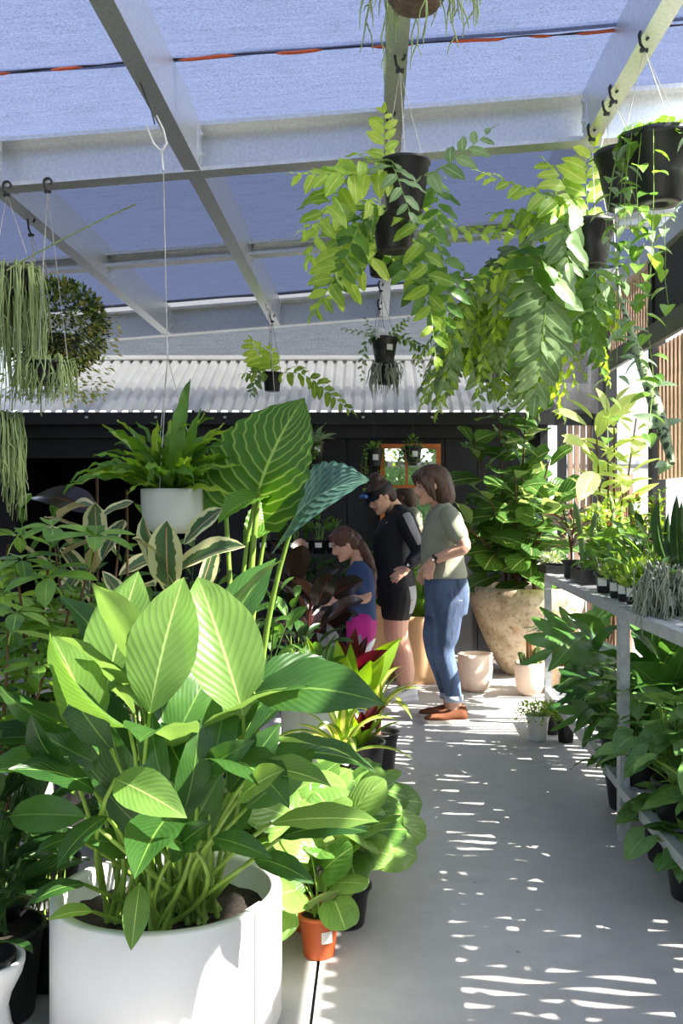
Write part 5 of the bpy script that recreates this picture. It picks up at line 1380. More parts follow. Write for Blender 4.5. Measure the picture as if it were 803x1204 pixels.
# variegated dracaena and bromeliad beside the aisle
t = spiky('bromeliad', 'bromeliad with burgundy centre and yellow green outer leaves beside the aisle', (-.06, 4.62, 0), 61, 14, ('bromeliad_red', 'bromeliad'), (.20, .32), (.5, 1.3), .105, .26)
bb = Vector((-.06, 4.62, .26))
br = thing('rosette_bromeliad', 'burgundy rosette with grey pink leaves poking up behind the yellow green bromeliad', 'potted plant', (-.12, 4.95, 0)); bc = Vector((-.12, 4.95, 0))
pot(br, bc, .10, .24, 'plastic_black')
for (lv, bu, bv, tu, tv, yy, w) in (('bromeliad_red', 412, 785, 418, 738, 4.8, 1.3), ('bromeliad_red', 408, 785, 398, 748, 4.75, 1.2), ('bromeliad_red', 412, 790, 388, 768, 4.7, 1.2), ('bromeliad_red', 418, 788, 456, 764, 4.7, 1.2), ('bromeliad_red', 416, 785, 432, 748, 4.85, 1.2), ('bromeliad_red', 410, 780, 378, 760, 4.9, 1.2), ('bromeliad_pink', 404, 775, 384, 732, 4.95, 1.0), ('bromeliad_pink', 412, 778, 424, 746, 5.0, 1.0), ('bromeliad_pink', 420, 782, 442, 750, 4.9, .8), ('bromeliad_pink', 400, 775, 372, 744, 5.0, 1.0), ('bromeliad', 424, 785, 474, 750, 4.75, .9), ('bromeliad', 420, 790, 450, 785, 4.6, 1)):
    leaf_to(br, rs.choice(LV[lv]), P(bu, bv, 4.85), P(tu, tv, yy), (.1*(tu-412)/30, -1, .5), w)
stalk(br, [bc + Vector((0, 0, .2)), P(412, 790, 4.85)], .03, .02, 'stem_dark', 8, 'trunk')
for (bu, bv, tu, tv, yy, w) in ((398, 800, 396, 752, 4.5, 1.2), (406, 800, 412, 756, 4.4, 1.0), (392, 805, 372, 768, 4.4, 1.1), (410, 806, 436, 776, 4.35, 1.3), (414, 806, 452, 770, 4.4, 1.3), (386, 800, 360, 748, 4.5, .7), (420, 800, 470, 752, 4.6, .9), (402, 808, 408, 770, 4.3, 1.1)):
    leaf_to(t, rs.choice(LV['bromeliad']), lerp(P(bu, bv, 4.5), bb, .35), P(tu, tv, yy), (.1*(tu-405)/30, -1, .4), w*1.1)
t = spiky('striped_dracaena', 'yellow striped dracaena in a black pot at the aisle edge', (-.13, 4.02, 0), 62, 16, 'dracaena', (.26, .36), (-.15, 1.2), .115, .25, stem=.13)
t = spiky('striped_dracaena', 'striped dracaena arching over the aisle by the bromeliad', (.02, 5.0, 0), 63, 13, 'dracaena', (.24, .34), (-.1, 1.1), .10, .22, stem=.12)
# round leaved plants in terracotta and black pots
def roundleaf(label, c, seed, n, potmat, r, h, hg=(.10, .24), sp=(.08, .2), ll=(.10, .145), az=None, sticker=False, name='round_leaf_plant'):
    t = thing(name, label, 'potted plant', c, 'round leaved plants along the aisle'); c = Vector(c); pot(t, c, r, h, potmat)
    if sticker: price_tag(t, c + Vector((0, 0, h*.55)), R(-62), r*.9, .034, .034)
    clump(t, c + Vector((0, 0, h*.88)), random.Random(seed), n, LV['round'], hg, sp, ll, .0028, (-.3, .7), 'stem', r*.3, az, nb=(.25, -.7, 0)); return t
roundleaf('glossy round leaved plant in an orange pot on the floor joint', (-.165, 2.98, 0), 71, 13, 'terracotta', .060, .128, (.06, .2), (.06, .15), (.09, .125), sticker=True)
roundleaf('glossy round leaved plant in an orange pot tucked behind the front one', (-.22, 3.18, 0), 72, 15, 'terracotta', .06, .12, (.14, .3), (.1, .2))
roundleaf('glossy round leaved plant leaning out over the aisle', (-.10, 3.42, 0), 73, 16, 'plastic_black', .075, .14, (.16, .3), (.1, .24))
roundleaf('glossy round leaved plant beside the white planter', (-.34, 3.3, 0), 74, 15, 'plastic_black', .075, .14, (.16, .32), (.1, .22))
roundleaf('glossy round leaved plant in front of the dracaena pot', (-.26, 3.66, 0), 75, 15, 'plastic_black', .075, .14, (.14, .28), (.1, .2))
roundleaf('glossy round leaved plant with the biggest leaves, at the front beside the aisle', (-.09, 3.2, 0), 76, 17, 'plastic_black', .075, .13, (.14, .27), (.08, .22), (.115, .15))
roundleaf('glossy round leaved plant behind the leaning one, under the dracaena', (-.10, 3.72, 0), 77, 16, 'plastic_black', .075, .14, (.14, .28), (.1, .24), (.11, .15))
# white crates under the plants
for (x, y, lab) in ((-.50, 3.30, 'white plastic crate between the white planter and the round leaved plants'), (-.46, 3.72, 'white plastic crate behind the first crate under the alocasia')):
    t = thing('plant_crate', lab, 'crate', (x, y, 0))
    for k in range(5):
        b = MB(); b.box(x-.16, x+.16, y-.13+k*.058, y-.13+k*.058+.03, .16, .172); b.build('slat', t, M['plastic_white'])
    for (dx, dy) in ((-.15, -.12), (.15, -.12), (-.15, .13), (.15, .13)):
        b = MB(); b.box(x+dx-.012, x+dx+.012, y+dy-.012, y+dy+.012, 0, .16); b.build('leg', t, M['plastic_white'])
    b = MB(); b.box(x-.165, x+.165, y-.14, y-.125, .10, .172); b.build('rail', t, M['plastic_white'])
    for k, dx in enumerate((-.08, .07)):
        cc = (x+dx, y, .172); q = thing('nursery_pot', 'small black nursery pot on the %s crate, %s one' % (('front', 'rear')[int(y > 3.5)], ('left', 'right')[k]), 'potted plant', cc, 'small pots on the white crates')
        pot(q, cc, .06, .10, 'plastic_black'); clump(q, Vector(cc) + Vector((0, 0, .09)), random.Random(int(x*1000+k)), 9, LV['mid'], (.06, .16), (.04, .1), (.08, .12), .002)
# white pots on the floor by the dark rubber plant
for (u, v, Y, lab, lv) in ((352, 770, 4.75, 'white pot of dark leaves beside the grey pink bromeliad', 'dark'), (376, 800, 4.5, 'white pot of green leaves beside the yellow green bromeliad', 'mid')):
    c = Vector(((u-VU)/F*Y, Y, 0)); t = thing('white_pot_plant', lab, 'potted plant', c, 'white pots beside the bromeliads'); hh = P(u, v, Y).z
    pot(t, c, .09, hh, 'plastic_white', style='round', rb=.07); clump(t, c + Vector((0, 0, hh*.9)), random.Random(u), 14, LV[lv], (.06, .2), (.05, .16), (.1, .15), .003)
# back left: shelf with small potted plants against the wall of plants
SH = 7.3
t = thing('plant_shelf', 'black shelf of small potted plants behind the elephant ear', 'shelf', P(350, 800, SH) * Vector((1, 1, 0)) if False else ((350-VU)/F*SH, SH, 0))
zt = P(0, 650, SH).z
xa, xb = (300-VU)/F*SH, (402-VU)/F*SH
b = MB(); b.box(xa, xb, SH-.16, SH+.2, zt-.03, zt); b.build('shelf_board', t, M['black_metal'])
for x in (xa+.02, xb-.02):
    for y in (SH-.14, SH+.18):
        b = MB(); b.box(x-.015, x+.015, y-.015, y+.015, 0, zt-.03); b.build('leg', t, M['black_metal'])
b = MB(); b.box(xa, xb, SH-.14, SH+.18, .35, .37); b.build('shelf_board', t, M['black_metal'])
for i, (u, lv) in enumerate(((312, 'mid'), (330, 'strap'), (347, 'dark'), (360, 'strap'), (376, 'mid'), (392, 'strap'))):
    c = ((u-VU)/F*SH, SH-.06+.03*(i % 2), zt)
    q = thing('small_potted_plant', ['broad leaved', 'grassy', 'dark leaved', 'arching', 'bushy', 'spidery'][i] + ' small plant in a black pot on the black shelf', 'potted plant', c, 'small pots on the black shelf'); pot(q, c, .055, .1, 'plastic_black')
    price_tag(q, (c[0], c[1], c[2]+.06), R(-95), .052, .05, .035)
    if lv == 'strap':
        for k in range(14):
            a = k*2.4; o = Vector((math.cos(a), math.sin(a), 0)); l = .16+.05*math.sin(k*7); bq = Vector(c) + Vector((0, 0, .09)); leaf_to(q, LV['strap'][k % 4], bq, bq + (o*.55 + Vector((0, 0, .8)))*l, Vector((0, 0, 1))-o*.3, 1.4)
    else: clump(q, Vector(c) + Vector((0, 0, .09)), random.Random(i+90), 12, LV[lv], (.05, .16), (.03, .10), (.08, .13), .002)
# greenery behind the shelf and the people: strappy clumps in tall clay pots and dark shrubs against the black wall
for (x, y, lab, seed, tops) in ((-.75, 8.4, 'tall dark shrub behind the black shelf against the shed wall', 81, [P(330, 640, 8.3), P(360, 660, 8.3), P(310, 690, 8.3), P(385, 640, 8.3)]), (-.30, 8.5, 'dark shrub behind the girl against the shed wall', 82, [P(400, 660, 8.4), P(420, 640, 8.4), P(385, 700, 8.3), P(415, 690, 8.3)]), (.02, 8.6, 'dark shrub behind the woman in black against the shed wall', 83, [P(450, 660, 8.4), P(430, 650, 8.4), P(470, 690, 8.3)])):
    shrub('backdrop_shrub', lab, (x, y, 0), tops, seed, 'dark', (.16, .24), 14, .16, .3, group='dark shrubs along the shed wall')
def tallpot(label, c, r, h, seed, mat='tan_clay', n=40, l=(.35, .55)):
    t = thing('tall_clay_pot', label, 'potted plant', c, 'tall tan clay pots'); c = Vector(c); rs = random.Random(seed)
    pot(t, c, r, h, mat, rb=r*.8, style='round'); b0 = c + Vector((0, 0, h*.92))
    for i in range(n):
        a = i*2.4; o = Vector((math.cos(a), math.sin(a), 0)); k = (i+.5)/n; e = lerp(1.35, .25, k); b = b0 + o*.06*rs.random()
        leaf_to(t, rs.choice(LV['strap']), b, b + (o*math.cos(e) + Vector((0, 0, math.sin(e))))*rs.uniform(*l), Vector((0, 0, 1))-o*.3, 1.3)
tallpot('tall tan clay pot of strappy leaves between the two women', (.345, 7.72, 0), .17, .52, 91)
tallpot('tall tan clay pot of strappy leaves behind the girl', (.05, 7.95, 0), .18, .60, 92)
# ================================================================== HANGING PLANTS
def hang(name, label, xr, Y, c, r, h, potmat='plastic_black', style='nursery', rb=None, group=None, cordmat='cord', cat='hanging plant', n=3, a0=.5, cr=.0016, top=None, hk=True, fill=.88):
    """pot at c (base centre) hung from the rafter at xr; returns the thing and the crown point"""
    c = Vector(c); t = thing(name, label, cat, c, group)
    pot(t, c, r, h, potmat, rb, style=style, fill=fill)
    tp = Vector((c.x, Y, zroof(xr) + .0)) if top is None else Vector(top)
    if hk: tp = hook(t, tp, .06)
    strings(t, tp, c + Vector((0, 0, h-.006)), r*.99, n, a0, cr, cordmat)
    return t, c + Vector((0, 0, h*fill))
def spray(t, cr, rs, specs, Y):
    """fronds led through photo points: (list of (u, v, depth offset), leaf kind, leaflets, leaflet length px)"""
    for (pts, lv, n, lpx) in specs:
        q = [cr] + [P(u, v, Y+dy) for (u, v, dy) in pts]
        # smooth the polyline
        s = []
        for i in range(len(q)-1):
            p0 = q[max(0, i-1)]; p1 = q[i]; p2 = q[i+1]; p3 = q[min(len(q)-1, i+2)]
            for k in range(4):
                t_ = k/4; s.append(.5*((2*p1) + (p2-p0)*t_ + (2*p0-5*p1+4*p2-p3)*t_*t_ + (3*p1-p0-3*p2+p3)*t_**3))
        s.append(q[-1])
        frond(t, s, LV[lv], rs, max(5, int(n*.82)), PX(lpx*1.12, Y), up=(.15, -.75, .65))
# three ferns in a row on the middle rafter
rs = random.Random(101)
FG = 'ferns hanging from the middle rafter'
def cpot(u, v0, v1, Y): return Vector(((u-VU)/F*Y, Y, P(u, v1, Y).z)), PX(v1-v0, Y)
Y = 3.94; c, h = cpot(476, 190, 250, Y)
t, cr = hang('hanging_fern', 'nearest of the three black potted ferns on the middle rafter', RAFT[2], Y, c, .094, h, group=FG, top=(c.x-.02, Y, zroof(.09)+.005))
spray(t, cr, rs, [
 ([(455, 190, 0), (452, 160, -.02), (452, 132, -.03)], 'leaflet_y', 8, 22),
 ([(500, 205, -.05), (530, 190, -.1), (572, 158, -.1)], 'leaflet_g', 8, 32),
 ([(430, 205, -.1), (395, 205, -.15), (354, 205, -.15)], 'leaflet_y', 10, 34),
 ([(430, 190, -.1), (405, 215, -.1), (380, 250, -.2), (365, 300, -.2)], 'leaflet', 11, 34),
 ([(462, 192, -.1), (468, 210, -.2), (482, 250, -.25)], 'leaflet_g', 7, 30),
 ([(495, 200, .05), (515, 230, .0), (510, 280, -.1)], 'leaflet_d', 9, 26)], Y)
Y = 4.5; c, h = cpot(463, 252, 296, Y)
t, cr = hang('hanging_fern', 'middle one of the three black potted ferns on the middle rafter', RAFT[2], Y, c, .10, h, group=FG, top=(c.x-.015, Y, zroof(.09)+.005))
spray(t, cr, rs, [
 ([(435, 245, -.1), (410, 270, -.15), (395, 320, -.2), (372, 365, -.2)], 'leaflet', 13, 34),
 ([(440, 240, -.1), (395, 250, -.1), (358, 270, -.1)], 'leaflet_y', 9, 26),
 ([(432, 250, -.1), (412, 290, -.2), (400, 335, -.2)], 'leaflet_d', 10, 26),
 ([(490, 250, -.1), (510, 285, -.1), (528, 325, -.1), (520, 390, -.1)], 'leaflet_d', 13, 30),
 ([(480, 245, -.2), (500, 300, -.25), (505, 350, -.2), (512, 420, -.2)], 'leaflet', 12, 30),
 ([(500, 250, 0), (545, 272, 0), (590, 276, 0)], 'leaflet', 9, 24)], Y)
Y = 5.05; c, h = cpot(452, 280, 324, Y)
t, cr = hang('hanging_fern', 'lowest of the three black potted ferns on the middle rafter', RAFT[2], Y, c, .095, h, group=FG, top=(c.x+.03, Y-.02, zroof(.09)+.005))
spray(t, cr, rs, [
 ([(430, 280, -.1), (400, 310, -.15), (380, 350, -.2)], 'leaflet', 10, 32),
 ([(475, 285, -.1), (500, 330, -.1), (535, 330, -.1), (580, 318, -.1)], 'leaflet_d', 12, 28),
 ([(470, 280, -.1), (495, 330, -.15), (530, 370, -.15), (525, 395, -.1)], 'leaflet', 11, 28),
 ([(462, 285, -.1), (480, 320, -.2), (505, 360, -.2), (530, 400, -.2)], 'leaflet_d', 12, 28),
 ([(445, 280, -.1), (440, 300, -.2), (405, 340, -.2), (385, 355, -.2)], 'leaflet_y', 9, 26)], Y)
# small pots further along the middle rafter
Y = 7.9; c, h = cpot(452, 397, 426, Y)
t, cr = hang('hanging_basket', 'small black bowl with white disc tag hanging before the white roof', RAFT[2], Y, c, .105, h, style='bowl', rb=.07, cordmat='wire_dark', top=(c.x-.03, Y, zroof(.09)+.005))
price_tag(t, c + Vector((0, 0, h*.55)), R(-65), .098, .05, .045)
m = MB(); m.lathe([(.0, -.003), (.042, -.003), (.042, .003), (0, .003)], 20); me = m.mesh('disc_tag', M['tag_white'])
inst('disc_tag', me, t, Matrix.Translation(P(447, 391, Y-.1)) @ Matrix.Rotation(R(85), 4, 'X'))
spray(t, cr, rs, [([(430, 392, -.1), (403, 386, -.1)], 'leaflet_g', 9, 7), ([(440, 395, -.1), (428, 410, -.1), (425, 445, -.1)], 'leaflet_g', 9, 8), ([(470, 385, 0), (480, 375, 0)], 'leaflet', 8, 8), ([(480, 400, 0), (512, 418, 0)], 'leaflet_d', 12, 10), ([(470, 395, -.1), (486, 410, -.1), (494, 440, -.1)], 'leaflet', 9, 8), ([(435, 385, .1), (430, 375, .1)], 'leaflet_g', 7, 7)], Y)
Y = 8.6; c, h = cpot(453, 428, 452, Y)
t, cr = hang('string_cactus', 'grey green string cactus hanging below the white disc tag', RAFT[2], Y, c, .085, h, cordmat='wire_dark', top=(c.x-.05, Y, zroof(.09)+.005))
string_mass(t, cr, rs, 90, .085, (.12, .32), .006, 'string_grey', .06)
# fern in a small pot near the end of the second rafter
Y = 8.75; c, h = cpot(320, 438, 460, Y)
t, cr = hang('hanging_fern', 'small hanging fern with one long arched frond over the white roof', RAFT[1], Y, c, .085, h, cordmat='wire_dark', top=(c.x, Y, zroof(-.92)+.005))
spray(t, cr, rs, [([(340, 438, -.1), (365, 445, -.1), (412, 484, -.1)], 'leaflet', 13, 19), ([(310, 425, 0), (296, 402, 0)], 'leaflet_y', 8, 18), ([(305, 438, -.1), (288, 440, -.1)], 'leaflet', 6, 14), ([(318, 425, 0), (318, 410, 0)], 'leaflet_y', 6, 14), ([(304, 440, -.1), (296, 462, -.1)], 'leaflet_g', 6, 12)], Y)
# three little pots hung from the gutter
for (u, v0, v1, lv, lab, ll) in ((372, 522, 536, 'silver', 'little hanging pot of heart leaves left of the mirror', (.10, .16)), (440, 528, 548, 'pothos', 'little hanging pot trailing over the left of the mirror', (.035, .06)), (486, 524, 544, 'pothos', 'little hanging pot trailing over the right of the mirror', (.035, .06))):
    Y = 8.82; c, h = cpot(u, v0, v1, Y); t, cr = hang('hanging_pot', lab, 0, Y, c, .075, h, top=(c.x, 8.936, 2.104), hk=False, cordmat='wire_dark', group='little pots hung from the gutter', cr=.003)
    price_tag(t, c + Vector((0, 0, h*.5)), R(-80), .07, .05, .05)
    q = random.Random(u)
    clump(t, cr, q, 12, LV[lv], (.02, .10), (.04, .12), ll, .002)
    for k in range(7):
        a = q.uniform(0, 6.28); o = Vector((math.cos(a), math.sin(a), 0)); L_ = q.uniform(.08, .36)
        trail(t, [cr, cr + o*.09 + Vector((0, 0, .02)), cr + o*.11 + Vector((0, 0, -L_*.5)), cr + o*.12 + Vector((0, 0, -L_))], q, 10, LV['pothos'], (.025, .045))
# white hanging pot of kangaroo fern on a long cord
Y = 4.0; c, h = cpot(203, 575, 627, Y)
t = thing('hanging_white_pot', 'white hanging pot of kangaroo fern on a long white cord', 'hanging plant', c)
pot(t, c, .126, h, 'planter_white', .075, style='round'); cr = c + Vector((0, 0, h*.9)); rs = random.Random(111)
tp = P(168, 100, Y); k1 = P(190, 176, Y)
m = MB(); m.tube([Vector((RAFT[1]-.02, Y, zroof(-.92)+.26)), Vector((RAFT[1]-.06, Y, zroof(-.92)+.1)), P(178, 130, Y), P(182, 146, Y)], .003, 5); m.build('wire', t, M['wire_dark'])
m = MB(); m.tube([P(172, 148, Y), P(180, 168, Y), P(187, 176, Y), P(192, 176, Y), P(196, 168, Y), P(192, 152, Y), P(184, 136, Y)], .0045, 6); m.tube([k1, P(191, 190, Y), P(192, 200, Y)], .004, 6); m.build('forked_hook', t, M['plastic_white'])
m = MB(); m.tube([P(192, 196, Y), P(197, 420, Y)], .0022, 5); m.build('hanger_cord', t, M['cord'])
strings(t, P(197, 420, Y), c + Vector((0, 0, h-.006)), .122, 3, .3, .0016)
for i in range(96):
    a = i*2.4 + rs.uniform(-.3, .3); k = (i+.5)/96; o = Vector((math.cos(a), math.sin(a), 0)); e = lerp(1.35, -.05, k) + rs.uniform(-.2, .2)
    l = rs.uniform(.18, .34); b = cr + o*.07*rs.random(); e2 = b + (o*math.cos(e)*1.15 + Vector((0, 0, math.sin(e))))*l
    leaf_to(t, rs.choice(LV['kfern'] if rs.random() < .68 else LV['kfern_lit']), b, e2, Vector((0, 0, 1)) - o*.4 + Vector((rs.uniform(-.5, .5), rs.uniform(-.5, .5), 0)), 1., 'frond')
for (u, v, lv, w) in ((92, 556, 'kfern_lit', .9), (120, 500, 'kfern_lit', .7), (224, 444, 'kfern', .8), (236, 480, 'kfern', .8), (282, 548, 'kfern_lit', .7), (282, 585, 'kfern_lit', .8), (110, 545, 'kfern', .9), (265, 520, 'kfern', .9), (150, 500, 'kfern', .8)):
    leaf_to(t, rs.choice(LV[lv]), cr + Vector((rs.uniform(-.05, .05), -.02, .0)), P(u, v, Y-.1), (.1, -.7, .7), w, 'frond')
# white pot of pothos hanging behind the elephant ear
Y = 8.3; c, h = cpot(327, 586, 612, Y)
t = thing('hanging_white_pot', 'small white hanging pot of pothos between the two elephant ear leaves', 'hanging plant', c)
pot(t, c, .105, h, 'planter_white', .065, style='round'); cr = c + Vector((0, 0, h*.9))
tp = hook(t, (-.885, Y, zroof(-.92)+.005), .05, 'plastic_white'); m = MB(); m.tube([tp, (c.x, Y, c.z+h+.5)], .003, 5); m.build('hanger_cord', t, M['cord']); strings(t, (c.x, Y, c.z+h+.5), c + Vector((0, 0, h-.006)), .103)
clump(t, cr, random.Random(7), 30, LV['pothos'], (.08, .34), (.06, .30), (.13, .22), .004, (-.5, 1.0))
# ---- far left: dense small leaved basket, rhipsalis curtains
rs = random.Random(121)
Y = 5.6; c = P(66, 425, Y); t = thing('bushy_basket', 'big round hanging basket of dense tiny leaves at upper left', 'hanging plant', c)
pot(t, c, .13, .14, 'plastic_black', style='bowl'); tp = hook(t, (RAFT[0], Y, zroof(RAFT[0])+.005), .09); ctr = P(62, 382, Y)
strings(t, tp, c + Vector((0, 0, .135)), .13, 3, .2, .002)
def shell(q):
    while True:
        d = Vector((q.gauss(0, 1), q.gauss(0, 1), q.gauss(0, 1))).normalized(); rr = q.uniform(.6, 1.0)**.6
        p = ctr + Vector((d.x*.30*rr, d.y*.30*rr, d.z*(.26 if d.z > 0 else .30)*rr))
        return p, d
tiny_foliage(t, shell, rs, 5200, (.022, .04), ['tiny_dark', 'tiny_dark', 'tiny_warm', 'tiny'])
def fringe(q):
    a = q.uniform(0, 6.28); o = Vector((math.cos(a), math.sin(a), 0)); z = q.uniform(-.42, .1)
    return ctr + o*.30*q.uniform(.6, 1.25)*(1-.5*max(0, -z)) + Vector((0, 0, z)), o - Vector((0, 0, .5))
tiny_foliage(t, fringe, rs, 900, (.025, .045), ['tiny_warm', 'tiny'], 'trailing_sprays')
Y = 5.03; c = P(8, 350, Y); t = thing('rhipsalis', 'long pale rhipsalis curtain hanging at the left edge of the picture', 'hanging plant', c)
pot(t, c, .13, .13, 'plastic_black', style='bowl'); tp = hook(t, (c.x, Y, zroof(c.x)+.005), .05); strings(t, tp, c + Vector((0, 0, .125)), .13)
string_mass(t, c + Vector((0, 0, .12)), rs, 260, .15, (.35, .78), .0042, 'string', .05, 'strings', 1, .05)
Y = 5.03; c = P(-14, 520, Y); t = thing('rhipsalis', 'lower rhipsalis with dense trailing stems at the left edge', 'hanging plant', c)
pot(t, c, .12, .12, 'plastic_black', style='bowl'); tp = hook(t, (c.x, Y, zroof(c.x)+.005), .05); strings(t, tp, c + Vector((0, 0, .115)), .12)
string_mass(t, c + Vector((0, 0, .11)), rs, 240, .13, (.25, .55), .0042, 'string', .06, 'strings', 1, .05)
Y = 5.03; c = P(56, 452, Y); t = thing('rhipsalis', 'small rhipsalis hanging under the round bushy basket', 'hanging plant', c)
pot(t, c, .10, .11, 'plastic_black', style='bowl'); tp = hook(t, (c.x, Y, zroof(c.x)+.005), .05); strings(t, tp, c + Vector((0, 0, .105)), .10)
string_mass(t, c + Vector((0, 0, .10)), rs, 130, .10, (.10, .26), .004, 'string', .05, 'strings', 1, .05)
m = MB(); m.tube(bez(P(8, 318, 4.7), P(80, 275, 4.6), P(160, 240, 4.5), 9), .004, 5); m.build('long_shoot', t, LM['string'])
# ---- top centre: bowl just above the frame with dangling stems
Y = 2.62; c = P(489, 9, Y); t = thing('rhipsalis', 'brown bowl with pale forked stems dangling at the top edge', 'hanging plant', c)
m = MB(); m.lathe([(.03, 0), (.058, .0), (.064, .008), (.10, .06), (.115, .12), (.12, .12), (.12, .135), (.108, .135), (.09, .07), (0, .05)], 28, 0, c); m.build('pot', t, mat_plain('fibre_bowl', srgb(96, 80, 66), .9, 0, .35, 40, .5, 80))
tp = hook(t, (c.x, Y, zroof(c.x)+.005), .05); strings(t, tp, c + Vector((0, 0, .13)), .118)
string_mass(t, c + Vector((0, 0, .12)), rs, 34, .13, (.14, .26), .0028, 'string', .07, 'strings', 2, .05)
# ---- right rafter: bowls with trailing heart leaves and big ferns
HG = 'baskets hanging from the right rafter'
Y = 3.95; c, h = cpot(776, 162, 240, Y); rs = random.Random(131)
t, cr = hang('trailing_basket', 'big black bowl with trailing heart leaved vines at the upper right edge', RAFT[3], Y, c, .155, h, style='bowl', rb=.085, group=HG, top=(RAFT[3]-.03, Y, zroof(1.1)+.01), cr=.002)
clump(t, cr, rs, 34, LV['pothos'], (.0, .07), (.08, .16), (.05, .085), .002, (-.4, .5))
for i in range(9):
    a = (R(165) + R(80)*i/5) if i < 6 else R(-75 + 30*(i-6)); o = Vector((math.cos(a), math.sin(a), 0)); L_ = rs.uniform(.35, 1.05) if i not in (2, 5) else 1.2
    q = cr + o*.155
    trail(t, [cr + o*.05, q + Vector((0, 0, .045))] + [q + o*(.03+.01*k) + Vector((rs.uniform(-.02, .02), rs.uniform(-.02, .02), -L_*k/5)) for k in range(1, 6)], rs, int(6+L_*11), LV['pothos'] if i % 3 else LV['silver'], (.05, .09))
Y = 4.45; c, h = cpot(735, 180, 246, Y)
t, cr = hang('trailing_basket', 'second black bowl of heart leaved vines beside the biggest bowl', RAFT[3], Y, c, .13, h, style='bowl', rb=.075, group=HG, top=(RAFT[3]-.03, Y, zroof(1.1)+.01), cr=.002)
clump(t, cr, rs, 18, LV['pothos'], (.0, .07), (.08, .16), (.05, .08), .002, (-.4, .5))
for i in range(5):
    a = R(262 + 14*i); o = Vector((math.cos(a), math.sin(a), 0)); L_ = rs.uniform(.25, .8); q = cr + o*.13
    trail(t, [cr + o*.05, q + Vector((0, 0, .04))] + [q + o*(.03+.01*k) + Vector((rs.uniform(-.02, .02), rs.uniform(-.02, .02), -L_*k/5)) for k in range(1, 6)], rs, int(5+L_*9), LV['silver'] if i % 2 else LV['pothos'], (.05, .085))
# ferns on the right rafter
Y = 4.9; c, h = cpot(694, 262, 312, Y); rs = random.Random(141)
t, cr = hang('hanging_fern', 'black bowl of broad grey green fern fronds under the right rafter', RAFT[3], Y, c, .125, h, style='bowl', rb=.075, group=HG, top=(RAFT[3]-.03, Y, zroof(1.1)+.01))
spray(t, cr, rs, [
 ([(680, 245, -.1), (665, 262, -.15), (668, 310, -.2)], 'leaflet_g', 9, 44),
 ([(660, 240, -.1), (625, 225, -.1), (570, 205, -.1)], 'leaflet_y', 11, 30),
 ([(660, 250, -.1), (620, 250, -.1), (585, 252, -.1)], 'leaflet', 10, 28),
 ([(670, 230, 0), (660, 210, 0), (645, 195, 0)], 'leaflet_y', 7, 34),
 ([(690, 235, 0), (690, 200, 0), (700, 172, 0)], 'leaflet_y', 8, 34),
 ([(655, 255, -.1), (620, 268, -.1), (560, 268, -.1)], 'leaflet', 11, 24)], Y)
Y = 5.4; c, h = cpot(682, 290, 336, Y)
t, cr = hang('hanging_fern', 'ribbed black bowl with one long broad frond drooping toward the fiddle leaf fig', RAFT[3], Y, c, .14, h, style='bowl', rb=.085, group=HG, top=(RAFT[3]-.03, Y, zroof(1.1)+.01))
spray(t, cr, rs, [
 ([(655, 300, -.1), (645, 320, -.2), (640, 380, -.25), (630, 465, -.25)], 'leaflet_g', 16, 48),
 ([(655, 300, -.1), (630, 300, -.15), (590, 320, -.15), (555, 335, -.15)], 'leaflet', 12, 28),
 ([(660, 295, -.1), (632, 310, -.2), (622, 370, -.2), (605, 420, -.2)], 'leaflet_d', 13, 34),
 ([(700, 310, -.1), (700, 350, -.15), (694, 390, -.15), (706, 432, -.15)], 'leaflet_d', 13, 28),
 ([(690, 310, -.1), (680, 370, -.15), (690, 400, -.15)], 'leaflet_d', 10, 26),
 ([(665, 290, 0), (655, 270, 0), (620, 262, 0)], 'leaflet_y', 9, 28)], Y)
Y = 6.1; c, h = cpot(660, 335, 372, Y)
t, cr = hang('hanging_fern', 'fern in a black pot with a white sticker below the ribbed bowl', RAFT[3], Y, c, .115, h, group=HG, top=(RAFT[3]-.03, Y, zroof(1.1)+.01)); price_tag(t, c + Vector((0, 0, h*.6)), R(-60), .11, .045, .045)
hanging_fern(t, cr, rs, 17, [LV['leaflet'], LV['leaflet_d'], LV['leaflet_g']], (.22, .42), (.05, .28), (.25, .75), 13, .13)
for i, (u, v0, v1, Y, lab, seed, nf, drop, kinds) in enumerate((
    (618, 352, 385, 6.9, 'light green hanging fern nearest the ribbed bowl on the far stretch of rafter', 151, 24, (.3, .8), ('leaflet', 'leaflet', 'leaflet_g')),
    (594, 392, 424, 7.6, 'pale hanging fern in the middle of the far stretch of rafter', 152, 24, (.3, .8), ('leaflet', 'leaflet', 'leaflet_g')),
    (572, 420, 448, 8.3, 'pale hanging fern at the far end of the right rafter by the white roof', 153, 24, (.25, .75), ('leaflet', 'leaflet', 'leaflet_g')))):
    c, h = cpot(u, v0, v1, Y)
    t, cr = hang('hanging_fern', lab, RAFT[3], Y, c, .12, h, group=HG, top=(RAFT[3]-.03, Y, zroof(1.1)+.01))
    hanging_fern(t, cr, random.Random(seed), nf, [LV[k] for k in kinds], (.35, .7), (.2, .5), drop, 9, .20, ang=68)
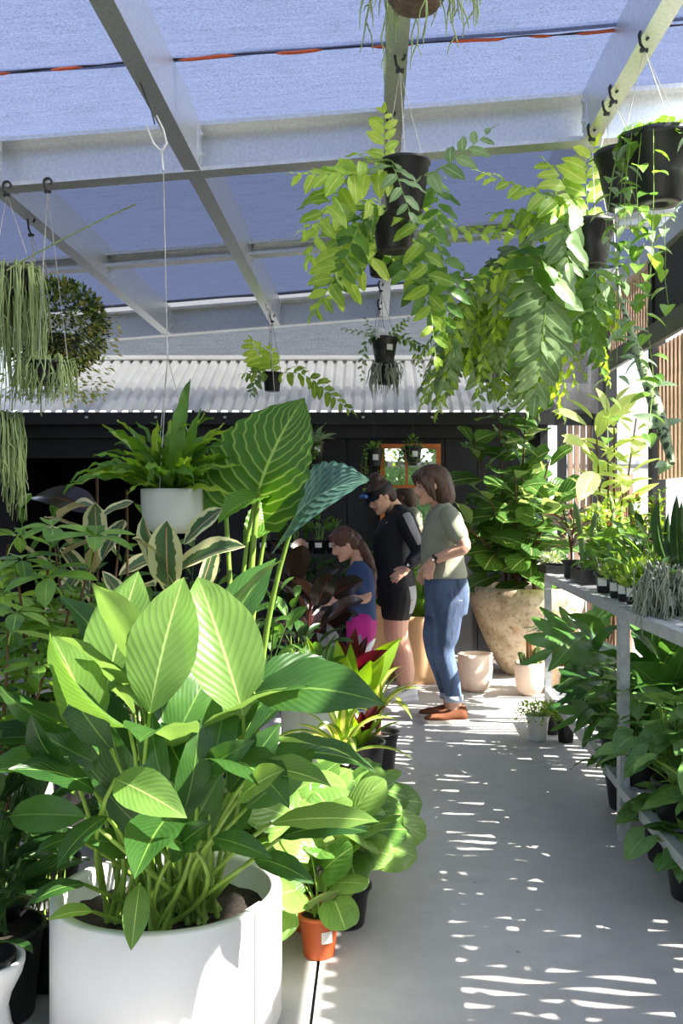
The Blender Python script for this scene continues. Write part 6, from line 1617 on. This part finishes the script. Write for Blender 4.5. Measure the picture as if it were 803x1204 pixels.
# ================================================================== RIGHT SIDE
# ---- two galvanised benches end to end
BZ = .938
def bench(label, o, ang, L_, D=.82):
    mm = Matrix.Translation(o) @ Matrix.Rotation(ang, 4, 'Z'); t = thing('plant_bench', label, 'bench', o)
    def bx(name, x0, x1, y0, y1, z0, z1, mat='steel'):
        b = MB(); b.box(x0, x1, y0, y1, z0, z1, m=mm); return b.build(name, t, M[mat])
    for y in (0, L_-.04):
        for x in (0, D-.04): bx('leg', x, x+.04, y, y+.04, 0, BZ-.045)
    for x in (0, D-.04):
        bx('top_rail', x, x+.04, 0, L_, BZ-.045, BZ); bx('lower_rail', x, x+.04, .04, L_-.04, .18, .22)
    for y in (0, L_-.04): bx('end_rail', .04, D-.04, y, y+.04, BZ-.045, BZ); bx('lower_end_rail', .04, D-.04, y, y+.04, .18, .22)
    n = int(L_/.07); b = MB(); b.box(.04, D-.04, -.012, .012, BZ-.012, BZ-.004); me = b.mesh('deck_slat', M['steel'])
    for i in range(n): inst('deck_slat', me, t, mm @ Matrix.Translation((0, .07+i*(L_-.14)/(n-1), 0)))
    b = MB(); b.box(.04, D-.04, -.02, .02, .20, .212); me = b.mesh('shelf_slat', M['steel'])
    for i in range(n//2): inst('shelf_slat', me, t, mm @ Matrix.Translation((0, .08+i*(L_-.16)/(n//2-1), 0)))
    return t, mm
b1, B1 = bench('galvanised steel bench at the far end of the right side', (1.0, 4.07, 0), -R(1.6), 2.13)
b2, B2 = bench('galvanised steel bench nearer the camera at the right edge', (.985, 1.55, 0), 0, 2.48)
def on(u, X, z=BZ):
    """point on the bench top at photo column u and distance X from the aisle line"""
    return Vector((X, X*F/(u-VU), z))
def small(name, label, c, r, h, group='small pots on the bench', st=True, ang=R(-125), potmat='plastic_black', cat='potted plant'):
    t = thing(name, label, cat, c, group); pot(t, c, r, h, potmat, n=20)
    if st: price_tag(t, Vector(c) + Vector((0, 0, h*.55)), ang, r*.9, .045, .04)
    return t, Vector(c) + Vector((0, 0, h*.88))
# trays
def tray(label, c, w, d, h=.05):
    t = thing('plant_tray', label, 'tray', c, 'black trays on the bench'); c = Vector(c)
    for (x0, x1, y0, y1) in ((-w, w, -d, -d+.006), (-w, w, d-.006, d), (-w, -w+.006, -d+.006, d-.006), (w-.006, w, -d+.006, d-.006)):
        b = MB(); b.box(c.x+x0, c.x+x1, c.y+y0, c.y+y1, c.z, c.z+h); b.build('side', t, M['plastic_black'])
    b = MB(); b.box(c.x-w+.006, c.x+w-.006, c.y-d+.006, c.y+d-.006, c.z, c.z+.006); b.build('base', t, M['plastic_black'])
c = on(650, 1.13); tray('shallow black tray of succulents at the far end of the bench', c, .07, .16)
for k, (dx, dy) in enumerate(((-.02, -.09), (-.01, .05))):
    t, cr = small('succulent', ('front', 'rear')[k] + ' grey green succulent in the shallow tray at the far bench end', c + Vector((dx, dy, .007)), .045, .06, st=True)
    def ball(q, cr=cr):
        d = Vector((q.gauss(0, 1), q.gauss(0, 1), abs(q.gauss(0, 1)))).normalized(); return cr + d*q.uniform(.02, .06), d
    tiny_foliage(t, ball, random.Random(k), 130, (.025, .045), ['tiny', 'string_grey'])
# red leaved rubber plant
c = on(672, 1.14); t, cr = small('red_leaf_plant', 'red and grey leaved plant in a black pot near the far bench end', c, .055, .105, st=False); rs = random.Random(201)
for (u, v) in ((662, 600), (676, 596), (668, 622)):
    leafy_stem(t, bez(cr, cr + Vector((0, 0, .12)), P(u, v, c.y), 6), rs, 8, LV['cordyline'], (.11, .16), (-.1, .5), 'stem_red', (.006, .004), .3)
# columnar cacti in a tray
c = on(692, 1.16); tray('deep black tray of columnar cacti', c, .075, .12, .075)
for k, (dx, dy, h, lx) in enumerate(((-.03, .0, .40, -.05), (.03, .06, .34, .02), (.02, -.06, .25, .0))):
    t, cr = small('columnar_cactus', ('tallest leaning', 'middle sized', 'shortest')[k] + ' columnar cactus in the deep black tray', c + Vector((dx, dy, .007)), .033, .05, st=False)
    cactus(t, cr, h, .014, 'cactus', 5, lean=(lx, 0))
# taller euphorbias and ferns behind
for k, (u, X, h, lab) in enumerate(((694, 1.38, .36, 'green candelabra euphorbia behind the cactus tray'), (712, 1.36, .34, 'green candelabra euphorbia behind the lime heart leaves'), (722, 1.50, .40, 'tall green candelabra euphorbia at the back of the bench'), (752, 1.42, .36, 'candelabra euphorbia with reddish tips near the middle of the bench'), (772, 1.40, .40, 'candelabra euphorbia with reddish tips near the camera end'))):
    c = on(u, X); t, cr = small('euphorbia', lab, c, .07, .12); rs = random.Random(210+k)
    for j in range(4):
        hh = h*rs.uniform(.6, 1); ox, oy = rs.uniform(-.035, .035), rs.uniform(-.035, .035)
        st = cactus(t, cr + Vector((ox, oy, 0)), hh, .014, 'cactus', 3, lean=(rs.uniform(-.03, .03), 0), spines=False)
        def lv_(q, b=cr + Vector((ox, oy, 0)), hh=hh):
            a = q.uniform(0, 6.28); o = Vector((math.cos(a), math.sin(a), .5)); return b + Vector((math.cos(a)*.015, math.sin(a)*.015, q.uniform(.15, 1)*hh)), o
        tiny_foliage(t, lv_, rs, 70, (.02, .045), ['succulent', 'succulent', 'copper' if k > 2 or j == 0 else 'succulent'])
for k, (u, X, lab) in enumerate(((733, 1.62, 'bright green feathery fern at the back of the bench'), (700, 1.62, 'bright fern between the cacti and the slatted wall'))):
    c = on(u, X); t, cr = small('bench_fern', lab, c, .07, .12, st=False); hanging_fern(t, cr, random.Random(220+k), 16, [LV['leaflet'], LV['leaflet_y']], (.12, .26), (.15, .38), (.0, .15), 11, .05, merge=True)
# front row of small pots
c = on(712, 1.10); t, cr = small('heart_leaf_plant', 'lime heart leaved philodendron in a small black pot', c, .05, .10); clump(t, cr, random.Random(231), 22, LV['pothos'], (.06, .2), (.05, .15), (.07, .11), .002, (-.5, .6))
for i, (u, lab, kind) in enumerate(((726, 'glossy leaved seedling in the small pot beside the lime philodendron', 'g'), (736, 'bushy green seedling in the third small pot of the front row', 'b'), (746, 'round leaved seedling in the fourth small pot of the front row', 'g'), (757, 'upright bright green mistletoe cactus, the front one', 'm'), (766, 'upright bright green mistletoe cactus, the one beside the grey mop', 'm'), (777, 'dark glossy plant in a small black pot under the grey mop', 'd'))):
    c = on(u, 1.09); t, cr = small('bench_seedling', lab, c, .042, .095); q = random.Random(240+i)
    if kind in 'gd': clump(t, cr, q, 16, LV['mid' if kind == 'g' else 'dark'], (.04, .13), (.03, .09), (.05, .08), .0018)
    else:
        def bl(q, cr=cr):
            d = Vector((q.gauss(0, 1), q.gauss(0, 1), abs(q.gauss(0, 1.2)))).normalized(); return cr + d*q.uniform(.02, .10), d + Vector((0, 0, .8))
        tiny_foliage(t, bl, q, 420 if kind == 'm' else 260, (.03, .05), ['succulent', 'succulent', 'tiny'])
for i, (u, X) in enumerate(((740, 1.24), (754, 1.24), (768, 1.24))):
    c = on(u, X); t, cr = small('bench_foliage_plant', ('leafy', 'broad leaved', 'bushy')[i] + ' green plant in the second row of the bench, ' + ('far', 'middle', 'near')[i] + ' one', c, .055, .11, st=False); clump(t, cr, random.Random(250+i), 20, LV[('mid', 'dark', 'umbrella')[i]], (.08, .22), (.06, .15), (.08, .12), .002)
c = on(790, 1.11); t, cr = small('grey_mop_cactus', 'grey green mop of drooping cactus stems at the bench edge near the camera', c, .05, .11); string_mass(t, cr, random.Random(260), 150, .05, (.08, .2), .004, 'string_grey', .09, 'strings', 1, .11)
c = on(801, 1.30); t, cr = small('snake_plant', 'dark snake plant on the bench at the right edge', c, .07, .13, st=False)
for k in range(12):
    a = k*2.4; o = Vector((math.cos(a), math.sin(a), 0)); b = cr + o*.03; leaf_to(t, LV['dark'][k % 4], b, b + o*.07 + Vector((0, 0, .25+.1*((k*37) % 10)/10)), Vector((0, 0, .2)) + o, .36)
# pale leaved young tree behind the bench
c = Vector((1.66, 7.0, 0)); t = thing('pale_leaved_tree', 'young tree with big pale yellow green leaves behind the bench', 'potted plant', c); pot(t, c, .17, .32, 'plastic_black'); rs = random.Random(270)
for (u, v, n) in ((722, 470, 15), (700, 490, 12), (748, 492, 13), (715, 540, 10), (735, 560, 10)):
    e = P(u, v, 6.6); b = c + Vector((rs.uniform(-.04, .04), rs.uniform(-.04, .04), .3)); leafy_stem(t, bez(b, lerp(b, e, .5)+Vector((0, 0, .2)), e, 9), rs, n, LV['pale'], (.20, .32), (-.1, .6), 'stem_brown', (.010, .005), .45)
for (bu, bv, tu, tv, yy) in ((690, 500, 648, 484, 6.3), (695, 535, 660, 512, 6.3), (712, 500, 752, 462, 6.4), (715, 490, 700, 456, 6.4), (700, 555, 680, 590, 6.2), (690, 530, 662, 520, 6.2)):
    leaf_to(t, rs.choice(LV['pale']), P(bu, bv, 6.45), P(tu, tv, yy), (.1, -.7, .7), 1.0)
# ---- weathered giant pot with the fiddle leaf fig
c = Vector((1.25, 8.15, 0)); t = thing('fiddle_leaf_fig', 'fiddle leaf fig in a giant weathered clay pot at the end of the aisle', 'potted plant', c); rs = random.Random(280)
m = MB(); m.lathe([(.12, .002), (.19, 0), (.21, .02), (.27, .12), (.345, .27), (.41, .42), (.455, .55), (.468, .63), (.455, .69), (.435, .715), (.405, .715), (.40, .68), (.41, .6), (.35, .5), (0, .5)], 56, 0, c); m.build('pot', t, M['stone'])
m = MB(); m.lathe([(.41, .60), (.2, .615), (0, .62)], 24, 0, c); m.build('soil', t, M['soil'])
for (u, v, n) in ((556, 520, 17), (586, 478, 19), (618, 486, 20), (646, 540, 16), (570, 580, 15), (606, 560, 17), (640, 610, 12), (585, 632, 11), (620, 640, 10), (548, 620, 10), (655, 580, 10)):
    e = P(u, v, 8.0 - .25*(v > 540)); b = c + Vector((rs.uniform(-.15, .15), rs.uniform(-.15, .15), .61)); leafy_stem(t, bez(b, lerp(b, e, .5) + Vector((0, 0, .1)), e, 8), rs, n, LV['fiddle'], (.24, .36), (-.3, .7), 'stem_brown', (.014, .006), .2, 1., .03, droop=.3, nb=(.25, -.75, 0))
# ---- clay pots on the floor
def clay(name, label, c, r, h, mat='cream_clay', soil=False):
    t = thing(name, label, 'pot' if not soil else 'potted plant', c, 'clay pots at the end of the aisle'); pot(t, c, r, h, mat, r*.62, style='round', soil=soil); return t, Vector(c) + Vector((0, 0, h*.9))
clay('clay_pot', 'empty cream clay pot beside the jeans', (.745, 7.34, 0), .13, .275)
t, cr = clay('cactus_pot', 'cream clay pot with a spiny cactus in front of the giant pot', (1.12, 7.18, 0), .108, .235, soil=True)
for k, (dx, h) in enumerate(((0, .22), (.04, .15), (-.045, .11))): cactus(t, cr + Vector((dx, 0, -.01)), h, .022, 'cactus' if k else 'cactus_red', 6, lean=(dx*.5, 0))
t, cr = clay('cactus_pot', 'weathered round pot of brown tipped cacti behind the bench post', (1.37, 7.32, 0), .14, .20, 'stone', True); rs = random.Random(290)
for k in range(13):
    a = k*2.4; rr = .09*math.sqrt(k/13); hh = rs.uniform(.22, .42); cactus(t, cr + Vector((math.cos(a)*rr, math.sin(a)*rr, -.02)), hh, .018, 'cactus_red' if k % 3 else 'cactus', 5, rs, lean=(math.cos(a)*.06, math.sin(a)*.06))
def crown(q): a = q.uniform(0, 6.28); return cr + Vector((math.cos(a)*.14*q.random(), math.sin(a)*.14*q.random(), q.uniform(.15, .42))), Vector((math.cos(a), math.sin(a), .6))
tiny_foliage(t, crown, rs, 260, (.02, .04), ['tiny_warm', 'spine'], 'brown_tips')
c = Vector((.945, 5.76, 0)); t = thing('small_white_pot', 'small white pot of trailing peperomia alone on the aisle floor', 'potted plant', c); pot(t, c, .066, .15, 'plastic_white'); rs = random.Random(295); cr = c + Vector((0, 0, .14))
clump(t, cr, rs, 34, LV['succ'], (.01, .07), (.03, .10), (.02, .035), .0012)
def dome(q):
    a = q.uniform(0, 6.28); d = Vector((math.cos(a), math.sin(a), q.uniform(-.5, 1.0))); k = q.uniform(.03, .125); return cr + Vector((d.x*k, d.y*k, .045*d.z + .03 - (.03 if k > .1 else 0))), d
tiny_foliage(t, dome, rs, 520, (.016, .03), ['succulent', 'tiny', 'tiny'], 'trailing_leaves')
for k, (x, y) in enumerate(((1.06, 5.93), (1.10, 5.72))):
    t = thing('small_floor_pot', ('black pot of mossy green plant behind the small white pot', 'black pot of mossy green plant at the bench foot beside the small white pot')[k], 'potted plant', (x, y, 0), 'mossy pots at the bench foot'); pot(t, (x, y, 0), .055, .12, 'plastic_black'); q0 = Vector((x, y, .12))
    def ms(q, q0=q0): a = q.uniform(0, 6.28); d = Vector((math.cos(a), math.sin(a), q.uniform(0, 1))); return q0 + d*q.uniform(.01, .06), d
    tiny_foliage(t, ms, random.Random(k), 240, (.02, .03), ['tiny', 'succulent'])
# ---- under the benches
def mon(name, label, c, r, h, seed, n, lv, hg, sp, ll, group='foliage plants under the benches', az=None, pr=.005, tilt=(-.4, .8)):
    t = thing(name, label, 'potted plant', c, group); c = Vector(c); pot(t, c, r, h, 'plastic_black'); clump(t, c + Vector((0, 0, h*.88)), random.Random(seed), n, LV[lv], hg, sp, ll, pr, tilt, 'stem', r*.3, az); return t
t = mon('monstera', 'monstera with deeply split leaves under the far bench', (1.18, 5.62, .212), .11, .18, 301, 3, 'monstera', (.2, .38), (.1, .2), (.2, .26))
leaf_to(t, LV['monstera'][0], P(690, 745, 5.3), P(644, 790, 5.0), (-.1, -.9, .5), 1.1)
leaf_to(t, LV['philo_big'][0], P(700, 745, 5.35), P(666, 722, 5.3), (-.2, -.8, .5), .9)
leaf_to(t, LV['philo_big'][1], P(705, 760, 5.2), P(732, 734, 5.1), (.2, -.6, .8), .8)
leaf_to(t, LV['monstera'][1], P(715, 800, 5.0), P(668, 838, 4.75), (-.2, -.8, .6), .9)
leaf_to(t, LV['monstera'][2], P(720, 830, 4.9), P(674, 862, 4.6), (-.2, -.7, .7), .8)
leaf_to(t, LV['philo_big'][2], P(690, 770, 5.3), P(680, 840, 5.1), (-.2, -1, .1), .9)
t = mon('paddle_philodendron', 'bright broad leaved philodendron under the bench beside the near post', (1.30, 4.55, .212), .12, .18, 303, 16, 'philo_big', (.18, .38), (.08, .26), (.2, .28))
leaf_to(t, LV['philo_big'][0], P(775, 808, 4.1), P(738, 778, 4.0), (.0, -1, .2), 1.1)
leaf_to(t, LV['philo_big'][1], P(790, 800, 4.0), P(806, 752, 3.9), (.2, -1, .2), 1.1)
leaf_to(t, LV['philo_big'][2], P(770, 760, 4.2), P(745, 742, 4.1), (-.2, -.8, .5), .9)
mon('paddle_philodendron', 'broad leaved philodendron under the near bench at the right edge', (1.45, 3.85, .212), .12, .18, 304, 14, 'philo_big', (.2, .40), (.08, .26), (.18, .26))
for i, (x, y, lab) in enumerate(((1.10, 4.50, 'arrow leaved plant on the low shelf just behind the near post'), (1.08, 4.05, 'arrow leaved plant on the low shelf at the near post'), (1.10, 3.62, 'arrow leaved plant on the low shelf in front of the near post'), (1.12, 3.25, 'arrow leaved plant on the low shelf at the right edge'), (1.30, 4.2, 'arrow leaved plant at the back of the low shelf behind the near post'), (1.36, 3.5, 'arrow leaved plant at the back of the low shelf near the right edge'))):
    mon('arrow_leaf_plant', lab, (x, y, .212), .085, .14, 310+i, 46, 'philo', (.06, .34), (.06, .28), (.08, .125), pr=.0025, tilt=(-.6, .5))
for i, (x, y, lab) in enumerate(((1.12, 3.78, 'black floor pot under the near bench beside the post'), (1.10, 3.42, 'black floor pot under the near bench at the right edge'), (1.13, 4.45, 'black floor pot behind the near post'))):
    c = Vector((x, y, 0)); t = thing('floor_pot', lab, 'potted plant', c, 'black floor pots under the benches'); pot(t, c, .10, .168, 'plastic_black')
    clump(t, c + Vector((0, 0, .15)), random.Random(330+i), 9, LV['philo'], (.03, .14), (.10, .2), (.09, .12), .003, (-.5, .2), az=(R(140), R(260)))
# mottled hanging stem seen in front of the slats
c = P(724, 300, 4.6); t = thing('mottled_vine', 'long mottled silver spotted stem hanging in front of the slatted wall', 'hanging plant', c)
hk = hook(t, (1.075, 4.6, zroof(c.x)+.005), .05)
m = MB(); m.tube([hk, c], .002, 5); m.build('hanger_cord', t, M['cord'])
sm = leafmat('mottled_stem', G(132, 152, 108), G(176, 190, 150), None, .1, .5, spot=(G(44, 62, 36), .56, 45))
pts = [P(u, v, 4.6 - .12*i) for i, (u, v) in enumerate(((724, 300), (728, 345), (740, 385), (752, 420), (764, 455), (778, 500), (790, 545)))]
m = MB(); m.tube(pts, [.005, .008, .016, .024, .028, .030, .012], 8); m.build('stem', t, sm); rs = random.Random(340)
for i in range(14):
    p = pts[2 + i % 5]; a = rs.uniform(0, 6.28); d = Vector((math.cos(a), math.sin(a)*.6-.3, rs.uniform(-.7, .3))).normalized(); leaf_to(t, rs.choice(LV['silver']), p + d*.02, p + d*rs.uniform(.08, .13), (d.x, d.y-.5, .6))
# ---- timber framed mirror on the shed wall
MY = 9.12; x0, x1, z0, z1 = (447-VU)/F*MY, (518-VU)/F*MY, .62, CAMZ + (600-522)/F*MY
t = thing('framed_mirror', 'window style mirror in an orange timber frame on the black wall', 'mirror', ((x0+x1)/2, MY, z0))
def mb(name, a, b, c_, d, mat='wood_orange', y0=-.035, y1=.02):
    q = MB(); q.box(a, b, MY+y0, MY+y1, c_, d); return q.build(name, t, M[mat])
W = .042
mb('stile', x0, x0+W, z0, z1); mb('stile', x1-W, x1, z0, z1); mb('rail', x0+W, x1-W, z1-W, z1); mb('rail', x0+W, x1-W, z0, z0+W)
xm = (478-VU)/F*MY; zm = CAMZ + (600-572)/F*MY
mb('transom', x0+W, x1-W, zm-.014, zm+.014); mb('mullion', xm-.012, xm+.012, zm+.014, z1-W)
mb('pane', x0+W, xm-.012, zm+.014, z1-W, 'mirror', -.006, .012); mb('pane', xm+.012, x1-W, zm+.014, z1-W, 'mirror', -.006, .012)
mb('pane', x0+W, x1-W, z0+W, zm-.014, 'mirror', -.006, .012)

# unseen plants added along the back of the near bench to dapple the sun
for i, (x, y, lv, lab) in enumerate(((1.62, 1.75, 'mid', 'unseen bushy green plant added at the back of the near bench, closest to the camera'), (1.6, 2.25, 'umbrella', 'unseen bushy light green plant added at the back of the near bench, second from the camera'), (1.64, 2.75, 'dark', 'unseen bushy dark plant added at the back of the near bench, third from the camera'), (1.6, 3.15, 'mid', 'unseen bushy green plant added at the back of the near bench, fourth from the camera'))):
    shrub('bench_shrub', lab, (x, y, BZ), [(x-.1, y-.12, BZ+.5), (x+.08, y-.05, BZ+.6), (x-.02, y+.12, BZ+.48)], 350+i, lv, (.11, .16), 13, .10, .18, group='bushy plants at the back of the benches')
for i, (x, y, lv, lab) in enumerate(((1.66, 5.0, 'mid', 'green bushy plant at the back of the far bench halfway along'),)):
    shrub('bench_shrub', lab, (x, y, BZ), [(x-.08, y-.1, BZ+.32), (x+.06, y-.02, BZ+.36), (x-.02, y+.1, BZ+.30)], 360+i, lv, (.10, .14), 12, .10, .16, group='bushy plants at the back of the benches')
